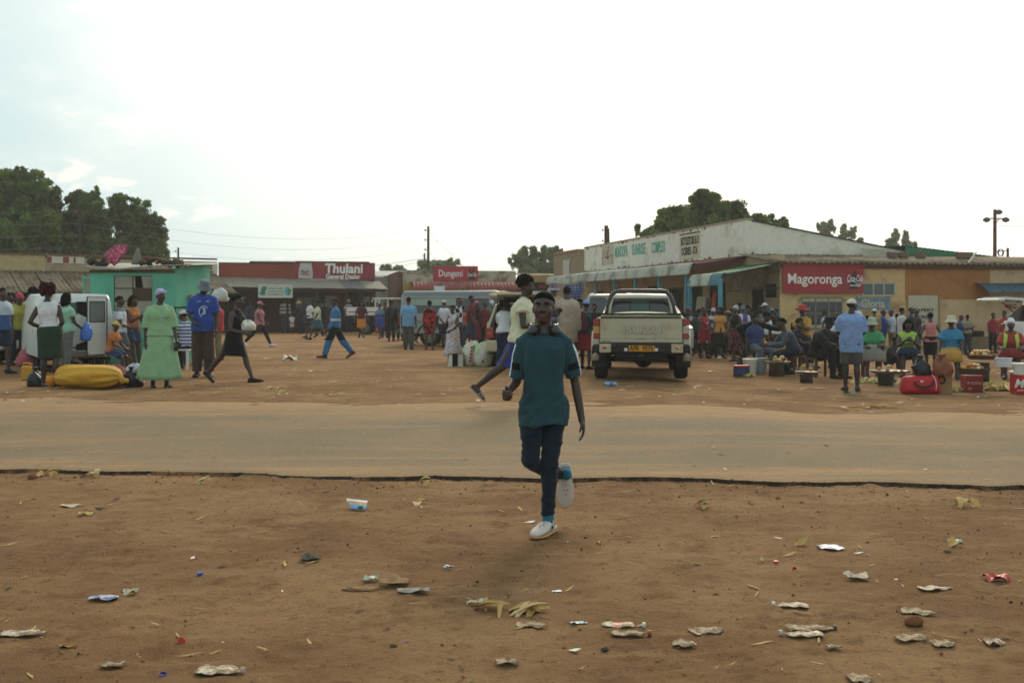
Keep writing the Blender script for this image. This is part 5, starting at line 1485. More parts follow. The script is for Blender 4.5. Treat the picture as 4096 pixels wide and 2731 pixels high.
# ---------------------------------------------------------------- trees
def leaf_material(name,c1,c2):
 m,nt,N,L,b=nodes_mat(name)
 oi=N('ShaderNodeTexCoord').outputs['Object']
 c=mix_node(N,L,rng_node(N,L,noise_node(N,L,oi,.9,5),.35,.65),lin(c1),lin(c2))
 L(c,b.inputs['Base Color']);b.inputs['Roughness'].default_value=.75;b.inputs['Specular IOR Level'].default_value=.12
 tr=N('ShaderNodeBsdfTranslucent');L(c,tr.inputs[0]);mx=N('ShaderNodeMixShader');mx.inputs[0].default_value=.45
 L(b.outputs[0],mx.inputs[1]);L(tr.outputs[0],mx.inputs[2]);L(mx.outputs[0],nt.nodes['Material Output'].inputs[0])
 return m
def tree(name,label,xs,Y,blobs,n,leaf,m,trunk_r=.3,droop=0.0,group=None,seed=1,trunk_h=None):
 """blobs: (photo x, photo y, half-width px, half-height px, depth offset m)"""
 rs=np.random.default_rng(seed);k=Y/FS
 base=at(xs,HY,Y);root=thing(name,label,'tree',(base.x,Y,0),group=group)
 B=[]
 for bx,by,rx,ry,dy in blobs:
  B.append((np.array([(bx-xs)*k,dy,CAMZ-(by-HY)*k]),np.array([rx*k,max(rx,ry)*k*.75,ry*k])))
 vol=np.array([b[1].prod()**(2/3)for b in B]);cnt=(n*vol/vol.sum()).astype(int)
 P=[];
 for(c,r),q in zip(B,cnt):
  nc=max(8,int(26*r.prod()**(1/3)))
  dirs=rs.normal(size=(nc,3));dirs/=np.linalg.norm(dirs,axis=1)[:,None];rad=rs.random((nc,1))**.42*.97
  cc=c+dirs*rad*r;cr=(.11+.20*rs.random((nc,1)))*r.mean()
  which=rs.integers(0,nc,q)
  d=rs.normal(size=(q,3));d/=np.linalg.norm(d,axis=1)[:,None]
  p=cc[which]+d*(rs.random((q,1))**.45)*cr[which]*np.array([1.15,1.15,.8])
  P.append(p)
 P=np.concatenate(P);q=len(P)
 if droop:
  mask=rs.random(q)<.45
  P[mask,2]-=rs.random(mask.sum())**1.5*droop
 s=leaf*(.55+.9*rs.random((q,1)))
 a=rs.normal(size=(q,3));a[:,2]-=.5+droop*.25;a/=np.linalg.norm(a,axis=1)[:,None]
 b=rs.normal(size=(q,3));b-=a*(a*b).sum(1)[:,None];b/=np.linalg.norm(b,axis=1)[:,None]
 w=.42
 V=np.stack([P-a*s,P+b*s*w,P+a*s*1.1,P-b*s*w],1).reshape(-1,3)
 f=np.arange(q*4).reshape(-1,4)
 me=bpy.data.meshes.new('crown');me.vertices.add(q*4);me.vertices.foreach_set('co',V.ravel());me.loops.add(q*4);me.loops.foreach_set('vertex_index',f.ravel());me.polygons.add(q);me.polygons.foreach_set('loop_start',np.arange(0,q*4,4));me.update();me.validate()
 me.materials.append(m);link('crown',me,root)
 mb=MB();th=trunk_h or min(b[0][2]for b in B)*.8
 mb.tube([(0,0,-.3),(.05,0,th*.4),(-.05,.1,th)],[trunk_r*1.3,trunk_r,trunk_r*.8],10)
 for c,r in B:
  c=Vector(c);st=Vector((-.05,.1,th*.8));mb.tube([st,lerp(st,c,.5)+Vector((0,0,-.2)),c+Vector((0,0,float(r[2])*.4))],[trunk_r*.55,trunk_r*.35,trunk_r*.1],7)
  for j in range(4):
   e=c+Vector((float(r[0])*rs.uniform(-.7,.7),float(r[1])*rs.uniform(-.5,.5),float(r[2])*rs.uniform(-.3,.8)));mb.tube([lerp(st,c,.6),lerp(c,e,.5),e],[trunk_r*.25,trunk_r*.15,trunk_r*.05],5)
 mb.out('trunk',M('bark','3a2c22',rough=.95,var=.25,vscale=5,bump=.4),root,True)
 return root
LEAF_A=leaf_material('dark_leaf','788c48','3b4a22');LEAF_B=leaf_material('mid_leaf','7a8e4a','404f26');LEAF_G=leaf_material('grey_leaf','8f9a78','7c8764');LEAF_F=leaf_material('far_leaf','82926c','6f805e')
TG='trees behind the shops'
tree('shade_tree','tallest dark weeping tree behind the old long shop',60,62,[(40,800,140,120,0),(140,740,70,60,0),(-60,800,140,150,1),(180,860,90,110,-.5),(60,960,230,110,-1),(-60,980,150,110,0),(90,690,45,28,0),(215,790,30,60,0)],52000,.125,LEAF_A,.45,1.3,TG,1)
tree('shade_tree','middle dark tree with hanging shoots between the tallest tree and the kiosk',330,64,[(330,830,80,75,0),(300,930,110,110,0),(375,900,55,120,0),(330,780,50,35,0),(385,770,18,22,0)],27000,.12,LEAF_A,.35,1.2,TG,2)
tree('shade_tree','rounded dark tree whose crown ends above the mint kiosk',540,66,[(500,840,85,65,0),(560,890,90,85,0),(610,930,60,80,0),(520,960,120,70,0),(640,990,35,55,0),(470,790,30,18,0)],27000,.12,LEAF_B,.35,.9,TG,3)
tree('mango_tree','broad green tree showing above the white parapet of the complex',2850,52,[(2800,830,120,70,0),(2700,880,130,55,0),(2900,850,110,65,0),(3020,880,90,50,0),(3120,890,50,38,0),(2600,930,90,38,0),(2810,790,70,35,0),(2850,930,260,70,0),(3160,925,20,30,0)],42000,.095,LEAF_B,.35,.5,TG,4)
tree('mango_tree','green tree between the butchery shop and the tan shop',2150,82,[(2110,1030,60,40,0),(2170,1010,50,30,0),(2220,1010,50,28,0),(2140,1080,90,45,0),(2230,1060,60,50,0),(2065,1030,40,34,0)],20000,.13,LEAF_F,.3,.3,TG,5)
tree('mango_tree','low round tree behind the red name board',1750,98,[(1700,1060,40,18,0),(1760,1062,60,24,0),(1810,1048,35,22,0),(1750,1085,90,30,0)],6000,.2,LEAF_F,.3,.2,TG,6)
tree('thorn_tree','flat-topped little tree above the alley between the shops',1560,110,[(1555,1065,28,9,0),(1585,1072,26,9,0),(1530,1075,20,8,0),(1610,1078,22,10,0),(1560,1085,50,10,0)],2600,.2,LEAF_F,.2,.1,TG,7)
tree('gum_tree','thin grey gum tree over the gable roof, next to the broad tree',3290,95,[(3285,910,22,30,0),(3320,905,20,28,0),(3300,945,35,22,0)],2200,.17,LEAF_G,.12,.4,TG,8)
tree('gum_tree','thin grey gum tree with two tufts over the falling roof line',3390,95,[(3375,925,26,32,0),(3410,925,18,22,0),(3385,955,30,14,0),(3440,955,16,10,0)],2200,.17,LEAF_G,.12,.4,TG,9)
tree('gum_tree','narrow pointed gum tree above the roof, left of its twin',3580,90,[(3578,950,18,32,0),(3585,925,9,18,0),(3555,965,12,18,0),(3575,990,34,20,0)],2300,.16,LEAF_G,.12,.4,TG,10)
tree('gum_tree','narrow pointed gum tree standing close above the green roof end',3628,92,[(3625,960,16,28,0),(3622,935,8,14,0),(3640,985,26,22,0)],2100,.16,LEAF_G,.12,.4,TG,11)
# ---------------------------------------------------------------- vehicles (local frame: x right, y forward, z up, rear at y = 0)
RUBBER=M('tyre_rubber','1b1917',rough=.95,var=.25,vscale=8)
BLACKP=M('black_plastic','1c1a19',rough=.65)
UNDER=M('underbody','120f0d',rough=.95)
REDL=M('red_lens','8e1a1a',rough=.25,spec=.6);AMBL=M('amber_lens','b5884a',rough=.3);CLEAR=M('clear_lens','b8b6ac',rough=.15,spec=.6)
CARGLASS=mat('car_glass',(.018,.02,.02),rough=.06,spec=.7,var=.0)
def paint(nm,c,dirt='8f7d62',amt=.35):
 return mat(nm,lin(c),rough=.38,spec=.5,var=.05,vscale=1.2,col2=lin(dirt),c2amt=amt,c2scale=1.3,coat=.25)
SILVER=paint('dusty_silver_paint','aea189','95815f',.45);WHITECAR=paint('white_car_paint','cfcdc6');BEIGE=paint('beige_car_paint','b8a88a');SILV2=paint('silver_car_paint','8e8c86')
def wheel(root,x,y,r=.33,wd=.2,rimc='6d6a66'):
 mb=MB();hw=wd/2
 mb.lathe([(r*.62,-hw),(r*.9,-hw),(r*.985,-hw*.75),(r,-hw*.3),(r,hw*.3),(r*.985,hw*.75),(r*.9,hw),(r*.62,hw),(r*.6,0),(r*.62,-hw)],(x,y,r),24,'x')
 w=mb.out('wheel',RUBBER,root,'auto')
 s=1 if x>0 else-1
 mb=MB();mb.lathe([(.02,s*hw*.55),(r*.2,s*hw*.5),(r*.5,s*hw*.35),(r*.6,s*hw*.9),(r*.615,s*hw*.9),(r*.6,-s*hw*.6),(.02,-s*hw*.5)],(x,y,r),20,'x')
 mb.out('rim',M('wheel_rim',rimc,rough=.4,metal=.3,var=.1),w,'auto')
 return w
def car_body(root,prof,w,belt,wtop,m,name='body'):
 zt=max(p[1]for p in prof);n=len(prof)
 cy=sum(p[0]for p in prof)/n;cz=belt
 hw=lambda z:w if z<=belt else lerp(w,wtop,((z-belt)/(zt-belt))**1.3)
 mb=MB();vs=[];fr=(-1,-.93,-.6,0,.6,.93,1)
 for y,z in prof:
  for f in fr:
   a=abs(f);ins=.035 if a==1 else 0;crown=.02*(1-f*f)if z>.7 else 0
   yy=y+(-ins if y>cy else ins)+(0 if a>.95 else(.03*(1-a)*(1 if y>cy else-1)));zz=z+crown-(ins if z>cz else-ins)*.8
   vs.append((f*(hw(z)-.0),yy,zz))
 k=len(fr);fs=[]
 for i in range(n):
  j=(i+1)%n
  for q in range(k-1):fs.append((i*k+q,j*k+q,j*k+q+1,i*k+q+1))
 fs.append(tuple(i*k for i in reversed(range(n))));fs.append(tuple(i*k+k-1 for i in range(n)))
 mb.add(vs,fs)
 b=mb.out(name,m,root,'auto')
 return b,hw
def side_glass(root,hw,polys,name='side_window',m=None):
 for s in(1,-1):
  for p in polys:
   mb=MB();pts=[Vector((s*(hw(z)+.004),y,z))for y,z in p]
   mb.slab(pts,(-s*.012,0,0));mb.out(name,m or CARGLASS,root)
def end_glass(root,y0,z0,w0,y1,z1,w1,out_,name,m=None):
 mb=MB();mb.slab([(-w0,y0,z0),(w0,y0,z0),(w1,y1,z1),(-w1,y1,z1)],(0,out_,.004));return mb.out(name,m or CARGLASS,root)
def place_vehicle(name,label,cat,xs,Y,rz,group=None,dz=0.0):
 X=(xs-CX)*Y/FS
 return thing(name,label,cat,(X,Y,gz(X,Y)+dz),R(rz),group)
def arch(mb,x,y,r,th=.05,wd=.05):
 s=1 if x>0 else-1
 mb.tube([(x,y+r*math.cos(a),r*.84+r*math.sin(a))for a in np.linspace(R(-12),R(192),15)],[(wd,th)]*15,8,ref=(1,0,0))
def pickup():
 root=place_vehicle('pickup_truck','dusty silver double cab pickup with black roll bar, seen from behind','pickup truck',2564,19.5,-6.5)
 P=SILVER
 mb=MB()
 for s in(1,-1):
  mb.box((s*.765,1.05,.88),(.09,2.05,.54),bev=.025)
 mb.box((0,1.05,.64),(1.46,2.0,.06));b=mb.out('load_bed',P,root)
 mb=MB()
 for s in(1,-1):
  mb.tube([(s*.83,.98+.50*math.cos(a),.40+.48*math.sin(a))for a in np.linspace(R(-5),R(185),17)],[(.085,.045)]*17,8,ref=(1,0,0))
  o=mb.out('wheel_arch',P,root,True);mb=MB()
 mb=MB();mb.box((0,-.0,.955),(1.462,.05,.375),bev=.012);mb.box((0,-.018,.735),(1.462,.06,.065),bev=.012)
 tg=mb.out('tailgate',P,root)
 mb=MB();mb.box((0,-.006,1.148),(1.44,.045,.012));mb.out('seam',BLACKP,tg)
 F=Matrix(((1,0,0),(0,0,-1),(0,1,0)))
 text('ISUZU','maker_lettering',P,tg,Vector((.015,-.0275,.925)),.185,F,.009,.007,0,1.38)
 text('ISUZU','letter_shade',M('letter_shade_tan','8f8069',rough=.9),tg,Vector((.017,-.0262,.923)),.185,F,.0012,.014,0,1.38)  # bolder tan copy behind the raised letters paints in their shadow outline
 mb=MB();mb.box((-.66,-.049,.735),(.05,.006,.022));mb.out('badge',M('red_badge','7a2d2a',rough=.5),tg)
 mb=MB();mb.box((-.585,-.049,.735),(.08,.006,.016));mb.out('badge',M('grey_badge','6b665e',rough=.5),tg)
 mb=MB();mb.box((0,-.03,.755),(.16,.02,.03),bev=.006);mb.out('handle',BLACKP,tg)
 for s in(1,-1):
  mb=MB();mb.box((s*.80,.02,1.065),(.115,.07,.13),bev=.012);l=mb.out('tail_light',REDL,root)
  mb=MB();mb.box((s*.80,.02,.93),(.115,.068,.132),bev=.008);mb.out('lens',AMBL if s<0 else M('pale_lens','a99c88',rough=.3),l)
  mb=MB();mb.box((s*.80,.02,.82),(.115,.07,.085),bev=.010);mb.out('lens',REDL,l)
  mb=MB();mb.box((s*.80,.03,.71),(.12,.06,.13),bev=.02);mb.out('corner_panel',P,root)
 for s in(1,-1):mb=MB();mb.box((s*.635,-.10,.605),(.21,.14,.155),bev=.015);bp=mb.out('bumper_end',P,root)
 mb=MB();mb.box((0,-.09,.60),(1.06,.16,.15),bev=.02)
 for s in(1,-1):mb.box((s*.805,-.04,.60),(.13,.22,.15),bev=.03)
 mb.out('step_plate',BLACKP,root)
 mb=MB();mb.box((0,-.06,.50),(.86,.1,.05));mb.tube([(-.05,-.16,.47),(.05,-.16,.47)],.03,8);mb.out('tow_bar',M('tow_bar_steel','2c2622',rough=.8),root)
 mb=MB();mb.box((0.01,-.178,.607),(.455,.012,.105));pl=mb.out('number_plate',M('yellow_plate','c98716',rough=.5,var=.08),root)
 [text(w_,'plate_lettering',M('plate_black','1d1813',rough=.6),pl,Vector((x_,-.185,.607)),.115,F,.002,.003,0,.82)for w_,x_ in(('AFR',-.118),('9570',.118))]
 for s in(1,-1):
  mb=MB();mb.box((s*.27,-.175,.585),(.055,.01,.055));mb.out('reflector',M('white_reflector','cfcac0',rough=.4),root)
  mb=MB();mb.box((s*.645,-.174,.615),(.075,.008,.05),rot=Matrix.Rotation(R(12),3,'Y'));r_=mb.out('sticker',M('white_sticker','cdb9ae',rough=.5),root)
  mb=MB();mb.slab([(s*.645-.036,-.179,.595),(s*.645+.036,-.179,.59),(s*.645+.03,-.179,.63 if s<0 else.605),(s*.645-.036,-.179,.635)],(0,.003,0));mb.out('red_mark',M('red_sticker','b02a25',rough=.5),r_)
 CRM=M('cream_cover','bdb19a',rough=.8,var=.08)
 mb=MB()
 for x0,x1 in((-.72,-.44),(-.43,0),(.01,.44),(.45,.72)):mb.box(((x0+x1)/2,.06,1.18),(x1-x0,.10,.045),bev=.02)
 cv=mb.out('cargo_cover',CRM,root,'auto')
 mb=MB();rings=[]
 for y in np.linspace(.12,1.95,8):rings.append([Vector((.72*math.cos(a),y,1.17+(.085*math.sin(math.pi*min(1,(y+.3)/2.3))if math.sin(a)>0 else 0)*math.sin(a)+(.0 if math.sin(a)>=0 else-.02)))for a in(2*math.pi*j/20 for j in range(20))])
 mb.loft(rings);mb.out('cover_sheet',CRM,cv,True)
 mb=MB();mb.tube([(-.90,.0,1.225),(-.5,.0,1.215),(0,.0,1.222),(.5,.0,1.212),(.88,.0,1.205)],.018,6);mb.box((0,.01,1.222),(1.5,.03,.02))
 for x in(-.80,.80):
  for k in range(3):mb.tube([(x+.02*k,-.02,1.23),(x+(.06-.05*k),-.03,1.14),(x-.05+.03*k,-.02,1.21)],.006,5)
 mb.out('rail',BLACKP,root)
 prof=[(2.06,.55),(2.06,1.02),(2.10,1.08),(2.26,1.52),(2.36,1.585),(3.1,1.60),(3.45,1.55),(4.02,1.08),(5.0,.98),(5.08,.8),(5.08,.5)]
 bd,hw=car_body(root,prof,.80,1.05,.62,P,'cab')
 def onrear(z):return 2.10+(z-1.08)*(.16/.44)
 rear=[]
 for k,(xa,xb)in enumerate(((-.60,-.215),(-.205,.185),(.195,.60))):
  z0,z1=1.16,1.52
  sh=lambda x,z:x*(1-.10*(z-z0)/(z1-z0))
  mb=MB();mb.slab([(sh(xa,z0),onrear(z0)-.055,z0),(sh(xb,z0),onrear(z0)-.055,z0),(sh(xb,z1),onrear(z1)-.055,z1),(sh(xa,z1),onrear(z1)-.055,z1)],(0,.02,0))
  g=mat('green_view_pane',(.03,.055,.04),rough=.15,spec=.5,var=.15,vscale=3)if k==1 else CARGLASS  # green seen through the cab, put into the middle pane's colour
  mb.out('rear_window_pane',g,root)
 mb=MB()
 for x in(-.21,.19):mb.tube([(x,onrear(1.16)-.062,1.16),(x*.9,onrear(1.52)-.062,1.52)],.008,5)
 mb.out('window_divider',BLACKP,root)
 side_glass(root,hw,[[(2.22,1.12),(2.9,1.12),(2.9,1.48),(2.36,1.48)],[(2.96,1.12),(3.85,1.12),(3.45,1.48),(2.96,1.48)]])
 end_glass(root,4.0,1.10,.68,3.5,1.52,.56,.012,'windscreen')
 mb=MB();mb.tube([(-.68,1.85,1.12),(-.655,1.88,1.36),(-.58,1.92,1.56),(-.50,1.93,1.635),(-.4,1.93,1.655),(.4,1.93,1.655),(.50,1.93,1.635),(.58,1.92,1.56),(.655,1.88,1.36),(.68,1.85,1.12)],.042,10)
 for s in(1,-1):mb.tube([(s*.655,1.88,1.36),(s*.72,1.45,1.18),(s*.74,1.1,1.15)],.03,8)
 mb.out('roll_bar',M('black_roll_bar','2a2725',rough=.35,spec=.5),root,True)
 for s in(1,-1):
  mb=MB();mb.box((s*.95,3.55,1.13),(.14,.08,.2),bev=.03);mb.tube([(s*.80,3.55,1.08),(s*.9,3.55,1.1)],.02,6);mb.out('wing_mirror',BLACKP,root)
 mb=MB();mb.box((0,1.0,.50),(.9,2.3,.24));mb.box((0,3.6,.48),(1.4,2.6,.2));mb.tube([(-.65,.98,.37),(.65,.98,.37)],.055,8);mb.ell((.05,.98,.36),(.17,.15,.16),nu=10,nv=6);mb.out('chassis',UNDER,root)
 mb=MB();mb.tube([(.45,-.02,.40),(.45,.6,.42)],.03,8);mb.out('exhaust',M('exhaust_steel','3b322b',rough=.7),root)
 for s in(1,-1):
  mb=MB();mb.box((s*.765,.46,.40),(.27,.015,.32));mb.out('mud_flap',M('rubber_flap','23201e',rough=.9,var=.2),root)
  for y in(.98,4.05):wheel(root,s*.74,y,.365,.245)
pickup()
def wagon():
 root=place_vehicle('estate_car','beige estate car with its tailgate raised, stacked with goods on the roof','car',2097,24.0,-1)
 prof=[(0.0,.32),(-.04,.55),(.0,.95),(.28,1.40),(.5,1.43),(2.2,1.45),(2.6,1.38),(3.3,.95),(4.3,.78),(4.4,.35)]
 bd,hw=car_body(root,[(.55,.32),(.55,.95),(.62,1.40),(.7,1.43),(2.2,1.45),(2.6,1.38),(3.3,.95),(4.3,.78),(4.4,.35)],.845,.95,.60,BEIGE)
 for s in(1,-1):
  mb=MB();mb.slab([(s*.845,-.02,.34),(s*.845,.56,.34),(s*.845,.56,.95),(s*.64,.56,1.40),(s*.66,.26,1.38),(s*.80,.02,.95)],(-s*.05,0,0));mb.out('rear_wing',BEIGE,root)
  mb=MB();mb.box((s*.755,-.03,.75),(.20,.10,.25),bev=.03);l=mb.out('tail_light',REDL,root)
  mb=MB();mb.box((s*.775,-.082,.76),(.10,.012,.08));mb.out('lens',M('orange_lens','a5502c',rough=.3),l)
  mb=MB();mb.slab([(s*.80,.12,1.0),(s*.80,.5,1.0),(s*.69,.5,1.32),(s*.70,.28,1.32)],(s*.012,0,0));mb.out('side_window',CARGLASS,root)
  for y in(.75,3.4):wheel(root,s*.72,y,.31,.19)
 mb=MB();mb.box((0,-.06,.47),(1.66,.16,.26),bev=.04);bp=mb.out('bumper',BEIGE,root)
 mb=MB();mb.box((-.5,-.145,.55),(.05,.01,.04));mb.out('reflector',M('red_sticker','b02a25',rough=.5),bp)
 mb=MB();mb.box((0,.3,.62),(1.5,.5,.05));mb.box((0,.54,1.0),(1.4,.02,.8));mb.out('boot_interior',DARK,root)
 mb=MB();mb.slab([(-.60,.28,1.41),(.60,.28,1.41),(.58,-.72,1.60),(-.58,-.72,1.60)],(0,.01,.05));tg=mb.out('raised_tailgate',BEIGE,root)
 mb=MB();mb.slab([(-.46,.05,1.44),(.46,.05,1.44),(.44,-.5,1.545),(-.44,-.5,1.545)],(0,0,-.008));mb.out('rear_window',CARGLASS,tg)
 mb=MB()
 for s in(1,-1):mb.tube([(s*.62,.25,1.05),(s*.58,-.2,1.46)],.012,6)
 mb.out('strut',BLACKP,tg)
 mb=MB()
 for y in(1.0,2.0):mb.box((0,y,1.50),(1.2,.05,.04))
 mb.out('roof_rack',BLACKP,root)
 mb=MB();mb.box((0,2,.38),(1.5,4,.16));mb.out('underbody',UNDER,root)
wagon()
def minibus(name,label,xs,Y,rz,P,open_door=False):
 root=place_vehicle(name,label,'minibus',xs,Y,rz)
 prof=[(0,.42),(-.02,.95),(.06,1.75),(.16,1.86),(3.2,1.88),(3.6,1.80),(4.25,1.15),(4.62,.95),(4.7,.6),(4.68,.4)]
 bd,hw=car_body(root,prof,.84,1.0,.74,P)
 W_=[[(.25,1.12),(1.95,1.12),(1.95,1.62),(.25,1.62)],[(2.02,1.12),(3.0,1.12),(3.0,1.62),(2.02,1.62)],[(3.08,1.12),(4.0,1.12),(3.62,1.62),(3.08,1.62)]]
 side_glass(root,hw,W_)
 for s in(1,-1):
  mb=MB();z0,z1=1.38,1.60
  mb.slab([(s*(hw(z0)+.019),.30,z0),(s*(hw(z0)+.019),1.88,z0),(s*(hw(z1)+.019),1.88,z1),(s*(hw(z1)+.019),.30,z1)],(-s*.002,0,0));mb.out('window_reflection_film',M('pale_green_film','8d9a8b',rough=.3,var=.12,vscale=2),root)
  mb=MB();mb.slab([(s*.85,.05,.80),(s*.85,4.5,.80),(s*.85,4.5,.86),(s*.85,.05,.86)],(-s*.02,0,0));mb.out('side_strip',M('grey_strip','77736c',rough=.6),root)
  mb=MB();mb.slab([(s*.775,.1,1.72),(s*.775,3.4,1.72),(s*.755,3.4,1.80),(s*.755,.1,1.80)],(-s*.03,0,0));mb.out('roof_gutter',M('grey_blue_band','6d7a88',rough=.5),root)
  for y in(1.0,3.75):
   wheel(root,s*.72,y,.34,.2,'8a8378');mb=MB();arch(mb,s*.835,y,.42,.035,.02);mb.out('wheel_arch',BLACKP,root,True)
 end_glass(root,-.0,1.1,.70,.055,1.66,.66,-.03,'rear_window')
 end_glass(root,4.22,1.2,.68,3.66,1.76,.62,.03,'windscreen')
 for s in(1,-1):
  mb=MB();mb.box((s*.74,-.02,.85),(.14,.06,.3),bev=.02);mb.out('tail_light',REDL,root)
  mb=MB();mb.box((s*.66,4.68,.78),(.24,.06,.16),bev=.03);mb.out('headlight',CLEAR,root)
 mb=MB();mb.box((0,-.05,.5),(1.62,.1,.16),bev=.03);mb.out('bumper',M('grey_bumper','5b5853',rough=.6),root)
 mb=MB();mb.box((0,2.3,.4),(1.5,4.3,.14));mb.out('underbody',UNDER,root)
 return root,hw
minibus('minibus','silver minibus side on in front of the butchery shop, white bucket on its roof',(1602+2050)/2-216,37.5,-90,SILV2)
def white_van():
 root=place_vehicle('white_van','small white van seen from behind with its side-hinged rear door open','van',306,22.6,30)
 root.scale=(.95,.95,.95)
 prof=[(0,.30),(-.02,.9),(.08,1.55),(.2,1.68),(2.4,1.70),(3.0,1.55),(3.3,.95),(3.5,.6),(3.5,.32)]
 bd,hw=car_body(root,prof,.80,.95,.70,WHITECAR)
 mb=MB();mb.slab([(-.60,-.035,.95),(.02,-.035,.95),(.02,.03,1.5),(-.56,.03,1.5)],(0,.012,0));mb.out('rear_window',CARGLASS,root)
 mb=MB();mb.slab([(.60,-.02,.95),(.76,.02,.95),(.70,.09,1.45),(.58,.05,1.48)],(0,.03,0));mb.out('side_window',CARGLASS,root)
 mb=MB();mb.slab([(-.02,-.05,.42),(.58,-.05,.42),(.56,.02,1.52),(0,.02,1.52)],(0,.02,0));mb.out('load_opening',DARK,root)
 dr=MB();q=lambda u,z:(.62-.48*u,-.06-.45*u,z)
 b=[q(0,.36),q(1,.36),q(1,1.02),q(0,1.02)];dr.slab(b,(.02,.03,0))
 for u0,u1,z0,z1 in((0,1,1.02,1.08),(0,.12,1.08,1.52),(.88,1,1.08,1.52),(0,1,1.52,1.62)):dr.slab([q(u0,z0),q(u1,z0),q(u1,z1),q(u0,z1)],(.02,.03,0))
 d=dr.out('rear_door',WHITECAR,root)
 mb=MB();mb.slab([q(.14,1.09),q(.86,1.09),q(.86,1.51),q(.14,1.51)],(.008,.012,0));mb.out('door_window',mat('pale_glass',(.16,.17,.15),rough=.1,spec=.6,var=.1),d)
 mb=MB()
 for pts in([q(.12,1.08),q(.88,1.08),q(.88,1.52),q(.12,1.52),q(.12,1.08)],[q(.0,.36),q(0,1.62),q(1,1.62),q(1,.36),q(0,.36)]):mb.tube(pts,.014,5)
 mb.out('door_seal',BLACKP,d)
 mb=MB();mb.box(q(.85,.93),(.04,.03,.05));mb.out('handle',BLACKP,d)
 mb=MB();mb.slab([(-.62,-.045,.5),(.66,-.045,.5),(.66,-.045,.53),(-.62,-.045,.53)],(0,.02,0));mb.out('trim_strip',BLACKP,root)
 for s in(1,-1):
  for y in(.6,2.8):wheel(root,s*.68,y,.28,.17)
  mb=MB();mb.box((s*.74,-.03,.72),(.08,.05,.22),bev=.01);mb.out('tail_light',REDL,root)
 mb=MB();mb.box((0,-.06,.38),(1.56,.12,.16),bev=.03);mb.out('bumper',M('grey_bumper2','8d8a83',rough=.6),root)
 mb=MB();mb.box((0,1.7,.3),(1.4,3.2,.12));mb.out('underbody',UNDER,root)
white_van()
def hatchback(label,xs,Y,rz,P,tail_up=False,name='hatchback'):
 root=place_vehicle(name,label,'car',xs,Y,rz)
 prof=[(0,.34),(-.03,.6),(.03,.95),(.42,1.40),(.7,1.46),(1.9,1.47),(2.25,1.40),(2.95,.98),(3.75,.82),(3.9,.6),(3.88,.34)]
 bd,hw=car_body(root,prof,.82,.95,.60,P)
 side_glass(root,hw,[[(.4,1.0),(1.25,1.0),(1.25,1.36),(.68,1.36)],[(1.32,1.0),(2.7,1.0),(2.2,1.36),(1.32,1.36)]])
 end_glass(root,.04,1.0,.66,.40,1.38,.55,-.03,'rear_window',DARK if tail_up else None);end_glass(root,2.92,1.0,.66,2.28,1.39,.56,.02,'windscreen')
 for s in(1,-1):
  for y in(.7,3.15):
   wheel(root,s*.71,y,.30,.18);mb=MB();arch(mb,s*.815,y,.36,.03,.02);mb.out('wheel_arch',BLACKP,root,True)
  mb=MB();mb.box((s*.72,.0,.82),(.16,.08,.22),bev=.02);mb.out('tail_light',REDL,root)
  mb=MB();mb.box((s*.62,3.82,.70),(.30,.10,.15),bev=.04);mb.out('headlight',CLEAR,root)
  mb=MB();mb.box((s*.70,3.90,.45),(.12,.03,.07),bev=.01);mb.out('indicator',M('orange_lens','a5502c',rough=.3),root)
  mb=MB();mb.box((s*.93,2.55,1.02),(.14,.08,.11),bev=.03);mb.out('wing_mirror',P,root)
 mb=MB();mb.box((0,3.92,.62),(.8,.03,.12));mb.out('grille',BLACKP,root)
 for y in(-.05,3.9):
  mb=MB();mb.box((0,y,.44),(1.58,.10,.16),bev=.03);mb.out('bumper',P,root)
 mb=MB();mb.box((0,1.95,.3),(1.44,3.6,.14));mb.out('underbody',UNDER,root)
 if tail_up:
  mb=MB();mb.slab([(-.62,.42,1.44),(.62,.42,1.44),(.60,-.55,1.50),(-.60,-.55,1.50)],(0,0,.06));mb.box((0,-.62,1.49),(1.22,.16,.08),bev=.03);t=mb.out('raised_tailgate',P,root)
  mb=MB();mb.slab([(-.5,.2,1.445),(.5,.2,1.445),(.48,-.35,1.482),(-.48,-.35,1.482)],(0,0,-.004));mb.out('rear_window',CARGLASS,t)
  mb=MB()
  for s in(1,-1):mb.tube([(s*.64,.32,1.1),(s*.6,-.1,1.46)],.012,6)
  mb.out('strut',BLACKP,t)
 return root
hatchback('white hatchback at the far left behind the crowd, only its bonnet and screen showing',62-3.9*FS/25.5,25.5,-90,WHITECAR)
hatchback('silver hatchback facing us, hidden behind the dusty pickup but for one headlight',2562,26+3.9,180,SILV2)
hatchback('white hatchback with raised tailgate standing by the blue awning doorway',4068,25.5,-90,WHITECAR,True)
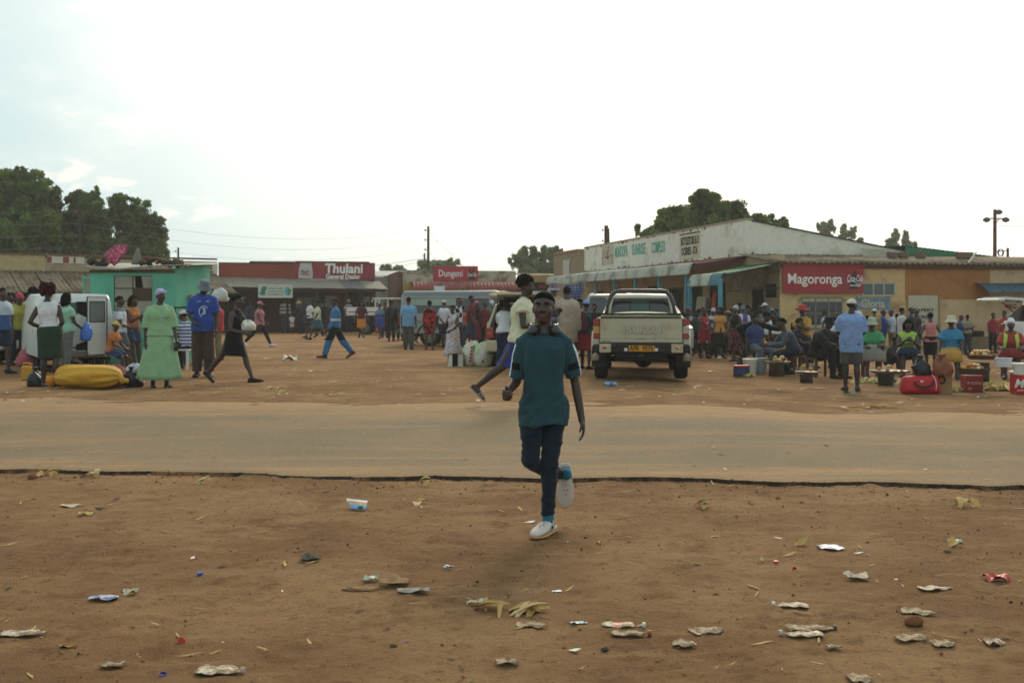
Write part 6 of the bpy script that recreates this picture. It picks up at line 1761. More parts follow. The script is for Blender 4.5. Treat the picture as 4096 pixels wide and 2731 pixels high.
def suv():
 root=place_vehicle('silver_car','silver high-roofed car parked beyond the left side of the dusty pickup','car',2440,33,-8)
 prof=[(0,.4),(-.04,.8),(.05,1.1),(.3,1.66),(.6,1.74),(2.3,1.76),(2.7,1.66),(3.4,1.12),(4.3,.98),(4.4,.45)]
 bd,hw=car_body(root,prof,.86,1.08,.66,SILV2)
 end_glass(root,.03,1.14,.70,.29,1.62,.60,-.035,'rear_window');side_glass(root,hw,[[(.4,1.15),(1.7,1.15),(1.7,1.62),(.55,1.62)],[(1.76,1.15),(3.2,1.15),(2.65,1.62),(1.76,1.62)]])
 for s in(1,-1):
  for y in(.85,3.5):wheel(root,s*.75,y,.36,.22)
  mb=MB();mb.box((s*.78,-.01,.98),(.12,.07,.3),bev=.02);mb.out('tail_light',REDL,root)
 mb=MB();mb.box((0,-.06,.52),(1.66,.12,.2),bev=.04);mb.out('bumper',BLACKP,root)
 mb=MB();mb.box((0,.27,1.74),(1.0,.16,.03),bev=.01);mb.out('spoiler',BLACKP,root)
 mb=MB();mb.box((0,2.1,.4),(1.5,4.1,.14));mb.out('underbody',UNDER,root)
suv()
def truck():
 root=place_vehicle('light_truck','white light truck with dropside bed parked outside the red shop','truck',1400,52,-90)
 mb=MB()
 mb.box((0,1.3,.95),(1.7,2.6,.06));
 for s in(1,-1):mb.box((s*.85,1.3,1.12),(.05,2.6,.36))
 mb.box((0,.0,1.12),(1.7,.05,.36));mb.out('dropside_bed',WHITECAR,root)
 for s in(1,-1):
  mb=MB();mb.box((s*.878,1.3,1.08),(.006,2.5,.05));mb.out('red_stripe',M('red_sticker','b02a25',rough=.5),root)
 mb=MB();prof=[(2.65,.6),(2.65,1.3),(2.72,1.72),(2.85,1.78),(3.7,1.78),(4.1,1.2),(4.3,.9),(4.3,.55)]
 bd,hw=car_body(root,prof,.83,1.2,.72,WHITECAR,'cab');side_glass(root,hw,[[(2.9,1.25),(3.95,1.25),(3.65,1.68),(2.9,1.68)]])
 end_glass(root,2.65,1.28,.6,2.70,1.66,.58,-.03,'rear_window')
 mb=MB()
 for y in(1.3,1.9,2.5):
  for s in(1,-1):mb.tube([(s*.8,y,1.3),(s*.8,y,1.72)],.025,6)
 for s in(1,-1):mb.tube([(s*.8,1.15,1.55),(s*.8,1.2,1.72),(s*.8,2.55,1.72)],.03,6)
 mb.tube([(-.8,2.5,1.72),(.8,2.5,1.72)],.03,6);mb.out('rack',WHITECAR,root)
 mb=MB();mb.box((0,1.9,.62),(1.0,3.6,.3));mb.out('chassis',UNDER,root)
 for s in(1,-1):
  for y in(.8,3.5):wheel(root,s*.7,y,.36,.22)
truck()
# ---------------------------------------------------------------- the boy walking towards us
def hero():
 p=spot(2176,2126)
 po=dict(L=(9,4,-5.5,0,-4),R=(14,80,2,40,-78),la=(-9,14,12,-3,.40),ra=(-4,9,84,-10,1.05),lean=1,hy=-9,hp=-4,toe_out=4)
 F=Fig(1.665,'m',.82,po)
 l=F.legs[1];l['fd']=Vector((-.42,-.90,0)).normalized();l['up']=Vector((0,0,1))
 root=thing('person','boy in teal T-shirt and dark jeans striding over the dirt with headphones round his neck','person',p)
 vox=.006
 sk=M('skin_of_boy','40291f',rough=.45,spec=.5,var=.08,vscale=16,bump=.05,bscale=160)
 fuse(build_body(F,vox,True),'body',sk,root,vox,4)
 k=F.k;Q,hc=F.Rh,F.hc
 hp=lambda v:hc+Q@(Vector(v)*k)
 headgear(F,'bald').out('hair',HAIRC,root,True)
 for sx in(1,-1):
  mb=MB();mb.ell(hp((sx*.031,-.0640,.006)),(.0135*k,.0095*k,.0065*k),rot=Q,nu=12,nv=6);e=mb.out('eye',M('eye_white','6f625c',rough=.25),root,True)
  mb=MB();mb.ell(hp((sx*.030,-.0720,.006)),(.0062*k,.003*k,.0060*k),rot=Q,nu=10,nv=5);mb.out('iris',M('iris','140d0b',rough=.2),e,True)
  mb=MB();mb.tube([hp((sx*.050,-.074,.024)),hp((sx*.034,-.088,.031)),hp((sx*.014,-.090,.026))],[.003*k,.005*k,.004*k],6);mb.out('eyebrow',HAIRC,root,True)
 mb=MB();mb.ell(hp((0,-.0805,-.0735)),(.019*k,.0065*k,.0055*k),rot=Q,nu=12,nv=6);mb.out('lower_lip',M('lip','4d2b26',rough=.4),root,True)
 smb=shirt(F,hem=-.185,sleeve=.88,ease=.012,loose=.017,neckcut=.495,flare=.004)
 arms={s:(a['sh'].copy(),a['elb'].copy())for s,a in F.arms.items()}
 def paintshirt(me):
  n=len(me.polygons);c=np.zeros(n*3,np.float32);me.polygons.foreach_get('center',c);c=c.reshape(-1,3)
  nr=np.zeros(n*3,np.float32);me.polygons.foreach_get('normal',nr);nr=nr.reshape(-1,3)
  mi=np.zeros(n,np.int32)
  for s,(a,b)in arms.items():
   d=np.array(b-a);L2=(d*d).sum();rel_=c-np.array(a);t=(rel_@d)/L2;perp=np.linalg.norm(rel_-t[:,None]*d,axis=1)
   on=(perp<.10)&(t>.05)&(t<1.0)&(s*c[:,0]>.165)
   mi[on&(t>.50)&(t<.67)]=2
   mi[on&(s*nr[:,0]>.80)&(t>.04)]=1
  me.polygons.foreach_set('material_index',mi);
  nv=len(me.vertices);v=np.zeros(nv*3,np.float32);me.vertices.foreach_get('co',v);v=v.reshape(-1,3);nn=np.zeros(nv*3,np.float32);me.vertices.foreach_get('normal',nn);nn=nn.reshape(-1,3)
  f1=fbm(v[:,0]*16+v[:,1]*9,v[:,2]*5-v[:,0]*5,201,3)-.5
  f2=fbm((v[:,0]+v[:,2])*9,(v[:,2]-v[:,0])*22,207,2)-.5
  low=np.clip((1.15-v[:,2])/.3,0,1)
  v+=nn*((f1*.020+f2*.022*low)[:,None]*np.clip((1.36-v[:,2])/.1,.15,1)[:,None])
  hemf=np.clip((.80-v[:,2])/.10,0,1)*np.clip((v[:,0]+.06)/.1,0,1)
  v[:,2]+=hemf*.035
  me.vertices.foreach_set('co',v.ravel());me.update()
 TEAL='27484f'
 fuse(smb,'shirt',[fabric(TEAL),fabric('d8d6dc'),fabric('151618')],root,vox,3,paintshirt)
 mb=MB();nk=F.sp(.497);mb.tube([nk+Vector((.062*k*math.cos(a),.066*k*math.sin(a)-.004,.006+.022*math.sin(a)))for a in np.linspace(0,2*math.pi,25)],.0085,8);mb.out('collar',fabric('1f4150'),root,True)
 c=F.sp(.315)+Vector((.062,-.150,0));mb=MB();mb.tube([c+Vector((.014*math.cos(a),.0,.014*math.sin(a)))for a in np.linspace(0,6.2832,17)],.0022,5);mb.tube([c+Vector((-.010,0,0)),c+Vector((.010,0,.002))],.0022,5);mb.out('chest_emblem',M('dark_print','15282c',rough=.8),root)
 def crumple(me):
  nv=len(me.vertices);v=np.zeros(nv*3,np.float32);me.vertices.foreach_get('co',v);v=v.reshape(-1,3);nn=np.zeros(nv*3,np.float32);me.vertices.foreach_get('normal',nn);nn=nn.reshape(-1,3)
  f1=fbm(v[:,0]*7+3,v[:,2]*26+v[:,0]*8,211,3)-.5
  v+=nn*(f1*.026)[:,None];me.vertices.foreach_set('co',v.ravel());me.update()
 fuse(trousers(F,1.88,.010,.0),'trousers',fabric('1d2634'),root,vox,3,crumple)
 CLOG=M('clog_foam','c2b4a8',rough=.6,var=.06,vscale=9);SOLE=M('dusty_sole','b98d62',rough=.9,var=.12,vscale=9);HOLE=M('clog_hole','2a211d',rough=.9)
 for s in(1,-1):
  l=F.legs[s];f,up=l['fd'],l['up'];x=f.cross(up).normalized();base=l['ank']-up*.078*k
  def fr(t,w,lo,hi,n=16,flat=0.0):
   c=base+f*t*k
   return[c+x*(w*k*math.copysign(abs(math.cos(a))**.8,math.cos(a)))+up*k*(lo+(hi-lo)*(.5+.5*math.copysign(abs(math.sin(a))**.8,math.sin(a))))for a in(2*math.pi*j/n for j in range(n))]
  mb=MB();mb.loft([fr(-.090,.02,.0,.025),fr(-.078,.043,-.002,.03),fr(-.02,.047,-.002,.028),fr(.06,.052,-.002,.028),fr(.14,.060,-.002,.028),fr(.19,.054,.0,.028),fr(.225,.034,.004,.028),fr(.236,.012,.008,.024)])
  cl=mb.out('clog',SOLE,root,True)
  mb=MB();mb.loft([fr(.015,.046,.024,.080),fr(.03,.049,.02,.092),fr(.06,.051,.02,.088),fr(.10,.055,.02,.076),fr(.15,.058,.02,.064),fr(.195,.051,.02,.052),fr(.222,.034,.02,.042),fr(.233,.012,.022,.034)])
  mb.loft([fr(-.088,.022,.02,.046),fr(-.074,.043,.02,.052),fr(-.02,.0465,.02,.045),fr(.02,.047,.02,.05)])
  mb.out('clog_upper',CLOG,cl,True)
  mb=MB();mb.tube([base+f*(.045-.075*math.sin(a))*k*.9+x*(.051*math.cos(a))*k+up*(.055+.05*math.sin(a))*k for a in np.linspace(0,math.pi,13)],[(.013*k,.004*k)]*13,8,ref=up);mb.out('heel_strap',CLOG,cl,True)
  for(t,w,h)in((.07,0,.089),(.07,.022,.083),(.07,-.022,.083),(.105,.012,.0775),(.105,-.012,.0775),(.105,.034,.069),(.105,-.034,.069),(.14,0,.069),(.14,.024,.064),(.14,-.024,.064)):
   mb=MB();cc=base+f*t*k+x*w*k+up*(h-.003)*k;mb.ell(cc,(.0045,.0045,.004),nu=7,nv=4);mb.out('vent_hole',HOLE,cl,True)
  mb=MB();mb.ell(base+f*.045*k+x*(-.051*k)+up*.055*k,(.011,.011,.011),nu=8,nv=5);mb.out('strap_rivet',HOLE,cl,True)
  mb=MB();mb.tube([l['ank']+up*.055*k,l['ank']-up*.01*k-f*.012*k,base+up*.05*k-f*.03*k],[.040*k,.042*k,.038*k],12,rnd=True);mb.out('sock',fabric('1f6f86'),root,True)
 W=lambda v:Vector(p)+Vector(v)
 hr=thing('headphones','black headphones resting round the neck of the boy in the teal T-shirt','headphones',p)
 nb=F.sp(.515)
 mb=MB();mb.tube([nb+Vector((.080*math.cos(a),.066*math.sin(a)+.006,.012+.012*math.sin(a)))for a in np.linspace(R(-28),R(208),22)],[(.012,.006)]*22,8,ref=(0,0,1));mb.out('headband',BLACKP,hr,True)
 for s in(1,-1):
  c=nb+Vector((s*.076,-.062,-.005));rot=Matrix.Rotation(s*R(38),3,'Z')@Matrix.Rotation(R(-22),3,'X')@Matrix.Rotation(s*R(14),3,'Y')
  mb=MB();mb.lathe([(.001,-.022),(.026,-.021),(.036,-.012),(.038,0),(.034,.014),(.001,.016)],c,18,'y',rot);cu=mb.out('ear_cup',mat('gloss_black',(.02,.02,.02),rough=.18,spec=.6,var=0),hr,True)
  mb=MB();mb.lathe([(.024,.010),(.037,.012),(.038,.022),(.030,.030),(.012,.026)],c,18,'y',rot);mb.out('ear_pad',BLACKP,cu,True)
  mb=MB();mb.tube([c+Vector((s*.018,.03,.04)),c+Vector((s*.012,.005,.032)),c+Vector((s*.004,-.012,.0))],.006,6);mb.out('yoke',M('chrome_trim','8d9090',rough=.25,metal=.8),cu,True)
hero()
# ---------------------------------------------------------------- the crowd
S='skirt';T='trousers'
def tee(*c,**k):return(dict(dict(hem=-.06,sleeve=.62,ease=.016,loose=.014),**k),*c)
def vest(*c,**k):return(dict(dict(hem=-.05,sleeve=0,ease=.012),**k),*c)
def jacket(*c,**k):return(dict(dict(hem=-.13,sleeve=1.92,ease=.024,loose=.012,name='jacket'),**k),*c)
def longs(*c,**k):return(dict(dict(hem=-.07,sleeve=1.88,ease=.016,loose=.008),**k),*c)
def pants(*c,**k):return(T,dict(dict(length=1.95,ease=.012,wide=.012),**k),*c)
def shorts_(*c,**k):return(T,dict(dict(length=.86,ease=.016,wide=.022),**k),*c)
def sk_(*c,**k):return(S,dict(dict(length=.95,flare=.03),**k),*c)
BACK=dict(la=(4,8,12,0),ra=(2,8,12,0))
def P_(key,*a,**k):PEOPLE[key]=person(*a,**k);return PEOPLE[key]
B=('bare',)
P_('edge','person at the picture edge in a pale grey and blue top with dark shorts',8,1497,1150,h=60,top=tee('b9c3cf','low','3f5d94',1.18),bot=shorts_('2b3550'),po=walk(10))
P_('capred','woman with a red and white cap and lime yellow vest bending by the pink sack',70,1462,1160,h=40,sex='f',hat=('cap','c8374a'),hair='short',top=tee('b9b02e'),bot=pants('2b2f3c'),po=dict(lean=14,la=(20,8,20,0),ra=(22,8,22,0)))
P_('yellowback','woman in yellow blouse and dark patterned wrap skirt seen from behind',132,1452,1150,h=186,sex='f',b=1.12,hair='afro',top=tee('c4a325',sleeve=.55),bot=sk_('1f3a33','floral','6a5a2c',14.4,length=1.55,flare=.02),shoe_=('sandal','3a2a22'),po=dict(la=(6,12,30,0),ra=(8,12,30,0)))
P_('whitetop','tall woman with dark red hair, white vest and dark green skirt, seen from behind',200,1549,H=1.72,h=188,sex='f',b=1.1,hair='puff',hairc='3a1218',top=vest('dcd6d8',hem=.07,ease=.016),bot=sk_('27402f',length=.98,flare=.0,ease=.012),shoe_=('sandal','2a211e'),po=dict(la=(-22,22,80,55),ra=(-14,18,70,40),roll=4),skin=3)
P_('mint','woman with long black hair and mint green top carrying a blue plastic bag',264,1492,1166,h=150,sex='f',hair='long',top=tee('8fc3a6',hem=-.1,sleeve=.5),bot=pants('6d6a68'),po=dict(la=(8,8,10,0),ra=(14,8,40,0)))
P_('orangescarf','woman in orange headscarf and orange top with black skirt, facing the van',320,1462,1180,h=75,sex='f',hat=('scarf','d98a1c'),top=vest('cf7d1c',hem=-.06),bot=sk_('1c1a1b',length=.8),po=dict(la=(30,8,70,10),ra=(35,8,75,10)))
P_('seatedpink','woman in pale pink top seated on the ground behind the long yellow sack',305,1482,H=1.62,h=120,sex='f',hair='puff',top=tee('c9a49c',hem=-.04),bot=pants('2b2a30'),po=sit(.12,lean=22,shin=20),cat='person')
P_('childcap','child in yellow cap and orange T-shirt sitting on the pink sack',447,1500,H=1.25,h=80,hat=('cap','d9b41e'),hair='short',top=tee('c96a1c'),bot=shorts_('39406a'),po=sit(.42,lean=10,la=(20,6,40,10),ra=(24,6,44,10)))
P_('greytee','man in white T-shirt with grey shoulders and grey shorts beside the white van',482,1482,1174,h=100,hair='bald',top=tee('d3d2da','high','686a6c',1.24),bot=shorts_('55585f'),shoe_=('shoe','cfc9c6'),po=dict(L=(18,4,2),R=(22,4,2),lean=-3,la=(6,6,14,0),ra=(12,8,60,30)))
P_('orangetop','woman in orange vest and denim shorts texting beside the man in grey shorts',530,1476,1176,h=60,sex='f',hair='braids',top=vest('c87328'),bot=shorts_('3c4d66',length=.7),po=dict(L=(12,4,1),R=(16,4,1),la=(26,6,80,12),ra=(30,6,86,12)),shoe_=('shoe','5d5b5a'))
GD=P_('green','woman in long light green belted dress and lavender headscarf',640,1551,1145,h=28,sex='f',b=1.16,skin=3,hair=None,hat=('scarf','b9b0dc'),top=(dict(hem=-.02,sleeve=1.15,ease=.02,loose=.022,name='dress_bodice'),'8cb482'),bot=(S,dict(length=1.78,flare=.14,ease=.03,top=.12,rip=.05),'8cb482'),shoe_=('sandal','6d6256'),po=dict(la=(6,10,24,-2),ra=(-4,12,18,0),hy=14))
mb=MB();mb.tube([GD.sp(.115)+GD.lat*(.162*GD.b*GD.k*math.cos(a))-GD.fwd*(.13*GD.b*GD.k*math.sin(a))for a in np.linspace(0,6.2832,26)],[(.006,.022)]*26,6,ref=(1,0,0));mb.out('belt',M('gold_belt','b9a070',rough=.4,metal=.3),GD.root,True)
BJ=P_('jersey','tall man in blue football jersey, brown trousers and grey bucket hat looking down',812,1508,1106,h=14,skin=3,hair=None,hat=('bucket','6f7681'),top=tee('2b4aa0',hem=-.12,sleeve=.8,loose=.024),bot=pants('4d3a30',wide=.03),shoe_=('shoe','1b1817'),po=dict(hp=28,hy=18,la=(4,12,26,6),ra=(10,12,52,28)))
JF=Matrix(((1,0,0),(0,0,-1),(0,1,0)))
JW=M('jersey_print','b9c2da',rough=.8)
text('3','jersey_number',JW,BJ.root,BJ.sp(.22)+Vector((.02,-.165,0)),.17,JF,.010,.004)
mb=MB();c=BJ.sp(.22)+Vector((.02,-.165,0));mb.tube([c+Vector((.085*math.cos(a),0,.10*math.sin(a)))for a in np.linspace(R(40),R(250),18)],.009,5);mb.out('print_swirl',JW,BJ.root)
mb=MB();c=BJ.sp(.39)+Vector((-.075,-.155,0));mb.tube([c+Vector((-.03,0,.0)),c+Vector((-.015,0,-.012)),c+Vector((.035,0,.014))],.006,5);mb.out('chest_tick',JW,BJ.root)
mb=MB();mb.ell(BJ.sp(.38)+Vector((.085,-.150,0)),(.028,.012,.032));mb.out('club_crest',M('crest_print','a9a2b4',rough=.7,col2=lin('8a3040'),c2scale=30),BJ.root,True)
BD=P_('black','woman in sleeveless black dress and black shoes striding right with a white bundle',936,1531,1160,h=72,sex='f',b=1.0,hair='short',top=vest('19181a',hem=.0),bot=(S,dict(length=.92,flare=-.005,ease=.012,rip=.01,top=.12),'19181a'),shoe_=('shoe','181617'),po=dict(L=(26,6,0),R=(-30,14,0),lean=6,la=(26,12,72,18),ra=(4,14,74,6),hy=12))
P_('strip','person in striped T-shirt and pale cap sitting on a white plastic stool',750,1478,H=1.62,h=-120,hair='short',hat=('cap','d9c6ce'),top=tee('c9c6d2','stripes','44598c',14.0),bot=pants('27303f'),po=sit(.44,lean=12,spread=12))
P_('greenfar','person in bright green top sitting low behind the striped T-shirt',716,1462,H=1.6,h=90,hair='short',top=tee('5aa03a'),bot=pants('2b2f3c'),po=sit(.36,lean=8))
P_('redjk','man in bright red jacket and khaki trousers behind the blue jersey',874,1440,1190,h=-70,hair='short',top=jacket('c22f26'),bot=pants('8a7756'),po=dict(la=(10,10,60,10),ra=(14,8,60,10)))
P_('pinkcap','woman in pink cap, pink blouse and black leggings striding right',1038,1387,1190,h=75,sex='f',b=1.15,hat=('cap','d27a98'),hair='short',top=tee('c0707a',sleeve=.3,hem=-.06),bot=pants('1d1c20',wide=0),shoe_=('shoe','c9b9b8'),po=dict(L=(30,4,0),R=(-32,14,0),la=(-10,12,30,0),ra=(22,14,40,4)))
P_('darkpk','woman in navy dress with a pink scarf just behind the pink blouse',1000,1345,1202,h=20,sex='f',hair='long',top=tee('252b44'),bot=sk_('252b44'),po=walk(14))
P_('bluecap','dark-clothed person in a blue cap between the black dress and the red shop',974,1332,1183,h=150,hat=('cap','55708c'),top=jacket('23252b'),bot=pants('23252b'))
P_('dusty','woman in long dusty pink dress behind the pink blouse',1071,1322,1210,h=170,sex='f',hair='bun',top=tee('9c4a52',sleeve=.5),bot=sk_('9c4a52',length=1.7,flare=.04))
P_('yellowcap','woman in yellow cap, white top and rust red skirt carrying a red and white pack',1096,1324,1195,h=10,sex='f',hat=('cap','d8b41f'),hair='short',top=tee('c9ccd2'),bot=sk_('9c3226',length=1.3,flare=.03),po=dict(la=(20,8,70,8),ra=(20,8,70,8)))
P_('olive','man in olive and white striped jersey and dark cap seen from behind',1141,1331,1184,h=176,b=1.12,hat=('beanie','2b2826'),top=longs('6a6a52','stripes','b9b7ae',5.5),bot=pants('45464a',wide=.03),po=BACK)
P_('child','small child in white and red clothes beside the striped jersey man',1168,1334,H=1.0,h=20,hair='short',top=tee('cfc4c0','low','9c2c30',.55),bot=shorts_('c9bdb4'))
P_('straw','man in dark blue overalls and straw hat leaning forward',1208,1333,1197,h=-30,hat=('wide','b3924a'),hair=None,top=longs('232b40'),bot=pants('232b40'),po=dict(lean=22,la=(30,8,30,0),ra=(34,8,40,0)))
P_('whitetee','woman in white T-shirt and black skirt walking in front of the red shop window',1240,1352,1194,h=-50,sex='f',hair='short',top=tee('d8d3d6'),bot=sk_('27252a',length=.8),po=walk(20))
P_('tealskirt','woman in pale green waistcoat and teal skirt walking beside the white T-shirt',1269,1360,1198,h=-66,sex='f',b=1.1,hair='bun',top=tee('c3c5a4',hem=-.03),bot=sk_('31606a',length=.95,flare=.03),po=walk2(24))
P_('overall','workman in blue overalls with white reflective bands and maroon cap walking left',1342,1433,1176,h=-78,hat=('cap','55343a'),hair='short',top=longs('2f74a8','band','c9c6bd',1.0,hem=-.04,loose=.02),bot=pants('1b1f2b','low','2f74a8',.47,wide=.03),shoe_=('shoe','4a2b22'),po=dict(L=(24,6,0),R=(-26,12,0),la=(12,8,24,0),ra=(-6,10,20,0)))
P_('bwstripe','man in black and white striped T-shirt and tan cap near the red shop doorway',1395,1330,1194,h=10,hat=('cap','b9935c'),top=tee('ccc9c9','stripes','232327',8.0),bot=pants('2b2d36'))
P_('orangeskirt','woman in maroon top and bright orange skirt',1446,1351,1203,h=10,sex='f',hair='braids',top=tee('58202c',sleeve=.8),bot=sk_('d9821a',length=1.05,flare=.02),po=dict(walk(10),la=(8,22,12,0),ra=(8,24,12,0)))
P_('girlblue','girl in blue dress with patterned yoke',1519,1355,1213,h=-15,sex='f',hair='short',top=tee('3c4f94','high','5c7f9c',1.0),bot=sk_('2f3f8c',length=.85,flare=.05),po=walk(16))
P_('blackjk','man in black jacket and dark jeans seen from behind',1565,1364,1198,h=178,hair='short',top=jacket('1b1a1b'),bot=pants('22242c'),po=dict(BACK,**{'L':(6,8,2)}))
P_('tealback','person in dark teal top standing just behind the black jacket',1602,1362,1191,h=170,hat=('beanie','2f4a5c'),top=longs('2c4a50'),bot=pants('26282c'))
P_('lightblue','man in light blue shirt and grey trousers standing with back to us by the minibus',1634,1398,1185,h=178,b=1.1,hair='short',top=tee('6fa3cc',hem=-.16,sleeve=.9,loose=.028),bot=pants('4d4d46',wide=.03),po=BACK)
P_('redblack','woman in red and black patterned dress standing with back to us by the minibus wheel',1718,1398,1199,h=182,sex='f',hair='short',top=(dict(hem=-.04,sleeve=1.3,ease=.012),'b0161f','floral','2a0a0d',7.7),bot=sk_('b0161f','floral','2a0a0d',7.7,length=.9,flare=-.02,ease=.01),shoe_=('sandal','7d3a26'),po=BACK)
P_('tancap','woman in white blouse, navy skirt and cream cap with a brown shoulder bag',1776,1392,1197,h=168,sex='f',b=1.1,hat=('cap','cfb994'),hair='short',top=tee('d6d1d6',sleeve=.7),bot=sk_('23263a',length=.98,flare=-.01,ease=.012),po=walk(12))
P_('floral','woman in long white floral dress standing before the open cardboard box',1812,1446,1218,h=-30,sex='f',hair='short',top=vest('c6c9d6','floral','c98a6a',16.8),bot=(S,dict(length=1.65,flare=.07,ease=.02,rip=.05),'c6c9d6','floral','c98a6a',16.8),shoe_=('sandal','a9b4c4'),po=dict(walk(16),ra=(26,10,100,10),la=(20,10,40,20)))
P_('visor','bearded man in visor and black and white top behind the floral dress',1834,1400,1185,h=70,hat=('visor','b98a3f'),hair='short',top=tee('d0d0d2','check','26262a',7.0),bot=pants('26282e'))
P_('coral','person in coral orange T-shirt facing away beside the maroon shirt',1851,1390,1222,h=150,hair='short',top=tee('cf5a42'),bot=pants('3a4356'))
P_('maroon','man in maroon shirt and blue jeans standing side-on',1883,1394,1181,h=80,hair='short',top=tee('6e2330',hem=-.1,sleeve=.7),bot=pants('39465e',wide=.02),po=walk(12))
P_('pinkscarf','woman in pink headscarf and black waistcoat over a crimson skirt',1906,1388,1200,h=10,sex='f',hat=('wrap','d65a76'),hair=None,top=vest('1e1c22'),bot=sk_('8c1f38',length=1.5,flare=.03))
P_('darkred','grey-haired person in dark red jacket beside the pink headscarf',1940,1394,1206,h=160,hair='afro',hairc='5d5854',top=jacket('6e1c24'),bot=pants('26231f'))
P_('greentee','person in green T-shirt under a pale sunshade cloth at the minibus front',1968,1386,1196,h=-160,hat=('scarf','d9ccd2'),hair=None,top=tee('1f7a66'),bot=pants('23272c'))
P_('boot','woman with big black hair, white top and navy trousers reaching into the open car boot',2016,1470,1196,h=172,sex='f',hair='puff',top=tee('dcd9dd',sleeve=.9),bot=pants('22274a',wide=.03),po=dict(lean=12,la=(40,6,30,0),ra=(40,6,30,0)))
CB=P_('cream','woman in cream blouse and royal blue skirt striding right behind the boy',2088,1622,H=1.84,h=82,sex='f',b=1.08,skin=3,hair='afro',top=tee('d9cfaa',sleeve=.34,hem=-.05,loose=.03,ease=.02),bot=(S,dict(length=1.08,flare=.0,ease=.014,rip=.02),'24368c'),shoe_=('sandal','8d8078'),po=dict(L=(24,4,0),R=(-34,18,0),lean=3,la=(26,8,96,0),ra=(6,20,96,14),hy=8))
P_('bucketcoat','man in mauve bucket hat standing behind the boy near the blue crates',2214,1478,1122,h=165,hat=('bucket','8a6f7c','band','d6cfd6',1.68),hair='short',top=jacket('b39a82',hem=-.3,loose=.03),bot=pants('3d3630'),H=None)
P_('beigecoat','person in long beige coat with a blue strap bag standing behind the boy',2268,1480,1141,h=178,hair='short',top=jacket('b89f88',hem=-.34,loose=.035),bot=pants('4a4038'),po=BACK)
P_('headpeek','dark-haired person looking over between the beige coat and the blue cap',2316,1425,1198,h=40,hair='afro',top=tee('b0905a','floral','a33a2a',19.2),bot=pants('2b2a2c'))
P_('bluecap2','person in light blue cap, teal T-shirt and red skirt wearing a maroon backpack',2344,1477,1193,h=150,sex='f',hat=('cap','6f9fdc'),hair='short',top=tee('22736c',sleeve=.6),bot=sk_('a8202f',length=1.05,flare=.03),po=dict(BACK))
P_('bytruck','dark-clothed person squeezed between the blue cap and the pickup',2378,1430,1212,h=-20,hair='short',top=tee('20222a'),bot=pants('20222a'))
P_('pinkhat','person in dusty pink beanie beside the right mirror of the pickup',2750,1424,1221,h=30,hat=('beanie','96404c'),top=tee('6d6a6c'),bot=pants('2b2b2e'))
P_('redprint','person in red T-shirt and red wrap with white print, dark cap',2818,1432,1230,h=15,sex='f',hat=('cap','33353c'),hair='short',top=vest('b0202c','dots','d6c0c2',6.0),bot=sk_('a81f2b','dots','d6c0c2',5.0,length=.9),po=dict(la=(20,8,50,10),ra=(24,8,50,10)))
P_('multistripe','person in white cap and orange, white and blue striped jersey',2853,1430,1226,h=-10,hat=('cap','b9bcc2'),top=tee('c3bfbd','stripes','2e4a8a',5.0),bot=pants('33343a'))
P_('yelblack','woman in golden yellow blouse and long black skirt, blue cloth round her waist',2880,1436,1226,h=-40,sex='f',hair='braids',top=tee('cf8a1e',sleeve=.5),bot=sk_('1d1f22',length=1.1,flare=.03),shoe_=('shoe','cfcac6'),po=walk(14))
P_('strawwide','woman in broad straw hat behind the golden yellow blouse',2912,1418,1236,h=20,sex='f',hat=('wide','ad8a4f'),hair='short',top=tee('27407c'),bot=sk_('2b5a66',length=1.1))
P_('floralskirt','woman in black vest, red floral skirt and pale headwrap walking left',2943,1446,1216,h=-55,sex='f',b=1.05,hat=('wrap','b9b0b0'),hair=None,top=vest('17171a'),bot=sk_('23181c','floral','a34a4a',21.6,length=1.35,flare=.05),po=walk(16))
P_('purple','man in teal beanie with white and purple shirt and khaki trousers',2972,1424,1218,h=165,hat=('beanie','4c7f94'),top=tee('cfc8d8','vstripes','62489c',4.0),bot=pants('8a7c66'))
P_('redtee','man in plain red T-shirt behind the boy on the bucket',3030,1440,1247,h=15,hair='short',top=tee('b81f22'),bot=pants('2c2b30'),po=dict(la=(6,8,18,0),ra=(30,8,60,20)))
P_('whitegirl','girl in white T-shirt and black trousers in front of the turquoise wall',3064,1433,1243,h=-40,sex='f',hair='braids',top=tee('d3d3da'),bot=pants('1d1e22',wide=0),po=dict(la=(10,8,20,0),ra=(40,8,90,20)))
P_('whitecap','man in white cap at the turquoise doorway',3061,1408,1206,h=-70,hat=('cap','d8d4d2'),top=tee('26262a'),bot=pants('26262a'))
P_('greycap','man in grey cap and black top with orange lettering band by the turquoise wall',3090,1412,1228,h=200,hat=('cap','8a8582'),top=longs('18181b','band','a3542a',1.12),bot=pants('1d1d20'))
P_('bluetee','boy in blue T-shirt and grey jeans perched on white buckets',3022,1478,H=1.5,h=25,hair='short',top=tee('2f4470'),bot=pants('5a6270'),po=sit(.42,lean=-4,la=(8,8,12,0),ra=(-4,12,10,0),spread=12))
P_('bender','person in black bent over low behind the boy on the buckets',2968,1470,H=1.6,h=80,hair='short',top=longs('1b1a1d'),bot=pants('1b1a1d'),po=dict(lean=72,la=(70,6,10,0),ra=(70,6,10,0),L=(18,40,2),R=(18,40,2)))
P_('redhat','woman in floppy red hat and golden yellow blouse sitting behind the wooden table',3213,1468,H=1.62,h=-35,sex='f',hat=('wide','c6202a'),hair=None,top=tee('cf8f1c',sleeve=.85),bot=sk_('23222a',length=1.2),po=sit(.55,lean=4,la=(40,8,70,20),ra=(42,8,74,20)))
P_('navysit','person in grey top and navy trousers sitting sideways at the bread tray',3184,1496,H=1.66,h=-85,hair='short',top=longs('4c505c'),bot=pants('232a3f'),po=sit(.38,lean=30,shin=-35))
